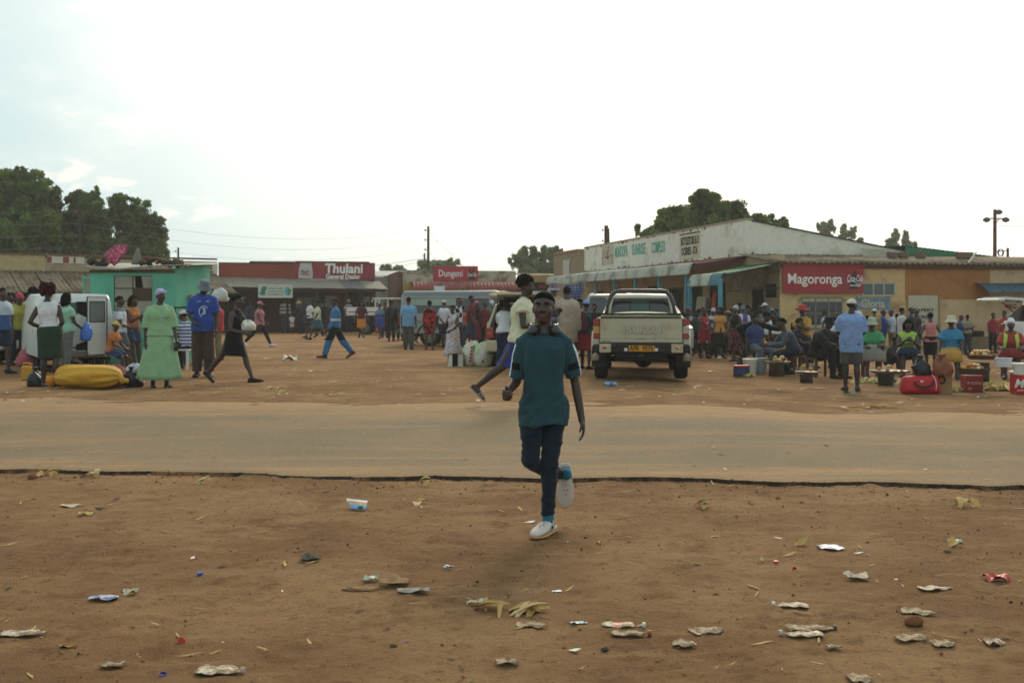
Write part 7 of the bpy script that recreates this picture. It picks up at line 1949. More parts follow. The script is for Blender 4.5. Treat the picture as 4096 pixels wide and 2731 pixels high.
P_('blacksit','man in black jacket and black bucket hat sitting with arms on his knees',3268,1506,H=1.74,h=35,b=1.1,hat=('bucket','1b1c1c'),hair=None,top=jacket('211c1b',loose=.03),bot=pants('1c1b1e'),po=sit(.38,lean=28,shin=10,la=(46,10,30,14),ra=(46,10,30,14)))
P_('whitearms','woman in white long-sleeved top with folded arms and dark floral skirt',3334,1470,1266,h=25,sex='f',b=1.05,hair='braids',top=longs('d5cfdc'),bot=sk_('2b2620','floral','a3905a',24.0,length=1.3),po=dict(la=(34,6,88,62),ra=(30,6,88,62)))
LB=P_('bluemain','man in light blue shirt, grey shorts and cream cap standing with back to us',3405,1562,1186,h=168,b=1.12,skin=3,hat=('cap','d8ccb6'),hair='short',top=tee('7f9ccf',hem=-.20,sleeve=.85,loose=.032),bot=shorts_('4f4b46',length=.98,wide=.035),shoe_=('shoe','3a3634'),po=dict(la=(14,12,70,40),ra=(14,12,70,40),hy=-42))
P_('whitecap2','man in white cap hidden behind the light blue shirt',3420,1420,1203,h=170,hat=('cap','d2d0d6'),top=tee('d0cfd4'),bot=pants('33353c'))
P_('window','woman in white floral dress standing at the barred window',3298,1405,1240,h=-120,sex='f',hair='short',top=tee('c9cad4','floral','6d6f8c',21.6),bot=sk_('c9cad4','floral','6d6f8c',21.6,length=1.0))
P_('tealblk','person in teal top between the light blue shirt and the tan jacket',3468,1424,1259,h=160,hair='short',top=longs('3a6b74'),bot=pants('3d5470'))
P_('greensit','woman in green printed T-shirt and pale green bucket hat sitting by the food tray',3481,1506,H=1.64,h=-10,sex='f',b=1.12,hat=('bucket','a9b39c'),hair=None,top=tee('3f9a62',sleeve=.7),bot=sk_('8a8076',length=1.35),po=sit(.38,lean=22,shin=4,la=(40,10,50,22),ra=(36,12,50,18)))
P_('tanjk','man in tan jacket and white cap first in the queue',3497,1421,1229,h=150,hat=('cap','d9d5d2'),top=jacket('a5854c'),bot=pants('4a4640'),group='queue')
P_('polo','man in royal blue polo and dark cap in the queue',3531,1421,1233,h=85,hat=('cap','4a3f44'),top=tee('234a94',sleeve=.85),bot=pants('2d3f63'),po=dict(la=(20,8,90,40),ra=(20,8,90,40)))
P_('whitelong','man in white shirt and purple cap in the queue',3567,1421,1232,h=-80,hat=('cap','4e4a86'),top=longs('c8cbdc'),bot=pants('9a8e76'))
P_('behindq','person with dark hair mostly hidden behind the white shirts in the queue',3588,1414,1252,h=180,hair='short',top=tee('4a4a50'),bot=pants('33353c'))
P_('pinkwhite','man in pinkish white long-sleeved shirt in the queue',3606,1424,1228,h=100,hair='short',top=longs('d6c6c8',hem=-.14),bot=pants('6d675c'))
P_('blackshirt','man in black shirt and dark brimless cap in the queue',3643,1428,1224,h=70,b=1.05,hat=('beanie','3d2f30'),hair=None,top=tee('222228',hem=-.14,sleeve=.8),bot=pants('23242a'))
P_('limeleft','woman in lime vest over dark clothes sitting with a blue apron by the food tray',3628,1500,H=1.62,h=-15,sex='f',b=1.1,hair='braids',top=vest('a9c934',hem=-.02,ease=.03),bot=sk_('22304f',length=1.1),po=sit(.36,lean=24,shin=6,la=(36,10,88,36),ra=(36,10,92,36)))
P_('pinkpep','woman in pink sleeveless blouse and black skirt standing with back to us',3722,1488,1246,h=172,sex='f',hair='short',top=vest('cf7674',hem=-.06,flare=.012),bot=sk_('161517',length=1.0,flare=-.01,ease=.012),po=dict(la=(-6,26,70,30),ra=(-6,26,70,30)))
P_('tealsit','woman in cream bucket hat and teal blue blouse sitting with an ochre skirt',3806,1508,H=1.62,h=-25,sex='f',b=1.1,hat=('bucket','d6c3a4'),hair=None,top=tee('2182ac',sleeve=.6),bot=sk_('b98420',length=1.35,flare=.02),po=sit(.40,lean=8,shin=4,la=(20,10,20,4),ra=(26,12,30,4)))
P_('phone','man in blue jacket and red cap walking right looking at a phone',3838,1420,1251,h=72,hat=('cap','8c2428'),top=longs('374a72',hem=-.1),bot=pants('2c3650'),po=dict(walk(22),la=(30,6,70,6),ra=(34,6,74,6),hp=18))
P_('doorred','man in red shirt standing in the dark doorway under the blue awning',3972,1412,1249,h=10,hair='short',top=tee('9c2030'),bot=pants('23222a'),po=dict(la=(4,12,12,0),ra=(4,14,12,0)))
P_('redyel','woman in red top with a yellow cloth at the doorway edge',4018,1418,1240,h=-60,sex='f',hair='short',top=tee('b8202c'),bot=sk_('c98a1f',length=1.2))
P_('greystripe','man in grey bucket hat and brown striped jersey at the raised tailgate',4050,1424,1242,h=20,hat=('bucket','b0aaa6'),hair='short',top=tee('5a3b33','stripes','bdb3ac',7.0),bot=pants('2b2a2c'))
P_('edge2','dark person at the right picture edge beside the raised tailgate',4088,1436,1250,h=-40,hair='short',top=longs('2a2524'),bot=pants('2a2524'))
P_('limeright','woman in white headwrap, red top and lime vest sitting behind the white bucket',4040,1510,H=1.62,h=-20,sex='f',b=1.15,hat=('wrap','d9d6dc'),hair=None,top=tee('b0382a',sleeve=.8),bot=sk_('8c2a2c',length=1.1),po=sit(.38,lean=22,shin=4,la=(36,12,50,20),ra=(36,14,46,16)))
K=[('dark-haired person at the left edge behind the pale grey and blue top',30,1440,1166,140,'m','3a2f2c','26262c',None),('person in faded red top between the left edge and the lime yellow vest',48,1436,1172,-30,'f','8a3a3a','2b2b33',None),('person in dark blue top behind the yellow blouse',165,1425,1168,60,'m','2a3350','22242a',None),('person in brown top behind the orange headscarf',352,1425,1185,-50,'m','5a4030','2a2a2e',None),('man in white cap standing behind the olive striped jersey',1124,1326,1191,150,'m','3f6f78','2a2c34','d8d4d2'),('dark-clothed man behind the pale green waistcoat',1292,1345,1196,170,'m','1f2024','1d1e22',None),('person with an orange headwrap behind the black and white stripes',1375,1326,1200,20,'f','2c4a44','33302e','c2541f'),('person in dark teal by the red shop window',1300,1322,1200,60,'m','2c5058','26282e',None),('person in grey top by the red shop doorway',1425,1326,1199,-60,'m','5d5c5a','2c2c30',None),('woman in brown wrap near the red shop window',1185,1322,1204,170,'f','6d4a30','4a3426',None),('person in dark blue near the dusty pink dress',1020,1318,1206,-40,'m','26304e','24262c',None),('person in ochre top near the rust red skirt',1058,1316,1204,30,'f','9a7434','3a332c',None),('dark-clothed person left of the dusty pink dress, far back',945,1318,1200,160,'m','24222a','202024',None),('person in crimson top by the minibus between coral and maroon',1866,1380,1200,20,'f','8a2034','3a2026',None),('person in black behind the dark red jacket',1925,1380,1198,70,'m','1d1c20','1f1f24',None),('person in navy behind the cream blouse, beyond the car boot',2120,1430,1200,170,'m','26304a','22242c',None),('dark-haired person beside the pink beanie at the pickup mirror',2768,1416,1240,-40,'m','2a2626','24242a',None),('person in grey top behind the red print top',2795,1412,1232,170,'m','56585c','2a2a30',None),('person in dark blue cap behind the golden yellow blouse',2866,1416,1223,30,'m','2c3a62','2a2c34','2a3450'),('person in orange top under the porch edge',2836,1408,1226,-20,'f','b8621f','33302e',None),('person in brown behind the broad straw hat',2897,1410,1230,100,'m','5a4434','2c2a28',None),('person with black hair just behind the pale headwrap',2958,1412,1208,160,'m','33343a','26262a',None),('person in black T-shirt behind the teal beanie',3000,1410,1226,-60,'m','1c1c20','202024',None),('person in striped grey top behind the red T-shirt',3044,1410,1224,30,'f','6a6a70','2a2a30',None),('man in dark shirt in the porch shade near the doorway',2990,1404,1216,150,'m','2a2422','222226',None),('woman in maroon wrap near the porch post',2925,1408,1232,170,'f','6a2430','4a1c26',None),('person in dark top sitting low behind the wooden table',3165,1470,None,60,'m','26242a','222228',None),('child crouching with dark hair left of the lime vest',3556,1486,None,40,'m','3a3230','2c2c34',None),('person in black cap between the queue and the bricked window',3668,1420,1236,-70,'m','3a3436','2a2a2e','26262a'),('person in dark red by the raised tailgate',4072,1422,1244,130,'f','7a2228','33262a',None),('dark-clothed man between the red print top and the white cap in the arcade crowd',2836,1420,1236,160,'m','1f1d20','222226',None),('woman in brown headwrap between the golden yellow blouse and the straw hat',2896,1422,1240,-30,'f','3a2c28','2a2424','5a4030'),('person in dark grey top between the pale headwrap and the teal beanie',2957,1420,1232,40,'m','34343a','242428',None),('person in plum top beside the man in the plain red T-shirt',3006,1422,1240,-30,'f','4a2440','26242a',None),('tall dark-clothed man in the porch shade behind the white cap',3040,1400,1204,170,'m','1c1a1c','1e1e22',None),('person in dull green top near the pickup, in front of the walkway',2784,1426,1240,20,'m','3c4634','2a2a2c',None),('person in dark red cap at the far end of the arcade crowd',2810,1402,1222,150,'m','2c2426','222226','6a2026'),('girl in mustard top half hidden behind the red floral skirt',2922,1436,1256,60,'f','8a6a24','2c2a2a',None),('person in black leaning at the turquoise wall corner',3104,1410,1234,-50,'m','18181b','1c1c20',None),('woman in dark top walking between the dusty pink dress and the rust red skirt',1083,1320,1208,70,'f','2a2630','3a2c2c',None),('person in white and grey top far back by the red shop doorway',1340,1318,1203,10,'m','8c8c90','2a2a2e',None),('dark-clothed person at the bed of the white truck',1470,1330,1206,150,'m','222026','242428',None),('person in navy top between the girl in blue and the black jacket',1540,1350,1208,20,'m','262c44','26262c',None),('person in brown jacket behind the red and black patterned dress',1690,1372,1196,60,'m','4a382c','2a2826',None),('person in dark green behind the cream cap and brown bag',1752,1374,1200,-40,'m','2a3a30','26282a',None),('person in purple top between the lime yellow vest and the yellow blouse',100,1430,1170,120,'f','4a3a66','2a2830',None),('man in black cap behind the woman in mint green',288,1422,1172,30,'m','28262a','26262a','1c1c1e'),('person in beige top behind the phone holder',3870,1412,1256,160,'m','9a8868','3a3a40',None),]
for i,(lab,x,y,t_,h_,sx_,c1,c2,hatc)in enumerate(K):
 P_('k%d'%i,lab,x,y,t_,H=None if t_ else(1.62 if 'person' in lab else 1.2),h=h_,sex=sx_,skin=i,hair='short' if i%3 else 'bun' if sx_=='f' else 'bald',hat=('cap' if i%2 else 'beanie',hatc)if hatc else None,top=tee(c1,sleeve=.6+.6*(i%3==0)),bot=(sk_(c2,length=.95+.4*(i%2))if sx_=='f' else pants(c2,wide=.02)),po=sit(.3 if 'person' in lab else.14)if not t_ else walk(6+5*(i%3))if i%2 else dict(la=(10,8,30,5),ra=(18,8,60,12)))
GS=PEOPLE['greensit'];mb=MB();c=GS.sp(.24)+GS.fwd*.185;mb.loft([[c+GS.lat*x+GS.u*z+GS.fwd*(.010*s_-abs(x)*.25)for x,z in((-.09,-.035),(.09,-.035),(.09,.035),(-.09,.035))]for s_ in(0,1)]);mb.out('shirt_print',M('white_shirt_print','b9c4b4',rough=.8,var=.2,vscale=30),GS.root)
LR=PEOPLE['limeright']
mb=MB()
for s in(1,-1):
 mb.loft([[LR.sp(q)+LR.lat*(s*x*LR.b)+LR.fwd*(d*LR.b)+LR.lat*(.035*math.cos(a))+LR.fwd*(.012*math.sin(a))for a in(2*math.pi*j/10 for j in range(10))]for q,x,d in((.02,.11,.16),(.2,.11,.15),(.35,.10,.165),(.46,.085,.11),(.49,.08,.02))])
mb.out('hi_vis_vest',fabric('b4d435'),LR.root,True)
for k_,f in PEOPLE.items():
 if k_ in('tanjk','polo','whitelong','behindq','pinkwhite','blackshirt'):f.root['group']='queue along the ochre wall'
# ---------------------------------------------------------------- goods, bags, seats, litter
def lump(rx,ry,rz,seed=0,amp=.12,n=22,m=11,neck=None,folds=0,flat=.35):
 """soft sack-like body resting on z = 0"""
 rs=np.random.default_rng(seed);ph=rs.random(6)*6.28;mb=MB();rings=[]
 for i in range(m+1):
  t=-math.pi/2+math.pi*i/m;r=max(math.cos(t),.03)**.8;z=max(math.sin(t),-flat*1.6)
  ring=[]
  for j in range(n):
   a=2*math.pi*j/n;top=max(0,z)
   q=1+amp*(math.sin(2*a+ph[0]+2*z)*.5+math.sin(3*a+ph[1]-3*z)*.4+math.sin(5*a+ph[2]+4*z)*.35+(.35+.5*top)*math.sin(9*a+ph[5]))+.05*rs.normal()
   ring.append(Vector((rx*r*q*math.cos(a)+rx*.25*top*math.sin(ph[4]),ry*r*q*math.sin(a),rz*(z+flat*1.6)/(1+flat*1.6)*(1+amp*1.1*math.sin(2*a+ph[4])+.04*rs.normal()))))
  rings.append(ring)
 if neck:
  c=sum(rings[-1],Vector())/n
  for dz,rr in((-.02,neck*.8),(.02,neck*.6),(.05,neck*1.2),(.09,neck*1.7),(.095,neck*.8)):rings.append([c+Vector((rr*math.cos(a)*(1+.25*math.sin(5*a)),rr*math.sin(a)*(1+.25*math.sin(4*a)),dz))for a in(2*math.pi*j/n for j in range(n))])
 return mb.loft(rings)
def put(mb,name,m,label,cat,xs,ys,z=None,rz=0.0,group=None,Y=None,smooth=True):
 o=mb.out(name,m,None,smooth,label=label,cat=cat,group=group)
 p=at(xs,ys,Y)if Y else spot(xs,ys,z)
 o.location=p;o.rotation_euler=(0,0,R(rz));return o
def root_at(name,label,cat,xs,ys,rz=0.0,group=None,Y=None):
 p=at(xs,ys,Y)if Y else spot(xs,ys)
 return thing(name,label,cat,p,R(rz),group)
def tarp(h,**k):return mat('plastic_'+h,lin(h),rough=.45,spec=.4,var=.10,vscale=8,bump=.35,bscale=16,**k)
def yellow_sack():
 r=root_at('sack','long bulging yellow sack with tied ends lying on the ground at the roadside','sack',365,1552)
 k=spot(365,1552).y/FS;L_=290*k;mb=MB();rings=[];n=64
 prof=[(-.5,.03),(-.488,.07),(-.465,.125),(-.42,.175),(-.34,.205),(-.2,.218),(-.05,.225),(.1,.215),(.22,.20),(.32,.165),(.40,.105),(.44,.055),(.465,.03),(.5,.04),(.52,.02)]
 pt=np.array(prof);tt=np.linspace(-.5,.52,46)
 for t,rr in zip(tt,np.interp(tt,pt[:,0],pt[:,1])):
  ring=[]
  for j in range(n):
   a=2*math.pi*j/n;q=1+.16*(abs(t)*1.6+.35)*(float(fbm(np.array([a*3.2+3]),np.array([t*3.5]),401,3)[0])-.5)*2+.05*math.sin(9*a+5*t)*(.2+2.6*abs(t))+.04*math.sin(3*a+9*t)
   z=rr*q*math.sin(a)*.9+.195 if rr>.08 else rr*q*math.sin(a)+.17-abs(t)*.1
   ring.append(Vector((L_*t,rr*q*math.cos(a)*1.15,max(z,.004))))
  rings.append(ring)
 mb.loft(rings);mb.out('sack_body',M('yellow_sacking','c8922a',rough=.6,var=.10,vscale=7,bump=.3,bscale=18),r,True)
 mb=MB();mb.tube([(-L_*.475,.06*math.cos(a),.13+.06*math.sin(a))for a in np.linspace(0,6.28,14)],.012,6);mb.out('tie',M('string','8a6a2a',rough=.9),r,True)
 mb=MB();mb.loft([[Vector((-L_*.48-x,rr*math.cos(a),.13+rr*math.sin(a)*(1+.2*math.sin(3*a))))for a in(2*math.pi*j/14 for j in range(14))]for x,rr in((0,.05),(.06,.10),(.13,.09),(.17,.03))]);mb.out('gathered_end',M('orange_sacking','c98018',rough=.6,var=.12,vscale=9),r,True)
yellow_sack()
put(lump(.22,.19,.38,3,.14,neck=.04),'sack',M('pink_sacking','a9525f',rough=.7,var=.14,vscale=8,bump=.3,bscale=14),'faded pink sack with a knotted top standing behind the yellow jerrycan','sack',112,1468)
put(lump(.15,.14,.34,5,.10),'sack',M('dusky_pink_sacking','9c5a60',rough=.7,var=.14,vscale=8,bump=.3,bscale=14),'dusky pink sack serving as seat for the child in the yellow cap','sack',466,1546)
put(lump(.15,.14,.25,8,.16,neck=.03),'bin_bag',tarp('17181b'),'black plastic bag beside the pink sack at the green dress','bag',533,1548)
put(lump(.16,.15,.24,9,.16,neck=.03),'bin_bag',tarp('1c2026'),'black plastic bag with blue print next to the yellow jerrycan','bag',150,1546)
put(lump(.12,.1,.14,12,.2),'carrier_bag',tarp('b9bcc4'),'crumpled white bag lying on top of the black bag by the green dress','bag',535,1492,Y=18.3)
def jerrycan(x,y,col,label):
 r=root_at('jerrycan',label,'jerrycan',x,y,20);mb=MB();mb.box((0,0,.13),(.18,.13,.26),bev=.02);mb.out('can_body',tarp(col),r)
 mb=MB();mb.tube([(-.05,0,.25),(-.05,0,.31),(.05,0,.31),(.05,0,.25)],.014,6);mb.out('handle',tarp(col),r,True);mb=MB();mb.lathe([(.001,0),(.028,0),(.028,.035),(.001,.037)],(.07,0,.262),10);mb.out('cap',M('orange_cap','c8641e',rough=.5),r,True)
jerrycan(107,1520,'c08a1c','yellow plastic jerrycan standing in front of the faded pink sack')
def striped_bag():
 r=root_at('shopping_bag','striped woven bag with a brown bundle, behind the yellow sack','bag',395,1478);mb=MB();mb.loft([[Vector((w*math.cos(a),.12*math.copysign(abs(math.sin(a))**.5,math.sin(a)),z))for a in(2*math.pi*j/16 for j in range(16))]for z,w in((0,.18),(.12,.22),(.25,.20),(.28,.19))])
 mb.out('bag_body',fabric('b9ae8c','vstripes','4d4236',14.0),r,True);o=lump(.16,.1,.2,4,.12).out('brown_bundle',M('brown_bundle','8a5232',rough=.9,var=.2),r,True);o.location=(-.03,0,.22)
striped_bag()
def carry(mb,name,m,label,cat,fig,loc,smooth=True):
 o=mb.out(name,m,None,smooth,label=label,cat=cat);o.matrix_world=fig.mtx@Matrix.Translation(Vector(loc));return o
f=PEOPLE['black'];carry(lump(.13,.12,.16,21,.15),'bundle',M('white_wrap','cdc6bb',rough=.8,var=.12,vscale=9,bump=.3,bscale=16),'white wrapped bundle hugged by the woman in the sleeveless black dress','bundle',f,(f.arms[1]['wr']+f.arms[-1]['wr'])/2+Vector((0,.03,-.02)))
f=PEOPLE['green'];mb=MB();mb.box((0,0,-.03),(.075,.014,.15),bev=.006);carry(mb,'phone',mat('phone_black',(.02,.02,.03),rough=.15,spec=.6,var=0),'dark phone held low by the woman in the long green dress','phone',f,f.arms[1]['wr']+f.arms[1]['d']*.1+f.arms[1]['pn']*.03)
f=PEOPLE['phone'];mb=MB();mb.box((0,-.05,.03),(.075,.14,.012),bev=.004);carry(mb,'phone',mat('phone_black',(.02,.02,.03),rough=.15,spec=.6,var=0),'phone in the hands of the man in blue jacket and red cap','phone',f,(f.arms[1]['wr']+f.arms[-1]['wr'])/2+Vector((0,-.07,.02)))
f=PEOPLE['mint'];carry(lump(.13,.10,.34,23,.12),'carrier_bag',tarp('3f6fc0'),'blue plastic bag hanging from the arm of the woman in mint green','bag',f,f.arms[-1]['wr']+Vector((0,-.06,-.22)))
f=PEOPLE['tancap'];
def shoulder_bag(f,col,label):
 r=thing('shoulder_bag',label,'bag');r.matrix_world=f.mtx;s=1
 c=f.arms[s]['elb']+Vector((.06,.05,-.02));mb=MB();mb.loft([[c+Vector((.05*math.cos(a),w*math.sin(a),z))for a in(2*math.pi*j/12 for j in range(12))]for z,w in((-.16,.11),(-.12,.16),(.02,.15),(.10,.12))]);mb.out('bag_body',M('bag_leather_'+col,col,rough=.55,var=.1),r,True)
 mb=MB();sh=f.arms[s]['sh'];mb.tube([c+Vector((0,.1,.08)),sh+Vector((.0,.05,.05)),sh+Vector((.0,-.04,.05)),c+Vector((0,-.1,.08))],.010,6);mb.out('strap',M('bag_leather_'+col,col,rough=.55,var=.1),r,True)
shoulder_bag(f,'4a2a26','brown leather shoulder bag worn by the woman in the cream cap')
shoulder_bag(PEOPLE['beigecoat'],'2c4ea0','royal blue bag on a strap over the long beige coat')
def backpack(f,col,label):
 r=thing('backpack',label,'bag');r.matrix_world=f.mtx;c=f.sp(.28)-f.fwd*.20;mb=MB()
 mb.loft([[c+Vector((w*math.copysign(abs(math.cos(a))**.7,math.cos(a)),.09*math.sin(a),z))for a in(2*math.pi*j/16 for j in range(16))]for z,w in((-.24,.10),(-.21,.16),(-.05,.17),(.10,.155),(.18,.12),(.2,.06))]);mb.out('bag_body',M('pack_'+col,col,rough=.8,var=.12,bump=.2,bscale=20),r,True)
 for s in(1,-1):
  mb=MB();mb.tube([c+Vector((s*.09,-.05,.15)),f.arms[s]['sh']+Vector((-s*.05,.04,.08)),f.arms[s]['sh']+Vector((-s*.05,-.08,.0)),f.sp(.3)+Vector((s*.12,-.14,0)),c+Vector((s*.12,-.02,-.18))],[(.018,.006)]*5,6);mb.out('strap',M('pack_'+col,col,rough=.8,var=.12,bump=.2,bscale=20),r,True)
backpack(PEOPLE['bluecap2'],'4f2530','maroon backpack on the back of the person in the light blue cap')
backpack(PEOPLE['blackjk'],'201c1b','black backpack worn over the black jacket by the white truck')
f=PEOPLE['limeright'];
def bucket_(root_kw,r0,r1,h,col,lid=False):
 r=thing(*root_kw)if not isinstance(root_kw,dict)else thing(**root_kw)
 mb=MB();mb.lathe([(.001,0),(r0,0),(r0*1.01,.01),(lerp(r0,r1,.85),h*.85),(r1*1.05,h*.87),(r1*1.05,h),(r1*.97,h),(r1*.95,h*.9),(r0*.96,.02),(.001,.02)],(0,0,0),20);mb.out('bucket_body',tarp(col),r,'auto')
 if lid:mb=MB();mb.lathe([(.001,h),(r1*1.08,h+.002),(r1*1.08,h+.018),(.001,h+.02)],(0,0,0),20);mb.out('lid',tarp(col),r,'auto')
 mb=MB();mb.tube([(r1*1.04*math.cos(a),-.01-.02*math.sin(a),h*.86-r1*.9*math.sin(a))for a in np.linspace(0,math.pi,12)],.004,5);mb.out('handle',M('wire_handle','8f8c86',rough=.4,metal=.6),r,True)
 return r
pb=f.mtx@((f.arms[1]['wr']+f.arms[-1]['wr'])/2)
bucket_(('bucket','white plastic bucket held on the lap of the woman in the lime vest and headwrap','bucket',(at(4006,1462,pb.y-.12).x,pb.y-.18,at(4006,1466,pb.y-.18).z)),.15,.165,.17,'cfcbd0')
bucket_(('bucket','small white bucket on the silver minibus roof','bucket',at(1758,1176,37.5)),.16,.19,.27,'d6d3cf')
bucket_(('bucket','white bucket under the boy in the blue T-shirt','bucket',spot(3000,1496)),.13,.15,.30,'c9c4b6',True)
bucket_(('bucket','grey bucket under the boy in the blue T-shirt, right of the white one','bucket',spot(3040,1492)),.13,.15,.30,'8d908c',True)
bucket_(('bucket','black bucket beneath the food tray beside the lime vest','bucket',spot(3543,1545)),.13,.15,.24,'2a2724')
bucket_(('bucket','white lidded bucket standing on the red cooler box','bucket',at(4090,1497,17.3)),.13,.15,.16,'cfcbc4',True)
def cooler():
 r=root_at('cooler_box','red cooler box with white script on its side at the right edge','cooler',4085,1576,-4)
 mb=MB();mb.box((.06,0,.17),(.40,.28,.34),bev=.02);mb.out('box',tarp('b01a22'),r);mb=MB();mb.box((.06,0,.36),(.43,.30,.045),bev=.015);mb.out('lid',tarp('d8d2cf'),r)
 text('Mo','script_lettering',WHITEL,r,Vector((-.04,-.1415,.18)),.20,JF,.001,.003,.3)
 mb=MB();mb.tube([(-.12,-.142,.07),(.02,-.142,.075),(.12,-.142,.09)],.006,5);mb.out('underline',WHITEL,r)
 r=root_at('cooler_box','small blue cooler box with red lid on the ground beside the white bucket','cooler',2966,1504);mb=MB();mb.box((0,0,.09),(.30,.2,.18),bev=.015);mb.out('box',tarp('27335c'),r);mb=MB();mb.box((0,0,.20),(.31,.21,.045),bev=.015);mb.out('lid',tarp('b0202c'),r)
cooler()
def holdall():
 r=root_at('holdall','bright red holdall with black handles and white piping on the ground','bag',3680,1578,3);k=spot(3680,1578).y/FS;L_=140*k
 RED=M('red_nylon','b01420',rough=.55,spec=.4,var=.08,vscale=7,bump=.3,bscale=12);mb=MB();rings=[]
 for t,q in((-.5,.7),(-.47,.9),(-.3,.99),(0,1),(.3,1),(.46,.95),(.5,.72)):
  ring=[]
  for j in range(20):
   a=2*math.pi*j/20;cx,sx_=math.cos(a),math.sin(a)
   w=.17*q*math.copysign(abs(cx)**.75,cx);h=.16*q*math.copysign(abs(sx_)**.75,sx_);w*=(1.12 if sx_<0 else.88)
   ring.append(Vector((t*L_*(1.0+.12*(-sx_)*.5),w,h+.16)))
  rings.append(ring)
 mb.loft(rings);mb.out('bag_body',RED,r,True)
 for s in(-1,1):
  mb=MB();mb.tube([(-.16,s*.16,.22),(-.13,s*.185,.30 if s>0 else.16),(.0,s*.195,.33 if s>0 else.135),(.13,s*.185,.30 if s>0 else.17),(.16,s*.16,.24)],[(.016,.006)]*5,6);mb.out('handle',BLACKP,r,True)
 mb=MB();mb.tube([(L_*.33,.19*math.cos(a),.16+.165*math.sin(a))for a in np.linspace(R(95),R(265),14)],.005,5);mb.out('piping',WHITEL,r,True)
 mb=MB();mb.tube([(-.25,-.0,.323),(.25,-.0,.323)],.006,5);mb.out('zip',BLACKP,r)
 mb=MB();mb.box((-.05,-.183,.23),(.05,.012,.03),bev=.004);mb.out('buckle',M('white_buckle','d0ccc8',rough=.4),r)
 text('SPORTS','bag_lettering',M('dark_red_print','6d1016',rough=.7),r,Vector((-.02,-.192,.09)),.055,JF,.001,.001,.1)
holdall()
def carton(x,y,w,d,h,label,col='a9865c',rz=0,print_=None):
 r=root_at('carton',label,'carton',x,y,rz);C_=M('cardboard_'+col,col,rough=.9,var=.1,vscale=6)
 mb=MB();mb.box((0,0,h/2),(w,d,h),bev=.004);b=mb.out('box',C_,r)
 for s in(-1,1):mb=MB();mb.slab([(-w/2,s*d/2,h+.001),(w/2,s*d/2,h+.001),(w/2,s*.004,h+.012),(-w/2,s*.004,h+.012)],(0,0,.004));mb.out('flap',C_,r)
 if print_=='disc':
  mb=MB();mb.ell((-.05,-d/2-.002,h*.68),(.075,.003,.075));mb.out('round_print',M('dark_print2','3a3140',rough=.8),r,True);mb=MB();mb.ell((-.05,-d/2-.004,h*.68),(.035,.003,.045));mb.out('orange_print',M('orange_print','b8762c',rough=.8),r,True)
 return r
carton(3765,1572,.26,.26,.34,'brown carton with a round print standing behind the red holdall',print_='disc')
put(lump(.15,.12,.24,31,.18,neck=.03),'bin_bag',tarp('1c1c1f'),'shiny black plastic bag perched on the carton behind the holdall','bag',3690,1500,Y=17.9)
put(lump(.15,.13,.26,33,.2,neck=.05),'sack',M('brown_sacking','8a5238',rough=.7,var=.2,vscale=7,bump=.4,bscale=12),'russet brown sack bundled on the carton beside the black bag','sack',3770,1500,Y=17.9)
def crate_total():
 r=root_at('tin_crate','red oil tin crate with white lettering serving as a stand for bread','crate',3887,1566);RT=M('red_tin','8d2f26',rough=.7,col2=lin('6e2a22'),c2scale=4)
 mb=MB();mb.box((0,0,.14),(.285,.25,.28),bev=.006);mb.out('box',RT,r);text('TOTAL','tin_lettering',M('dull_white','c0a9a0',rough=.8),r,Vector((.02,-.127,.15)),.06,JF,.001,.001);mb=MB();mb.ell((-.11,-.126,.155),(.016,.003,.022));mb.out('round_mark',M('dull_white','c0a9a0',rough=.8),r)
 mb=MB();mb.box((-.08,-.126,.06),(.05,.002,.025));mb.out('label',M('dull_white','c0a9a0',rough=.8),r)
crate_total()
BREAD=M('fried_bun','b9772e',rough=.7,var=.25,vscale=12);SNACK=M('snack_packet','c98f4e',rough=.35,spec=.5,var=.25,vscale=14)
def tray(name,label,xs,ys,Y,w,d,food,nf,seed,m_tray,m_food,legs=None,h=.06):
 p=at(xs,ys,Y);r=thing(name,label,'tray',p);mb=MB()
 mb.lathe([(.001,0),(w*.42,0),(w*.5,h),(w*.52,h),(w*.43,-.01),(.001,-.01)],(0,0,0),20);mb.out('tray_dish',m_tray,r,'auto')
 rs=random.Random(seed)
 for i in range(nf):
  a=rs.uniform(0,6.28);q=math.sqrt(rs.random())*w*.40;lay=(i*3)//nf
  c=(q*math.cos(a)*(1-.2*lay),q*math.sin(a)*d/w*(1-.2*lay),h*.5+.045*lay)
  mb=MB();s=rs.uniform(.8,1.2)
  mb.ell(c,(.042*s,.036*s,.03*s),rot=Matrix.Rotation(rs.uniform(0,3),3,'Z')@Matrix.Rotation(rs.uniform(-.5,.5),3,'X'),nu=8,nv=5);mb.out(food,m_food if rs.random()<.7 else M('pale_food','cfb38c',rough=.5,var=.2),r,True)
 return r,p
BASK=M('woven_basket','4d3c2e',rough=.95,var=.3,vscale=20,bump=.5)
tray('basket','dark woven basket heaped with buns on top of the red tin crate',3895,1494,17.7,.50,.34,'bun',26,1,BASK,BREAD,h=.09)
tray('snack_tray','wide tray piled with snack packets in clear bags behind the bun basket',3925,1434,18.3,.46,.34,'packet',42,2,BASK,SNACK)
tray('food_tray','tin tray with a few roasted cobs beside the woman in the lime vest',3555,1488,18.6,.62,.36,'roast_cob',7,3,M('tin_tray','5b5148',rough=.5),BREAD,h=.03)
tray('food_tray','tray of bread rolls on a stump beside the wooden table',3112,1452,19.2,.42,.3,'roll',9,4,M('tin_tray','5b5148',rough=.5),M('pale_roll','cfae72',rough=.7,var=.2),h=.03)
tray('food_tray','small tray with a cob in front of the man in the black bucket hat',3225,1490,18.0,.36,.26,'roast_cob',3,5,M('tin_tray','5b5148',rough=.5),BREAD,h=.02)
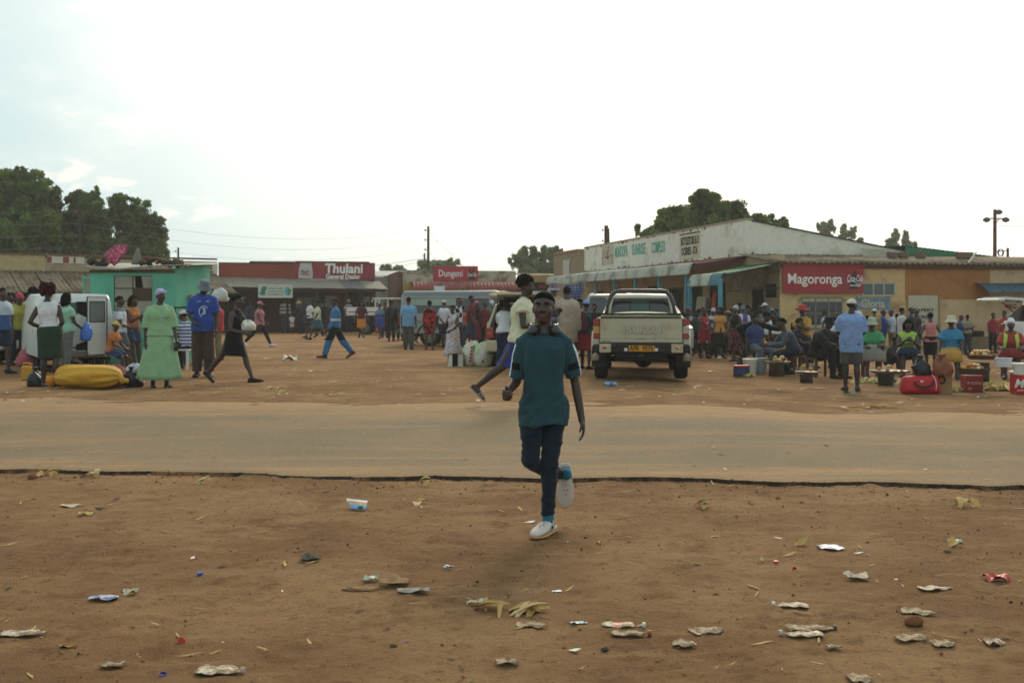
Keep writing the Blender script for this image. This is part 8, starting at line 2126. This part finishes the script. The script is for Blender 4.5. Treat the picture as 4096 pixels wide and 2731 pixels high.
def drum(xs,ys,r_,h,label,col='4a3a2e',cat='drum'):
 mb=MB();mb.lathe([(.001,0),(r_,0),(r_*1.03,.02),(r_*.97,h*.3),(r_*1.02,h*.34),(r_*.97,h*.38),(r_*1.02,h-.02),(r_,h),(.001,h)],(0,0,0),18)
 return put(mb,'stump_stand' if cat=='stump' else 'drum',M('stand_'+col,col,rough=.9,var=.2,vscale=8),label,cat,xs,ys,smooth='auto')
drum(3105,1504,.15,.36,'dark wooden stump carrying the tray of bread rolls','3d2c22','stump')
drum(3225,1530,.12,.25,'short dark drum under the small tray before the black bucket hat','3a2c22')
drum(3925,1540,.14,.42,'dark drum carrying the tray of snack packets','33281f')
def stool(key,label,w=.34,d=.28,kind='stool',col='5a4432'):
 f=PEOPLE[key];h=f.pel.z-.095*f.k
 r=thing(kind,label,'seat');r.matrix_world=f.mtx;WD=M('seat_wood_'+col,col,rough=.9,var=.2,vscale=10)
 if kind=='plastic_stool':
  m=tarp('c9c6bf');mb=MB();mb.box((0,0,h-.02),(w,w,.04),bev=.015);mb.out('seat',m,r)
  for sx in(1,-1):
   for sy in(1,-1):mb=MB();mb.tube([(sx*w*.42,sy*w*.42,h-.03),(sx*w*.52,sy*w*.52,0)],[(.03,.018)]*2,8);mb.out('leg',m,r)
 else:
  mb=MB();mb.box((0,.02,h-.02),(w,d,.04));mb.out('seat',WD,r)
  for sx in(1,-1):
   for sy in(1,-1):mb=MB();mb.box((sx*(w/2-.03),.02+sy*(d/2-.03),(h-.042)/2),(.04,.04,h-.042));mb.out('leg',WD,r)
for key,label in(('redhat','high wooden stool under the woman in the floppy red hat'),('navysit','low wooden stool under the person in navy trousers'),('blacksit','low wooden stool under the man in the black bucket hat'),('limeleft','low wooden stool under the woman with the blue apron'),('tealsit','low wooden stool under the woman in the cream bucket hat'),('limeright','low wooden stool under the woman in the white headwrap'),('greensit','low wooden stool under the woman in the green printed T-shirt'),('greenfar','low stool under the person in bright green')):stool(key,label)
stool('strip','white plastic stool under the person in the striped T-shirt',.36,.36,'plastic_stool')
def stall():
 r=root_at('market_table','rough wooden table with a lettered board on its leg by the loudhailer','table',3130,1462,4);k=spot(3130,1462).y/FS;w=92*k
 for i in range(3):mb=MB();mb.box((0,-.2+i*.19,.70),(w,.18,.04));mb.out('plank',WOOD,r)
 for sx in(1,-1):
  for sy in(1,-1):mb=MB();mb.box((sx*(w/2-.05),sy*.2,.34),(.07,.07,.68));mb.out('leg',WOOD,r)
 mb=MB();mb.box((-w/2+.07,-.26,.53),(.13,.02,.2));b=mb.out('sign_board',M('grey_board','5c615a',rough=.8),r);text('ZONE','board_lettering',WHITEL,b,Vector((-w/2+.07,-.271,.53)),.055,JF,.001,.002)
 mb=MB();mb.box((-w/2+.07,-.26,.24),(.14,.02,.36));b=mb.out('pink_board',M('pale_pink_board','b59a8c',rough=.8,var=.12),r);text('3','board_lettering',M('red_mark','9a2026',rough=.7),b,Vector((-w/2+.07,-.271,.24)),.16,JF,.001,.002)
 p=at(3110,1345,spot(3130,1462).y);h=thing('loudhailer','white loudhailer lying on the rough wooden table','loudhailer',p)
 mb=MB();mb.lathe([(.11,-.16),(.09,-.13),(.05,-.02),(.035,.06),(.035,.14),(.001,.15),(.001,.05),(.08,-.14),(.11,-.16)],(0,0,.07),16,'x');mb.out('horn',tarp('d3cfca'),h,'auto');mb=MB();mb.box((.16,0,.05),(.14,.08,.07),bev=.015);mb.out('handset',tarp('b9a07c'),h)
stall()
for(x,y,label,rr)in((3228,1502,'pale bundle on the ground behind the short dark drum',(.16,.13,.22)),(3575,1540,'small black bag beside the black bucket',(.10,.09,.12))):
 put(lump(*rr,seed=int(x),amp=.15),'bundle',M('pale_bundle','9f9484',rough=.8,var=.2,vscale=7)if 'pale' in label else tarp('1c1c1f'),label,'bundle',x,y)
f=PEOPLE['redtee'];carry(lump(.10,.07,.30,41,.12),'carrier_bag',tarp('c9a01c',col2=lin('b03a1c'),c2scale=7),'yellow printed carrier bag hanging from the hand of the man in the red T-shirt','bag',f,f.arms[1]['wr']+Vector((.0,-.0,-.36)))
put(lump(.16,.14,.2,43,.16),'carrier_bag',tarp('b8432f'),'red plastic bag on the ground behind the girl in the blue dress','bag',1512,1332)
put(lump(.16,.14,.26,44,.16),'carrier_bag',tarp('9a9a96'),'grey plastic bag on the ground near the black and white striped T-shirt','bag',1415,1322)
def open_carton():
 r=root_at('carton','open white cardboard box lying on its side, dark inside','carton',1822,1466,-2);k=spot(1822,1466).y/FS;w,h,d=62*k,52*k,.3;WB=M('white_card','cfc8bb',rough=.85,var=.08);BC=M('brown_card_inside','4a3023',rough=.95)
 mb=MB();mb.box((0,d/2,h-.005),(w,d,.01));mb.box((0,d/2,.005),(w,d,.01));mb.box((-w/2+.005,d/2,h/2),(.01,d,h-.022));mb.box((w/2-.005,d/2,h/2),(.01,d,h-.022));mb.out('box',BC,r);mb=MB();mb.box((0,d,h/2),(w,.01,h));mb.out('box_bottom',BC,r)
 for s in(-1,1):mb=MB();mb.slab([(s*w/2,0,0),(s*(w/2+(-.03 if s<0 else.0)+s*.0),-.01,h),(s*(w/2-.11),-.10,h-.01),(s*(w/2-.11),-.10,.01)],(0,-.006,0));mb.out('flap',WB,r)
 mb=MB();mb.slab([(-w/2,0,h+.002),(w/2,0,h+.002),(w/2+.03,-.10,h+.03),(-w/2,-.12,h+.01)],(0,0,.006));mb.out('flap',WB,r);mb=MB();mb.slab([(-w/2,0,.002),(w/2,0,.002),(w/2,-.14,-.01),(-w/2,-.14,-.01)],(0,0,.005));mb.out('flap',WB,r)
open_carton()
def meal_sack(x,y,label,seed,lean):
 r=root_at('meal_sack',label,'sack',x,y,seed*17-10);mb=lump(.22,.16,.52,seed,.07,flat=.5);mb.out('sack_body',M('white_poly_sack','c3bfae',rough=.6,col2=lin('9fae7a'),c2scale=4,bump=.25,bscale=14),r,True).rotation_euler=(R(lean),R(lean),0)
 mb=MB();
 for i in range(5):mb.slab([(-.09+.012*i,-.158-.012*math.sin(i),.10+.075*i),(-.03+.012*i,-.166-.012*math.sin(i),.10+.075*i),(-.025+.012*i,-.164-.012*math.sin(i),.155+.075*i),(-.085+.012*i,-.156-.012*math.sin(i),.15+.075*i)],(0,.004,0))
 mb.out('red_lettering_band',M('red_print3','a8323a',rough=.7),r);mb=MB();mb.slab([(.0,-.165,.36),(.10,-.15,.34),(.11,-.14,.46),(.02,-.15,.48)],(0,.004,0));mb.out('green_print',M('green_print','5f9a3a',rough=.7),r);mb=MB();mb.slab([(.02,-.168,.12),(.12,-.15,.12),(.12,-.152,.26),(.02,-.17,.27)],(0,.004,0));mb.out('yellow_print',M('yellow_print','b8a45c',rough=.7),r)
meal_sack(1888,1464,'printed white sack of meal standing beside the open cardboard box',1,-4);meal_sack(1930,1466,'printed white sack of meal leaning against the estate car bumper',2,6)
p=at(2030,1180,25.6);mb=lump(.42,.3,.16,51,.15);o=mb.out('bundle',M('pale_roof_load','b5a48c',rough=.8,col2=lin('a34a3a'),c2scale=5),None,True,label='pale folded bundle tied on the estate car roof',cat='bundle');o.location=(p.x,p.y,1.53)
bucket_(('basin','pale plastic basin on the estate car roof behind the cream blouse','basin',(at(2165,1180,25.2).x,25.2,1.53)),.2,.27,.17,'9fa6a4')
def crate(x,y,z,label,rz=0,col='22407e'):
 r=thing('bottle_crate',label,'crate',(x,y,z),rz,'stacked blue bottle crates');m=tarp(col);w,d,h=.54,.36,.24
 for s in(-1,1):
  for j in range(3):mb=MB();mb.box((0,s*(d/2-.008),.03+j*.09),(w,.016,.04));mb.out('slat',m,r)
  for j in range(3):mb=MB();mb.box((s*(w/2-.008),0,.03+j*.09),(.016,d-.034,.04));mb.out('slat',m,r)
  for q in(-.2,-.07,.07,.2):mb=MB();mb.box((q,s*(d/2-.022),h/2),(.03,.012,h));mb.out('rib',m,r)
 mb=MB();mb.box((0,0,.008),(w-.034,d-.034,.012));mb.out('crate_floor',m,r)
 for i in range(4):
  mb=MB();mb.lathe([(.001,.016),(.03,.016),(.03,.14),(.014,.19),(.013,.22),(.001,.221)],(-.15+.1*i,.0,0),10);mb.out('bottle',M('bottle_glass','9fa6a8',rough=.15,spec=.6),r,True)
b0=at(2290,1200,34.2)
for i,nm_ in enumerate(('topmost','second','third','fourth','fifth','sixth','seventh','eighth')):crate(b0.x+(.03,-.02,.01,-.01)[i%4],b0.y,1.78-.252*i+gz(b0.x,b0.y),nm_+' blue bottle crate from the top of the tall stack left of the pickup' if i else 'topmost blue bottle crate of the tall stack left of the pickup',.12+.05*(i%3))
mb=MB();mb.lathe([(.17,-.09),(.28,-.08),(.31,0),(.28,.08),(.17,.09),(.15,0),(.17,-.09)],(0,0,0),20)
p=at(3895,1380,33.0);o=mb.out('old_tyre',RUBBER,None,True,label='old car tyre lying on the low wall by the doorway',cat='tyre');o.location=(p.x,p.y,.52)
put(lump(.17,.15,.24,61,.14),'bundle',tarp('b9b7b0'),'large white tied bundle carried behind the man in the blue jersey','bundle',878,1206,Y=21.8)
def leaning(xs,Y,h,w,col,label,name='board'):
 p=at(xs,1400,Y);mb=MB();mb.slab([(-w/2,0,0),(w/2,0,0),(w/2-.02,.28,h),(-w/2,.28,h)],(0,.04,0));o=mb.out(name,M('lean_'+col,col,rough=.8,var=.1),None,label=label,cat='board');o.location=(p.x,p.y,.13);o.rotation_euler=(0,0,R(-50))
leaning(2786,36.6,1.55,.42,'a8977c','pale wooden door leaf leaning outside the arcade');leaning(2812,36.9,1.5,.3,'7d6a52','brown plank panel leaning outside the arcade');leaning(2838,35.4,1.7,.16,'b8481f','narrow orange board standing under the porch edge')
# ---- husk heaps and strewn maize leaves
HUSK=[M('husk','ad8b52',rough=.85,var=.25,vscale=9),M('pale_husk','c4a878',rough=.85,var=.2,vscale=9),M('green_husk','94924a',rough=.85,var=.2,vscale=9)]
def husk_leaf(mb,c,ang,L_,w,lift,curl):
 rings=[];ca,sa=math.cos(ang),math.sin(ang);prev=None;m=6
 for i in range(m+1):
  t=i/m;ww=w*math.sin(math.pi*(.12+.85*t))**.8
  z=lift*math.sin(math.pi*t*.9)+curl*t*t;x=L_*(t-.5)
  ctr=Vector((c[0]+ca*x,c[1]+sa*x,c[2]+z));sd=Vector((-sa,ca,.25*math.sin(3*t+ang)))
  rings.append((ctr-sd*ww,ctr+Vector((0,0,-.012*ww/w)),ctr+sd*ww))
 vs=[p for r in rings for p in r];fs=[]
 for i in range(m):
  for j in range(2):fs.append((i*3+j,i*3+j+1,i*3+j+4,i*3+j+3))
 mb.add(vs,fs)
def heap(label,xs,ys,w,d,h,n,seed):
 r=root_at('husk_heap',label,'husks',xs,ys);rs=random.Random(seed)
 for i in range(n):
  a=rs.uniform(0,6.28);q=math.sqrt(rs.random());mb=MB()
  husk_leaf(mb,(q*w*math.cos(a),q*d*math.sin(a),h*(1-q)*rs.random()+.01),rs.uniform(0,3.14),rs.uniform(.12,.26),rs.uniform(.015,.04),rs.uniform(.01,.07),rs.uniform(-.04,.08));mb.out('husk_leaf',HUSK[rs.randrange(3)],r,True)
 mb=lump(w*.9,d*.9,h*.7,seed,.2);mb.out('husk_core',HUSK[0],r,True)
heap('big heap of yellow green maize husks between the tin crate and the red cooler',3980,1560,.36,.26,.15,60,1)
heap('low spread of green maize husks between the light blue shirt and the black bucket',3470,1534,.34,.2,.06,36,2)
heap('strewn maize husks round the feet of the woman in the lime vest',3610,1540,.26,.16,.05,22,3)
heap('small scatter of husks at the foot of the white bucket',3000,1506,.16,.08,.03,12,4)
heap('maize husks strewn between the carton and the tin crate',3812,1566,.2,.12,.04,16,5)
def husk_litter(label,xs,ys,n,w,seed,L_=(.10,.26)):
 r=root_at('maize_husk',label,'husk',xs,ys);rs=random.Random(seed)
 p=spot(xs,ys)
 for i in range(n):
  mb=MB();husk_leaf(mb,(rs.uniform(-w,w),rs.uniform(-.05,.05),.012),rs.uniform(-.5,.5)+(0 if rs.random()<.7 else 1.4),rs.uniform(*L_),rs.uniform(.012,.034),rs.uniform(.005,.05),rs.uniform(-.01,.05));mb.out('husk_leaf',HUSK[rs.choice((0,0,1))],r,True)
for a in(('dried maize husk lying on the far road edge below the light blue shirt',3500,1632,9,.26,11,(.18,.40)),('pair of dried husks on the dirt left of the boy',1320,1580,5,.2,12,(.15,.35)),('dried husk on the dirt below the workman in overalls',1130,1578,4,.12,13),('small dried husk above the other husks left of the boy',1110,1560,4,.12,14),('twisted maize husk fan in the foreground below the boy',2050,2455,9,.10,15,(.12,.22)),('loose husk strip beside the twisted husk fan',1960,2440,4,.05,16,(.10,.18)),('frayed husk at the right of the shoulder near the road edge',3860,2025,8,.06,17,(.08,.16)),('limp husk by the road edge right of the boy',2830,2035,4,.06,18,(.07,.14)),('torn husk strip under the road edge at the left',190,1902,4,.08,19,(.08,.16)),('torn husk over a dark clod below the road edge',365,1908,4,.06,20,(.08,.16)),('straw coloured husk strip pointing up to the road at the left',815,1940,2,.02,21,(.14,.16)),('flat husk sliver under the road edge left of the boy',1700,1942,2,.03,22,(.10,.13)),('split husk sliver below the blue juice pouch',1675,2018,2,.02,23,(.10,.12)),('bent straw above the crushed clear bottles on the right',3810,2185,2,.02,24,(.10,.14)),('curved yellow straw between the crushed packet and blue wrapper',3215,2188,1,.01,25,(.09,.10))):husk_litter(*a)
# ---- single pieces of litter on the shoulder
def near_spot(xs,ys):return spot(xs,ys)
CLR=mat('crushed_clear_plastic',lin('cbb89c'),rough=.6,spec=.35,var=.25,vscale=30,col2=lin('7a6044'),c2amt=.75,c2scale=22,bump=.7,bscale=40)
CLR2=mat('dusty_plastic',lin('ad9676'),rough=.7,spec=.25,var=.25,vscale=30,col2=lin('6a5238'),c2amt=.75,c2scale=22,bump=.7,bscale=40)
def bottle(label,xs,ys,L_,w,ang,capc=None,m=None,labelc=None,seed=0,h=.0038):
 p=spot(xs,ys);r=thing('crushed_bottle',label,'bottle',(p.x,p.y,p.z+.012),R(ang),'litter on the roadside');rs=random.Random(seed*7+1)
 prof=[(-.5,.35),(-.48,.75),(-.43,.95),(-.36,1.0+rs.uniform(-.1,.1))]+[(-.30+.06*i,.95+rs.uniform(-.10,.08))for i in range(9)]+[(.25,.9),(.31,.7),(.37,.42),(.41,.30),(.47,.30),(.49,.26)]
 mb=MB();mb.loft([[Vector((t*L_,w/2*1.6*q*math.cos(a)+.006*math.sin(7*t+seed),h*(.45+.55*q)*math.sin(a)*(1+.35*math.sin(5*a+23*t+seed)+.06*rs.gauss(0,1))+.003*math.sin(14*t+seed)+.0010*rs.gauss(0,1)*(abs(math.cos(a))>.3)+h*.4))for a in(2*math.pi*j/14 for j in range(14))]for t,q in prof]);mb.out('bottle_body',m or CLR,r,True)
 if capc:mb=MB();mb.lathe([(.001,0),(.015,0),(.015,.016),(.001,.017)],(L_*.475,0,h*.5),12,'x');mb.out('cap',tarp(capc),r,'auto')
 if labelc:mb=MB();mb.loft([[Vector((t*L_,w/2*1.04*q*math.cos(a),h*1.12*math.sin(a)+h*.45))for a in(2*math.pi*j/14 for j in range(14))]for t,q in((-.28,.98),(-.1,.97),(.02,.98))],caps=False);mb.out('bottle_label',tarp(labelc),r,True)
def px(xs,ys):return spot(xs,ys).y/FS
BOT=[('crushed clear bottle with orange red label and white neck in front of the boy',2490,2508,165,.055,-8,'c5c0bb',None,'b84a2c'),('flattened dusty bottle with brown cap just below the orange-labelled one',2520,2542,150,.045,-3,'8a4a36',CLR2),('flat dented bottle lying in front of the husk fan',2130,2508,130,.055,-10,None,CLR2),('crushed bottle with dark folds right of the boy, propped at a slant',2828,2530,150,.07,18,None,CLR2),('flat oval bottle scrap at the bottom right of the boy',2738,2583,95,.06,-18,None,CLR2),('pale crushed bottle with printed label right of the boy',3165,2428,135,.055,176,'c9c2b8',CLR,None),('long flattened bottle with dark cap, upper of the touching pair',3240,2520,190,.06,-5,'4a3a33',CLR2),('flattened bottle with ribbed neck, lower of the touching pair',3210,2545,165,.05,174,'a99f8c',CLR),('slim twisted bottle standing apart at the right',3740,2360,140,.05,2,None,CLR),('flat footprint-shaped bottle above the brown stone',3675,2455,135,.07,-24,None,CLR2),('crushed bottle with ribs catching light near the right stone',3650,2558,135,.06,14,None,CLR2),('crumpled bottle half buried right of the ribbed one',3775,2582,95,.06,4,None,CLR2),('squashed bottle neck lying in the bottom left corner of the shoulder',90,2540,175,.06,4,None,CLR),('long torn clear bottle at the bottom edge left of centre',880,2690,185,.07,-6,'b58f80',CLR),('small flattened bottle lying on the asphalt at the left',190,1772,85,.075,4,None,CLR),('flat twisted bottle lying on the asphalt at the right',3358,1822,95,.07,-4,None,CLR2),('half-buried bottle bottom at the lower edge right of centre',3440,2722,95,.07,2,None,CLR2)]
for i,(lab,x,y,wpx,w,ang,*rest)in enumerate(BOT):
 rest=list(rest)+[None]*(3-len(rest));bottle(lab,x,y,wpx*px(x,y),w,ang,rest[0],rest[1],rest[2],i)
def wrapper(label,xs,ys,wpx,dpx,m,seed=0,name='wrapper',cat='wrapper',lift=.02,ang=0):
 p=spot(xs,ys);k=p.y/FS;L_=wpx*k;D=max(dpx*k*3.0,.03);rs=np.random.default_rng(seed);n,q=9,6;mb=MB();ph=rs.random(4)*6.28;vs=[]
 for i in range(n):
  for j in range(q):
   u,v=i/(n-1),j/(q-1);x=(u-.5)*L_*(1-.25*abs(v-.5)*math.sin(ph[0]));y=(v-.5)*D*(1-.3*abs(u-.5))
   vs.append(Vector((x+.004*rs.normal(),y+.004*rs.normal(),lift*.75*(.55+.5*math.sin(7*u+ph[1])*math.sin(5*v+ph[2]))+.003*rs.random())))
 fs=[(i*q+j,(i+1)*q+j,(i+1)*q+j+1,i*q+j+1)for i in range(n-1)for j in range(q-1)];o=len(vs);mb.add(vs+[v-Vector((0,0,.0025))for v in vs],fs+[tuple(a+o for a in reversed(f))for f in fs])
 ob=mb.out(name,m,None,True,label=label,cat=cat,group='litter on the roadside');ob.location=(p.x,p.y,p.z+.006);ob.rotation_euler=(0,0,R(ang));return ob
FOIL=mat('printed_foil',lin('b9bcc4'),rough=.3,spec=.5,var=.2,vscale=14,col2=lin('3d4a7a'),c2amt=.7,c2scale=14)
PAPER=M('dirty_paper','b7a68e',rough=.85,var=.2,vscale=14)
WRP=[('folded printed foil packet right of the boy on the bare dirt',3322,2195,90,28,FOIL,1),('pale blue plastic scrap at the right of the shoulder',3815,2168,65,12,tarp('7fa3ab'),2),('bright red torn plastic cup shard at the right edge',3985,2325,95,26,tarp('a8261c'),3,'plastic_shard','shard',.05),('crumpled cream paper twist right of centre',3428,2318,85,26,PAPER,4,'paper_twist','paper',.045),('torn brown cardboard piece curling up left of the boy',1580,2338,110,36,M('torn_card','8a6844',rough=.9,var=.2),5,'card_scrap','card',.05),('green grey plastic sheet scrap beside the torn cardboard',1485,2318,60,24,tarp('66705a'),6),('grey crushed carton strip below the torn cardboard',1655,2368,120,20,M('grey_carton','8e8474',rough=.8,var=.25,vscale=12,col2=lin('5a6488'),c2scale=9),7,'carton_strip','carton'),('long thin strip of brown paper lying left of the torn cardboard',1440,2358,150,14,M('torn_card','8a6844',rough=.9,var=.2),8,'paper_strip','paper',.012),('round clear plastic lid lying left of the husk fan',1905,2418,66,22,CLR,9,'lid_disc','lid',.03),('flat clear plastic scrap at the bottom left of centre',2030,2655,88,20,CLR2,10),('white plastic scrap on the dirt in front of the boy',2228,2370,42,8,tarp('d8d4d2'),11,'wrapper','wrapper',.008),('silver printed wrapper left of the boy at the lower left',415,2398,118,20,FOIL,12),('crumpled tan paper heap beside the silver wrapper',520,2380,60,18,PAPER,13,'paper_scrap','paper',.04),('grey cardboard flake on the upper left of the shoulder',275,2028,70,18,PAPER,14,'card_flake','card'),('pale yellow paper scrap below the grey cardboard flake',345,2062,55,14,M('yellowish_paper','b89c5e',rough=.85,var=.2),15,'paper_scrap','paper',.03),('black twisted rubber scrap left of the boy',1245,2238,70,30,M('rubber_scrap','2b2724',rough=.8,var=.2),16,'rubber_scrap','rubber',.04),('flat tan wrapper at the lower left corner',455,2668,80,18,CLR2,17),('tan leaf-like paper sliver above the lower left wrapper',262,2592,88,8,M('dry_leaf','8f6a36',rough=.9,var=.2),18,'dry_leaf','leaf',.012),('white square plastic scrap at the right corner',3975,2580,72,26,CLR,19,'wrapper','wrapper',.03),('purple foil twist in the dirt before the boy',1795,2275,40,10,FOIL,20,'foil_twist','foil',.02),('blue print plastic strip left of the orange-labelled bottle',2315,2496,60,8,tarp('a9bcc4'),21,'plastic_strip','strip',.008),('clear film scrap beside the dark clod at the lower right',3330,2598,60,14,CLR2,22),('white plastic bag crumpled on the square',1160,1446,55,16,tarp('c9c3b4'),23,'carrier_bag','bag',.20),('flattened brown cardboard sheet behind the man in the light blue shirt',3260,1556,110,8,M('flat_card','a08a6c',rough=.9,var=.15),24,'cardboard_sheet','card',.03),('green printed carton flattened under the feet of the light blue shirt',3400,1576,70,10,M('green_carton','5f7f6a',rough=.8,var=.2),25,'flat_carton','carton',.05),('white plastic scrap on the asphalt verge right of the boy',3000,1658,36,6,tarp('d3d0ca'),26,'wrapper','wrapper',.03)]
for a in WRP:wrapper(*a)
def pouch():
 p=spot(1420,2040);r=thing('juice_pouch','crushed blue and orange juice pouch with green cap below the road edge','pouch',(p.x,p.y,p.z+.01),R(-6));k=p.y/FS
 cols=['d4cfc6','c07a3c','5f8fae','2f6fa6']
 for i,c in enumerate(cols):
  mb=MB();z0,z1=.005+.035*(3-i)+.01,.005+.035*(4-i)+.01;w0=.085-.012*i*.6;x=.012*i
  mb.slab([(-w0+x,.035*(3-i)-.02,z0*.3),(w0*.85+x,.035*(3-i)-.03,z0*.25),(w0*.9+x-.005,.035*(4-i)-.03,z1*.25),(-w0+x-.012,.035*(4-i)-.02,z1*.34)],(0,0,.006));mb.out('pouch_panel',tarp(c),r)
 mb=MB();mb.lathe([(.001,0),(.019,0),(.019,.014),(.001,.015)],(.045,-.01,.016),14);mb.out('cap',tarp('1f8a3c'),r,'auto')
pouch()
def cap(label,xs,ys,col,ring=False,tilt=0):
 mb=MB();
 if ring:mb.lathe([(.013,0),(.0155,0),(.0155,.010),(.013,.010),(.013,0)],(0,0,0),16)
 else:mb.lathe([(.001,.012),(.0155,.013),(.0165,.010),(.0165,0),(.014,0),(.013,.009),(.001,.009)],(0,0,0),16)
 o=mb.out('screw_closure',tarp(col),None,'auto',label=label,cat='bottle cap',group='litter on the roadside');p=spot(xs,ys);o.location=(p.x,p.y,p.z+.008);o.rotation_euler=(R(tilt),0,0)
cap('solid red bottle cap on the dirt right of the boy',3104,2256,'b02a20');cap('hollow red cap ring below the solid red cap',3178,2283,'a8201c',True,20);cap('red bottle cap at the lower left of the shoulder',727,2570,'b3161a',False,60);cap('blue bottle cap on the dirt at the left',800,2301,'34499a',False,10);cap('blue bottle cap near the bottom edge at the left',653,2708,'2c3f9a',True,15)
def stone(label,xs,ys,w,d,h,col,seed=1):
 mb=lump(w,d,h,seed,.12,10,6,flat=.3);o=mb.out('stone',M('stone_'+col,col,rough=.95,var=.25,vscale=9,bump=.4),None,True,label=label,cat='stone');p=spot(xs,ys);o.location=(p.x,p.y,p.z+.002)
stone('reddish brown stone lying below the footprint-shaped bottle',3655,2500,.045,.035,.04,'74492c',1);stone('dark flat pebble at the lower middle',1575,2588,.018,.014,.014,'5a4634',2);stone('grey pebble below the orange-labelled bottle',2418,2602,.018,.013,.014,'4a4542',3);stone('dark flat stone chip under the pale blue scrap',3790,2208,.026,.015,.012,'5f4d40',4);stone('orange brown clod just under the road edge on the right',3112,1994,.022,.018,.024,'a8702c',5);stone('half-sunk brown lump left of the blue cap',130,1915,.05,.03,.04,'7a4a32',6)
def water_bottle():
 p=spot(2445,1544);r=thing('water_bottle','blue and clear water bottle lying on the ground behind the pickup','bottle',(p.x,p.y,p.z+.035),R(2));mb=MB();mb.lathe([(.001,-.11),(.034,-.11),(.036,-.09),(.033,-.03),(.036,.0),(.036,.05),(.02,.085),(.013,.10),(.001,.10)],(0,0,0),14,'x');mb.out('bottle_body',tarp('7fa9c4'),r,True);mb=MB();mb.lathe([(.037,-.03),(.0375,.03)],(0,0,0),14,'x');mb.out('bottle_label',tarp('2f6fae'),r,True);mb=MB();mb.lathe([(.001,-.13),(.016,-.13),(.016,-.11),(.001,-.11)],(0,0,0),10,'x');mb.out('cap',tarp('2a5fae'),r,True)
water_bottle()
# ---------------------------------------------------------------- warm air between here and the trees
def haze_box():
 m=bpy.data.materials.new('haze');m.use_nodes=True;nt=m.node_tree;nt.nodes.clear()
 v=nt.nodes.new('ShaderNodeVolumePrincipled');v.inputs['Color'].default_value=(1.0,.97,.92,1);v.inputs['Density'].default_value=.0008;v.inputs['Anisotropy'].default_value=.45
 o=nt.nodes.new('ShaderNodeOutputMaterial');nt.links.new(v.outputs[0],o.inputs['Volume'])
 mb=MB();mb.box((0,207,5.5),(700,430,13.5));mb.out('haze',m,None,kind='stuff')
haze_box()
flush()
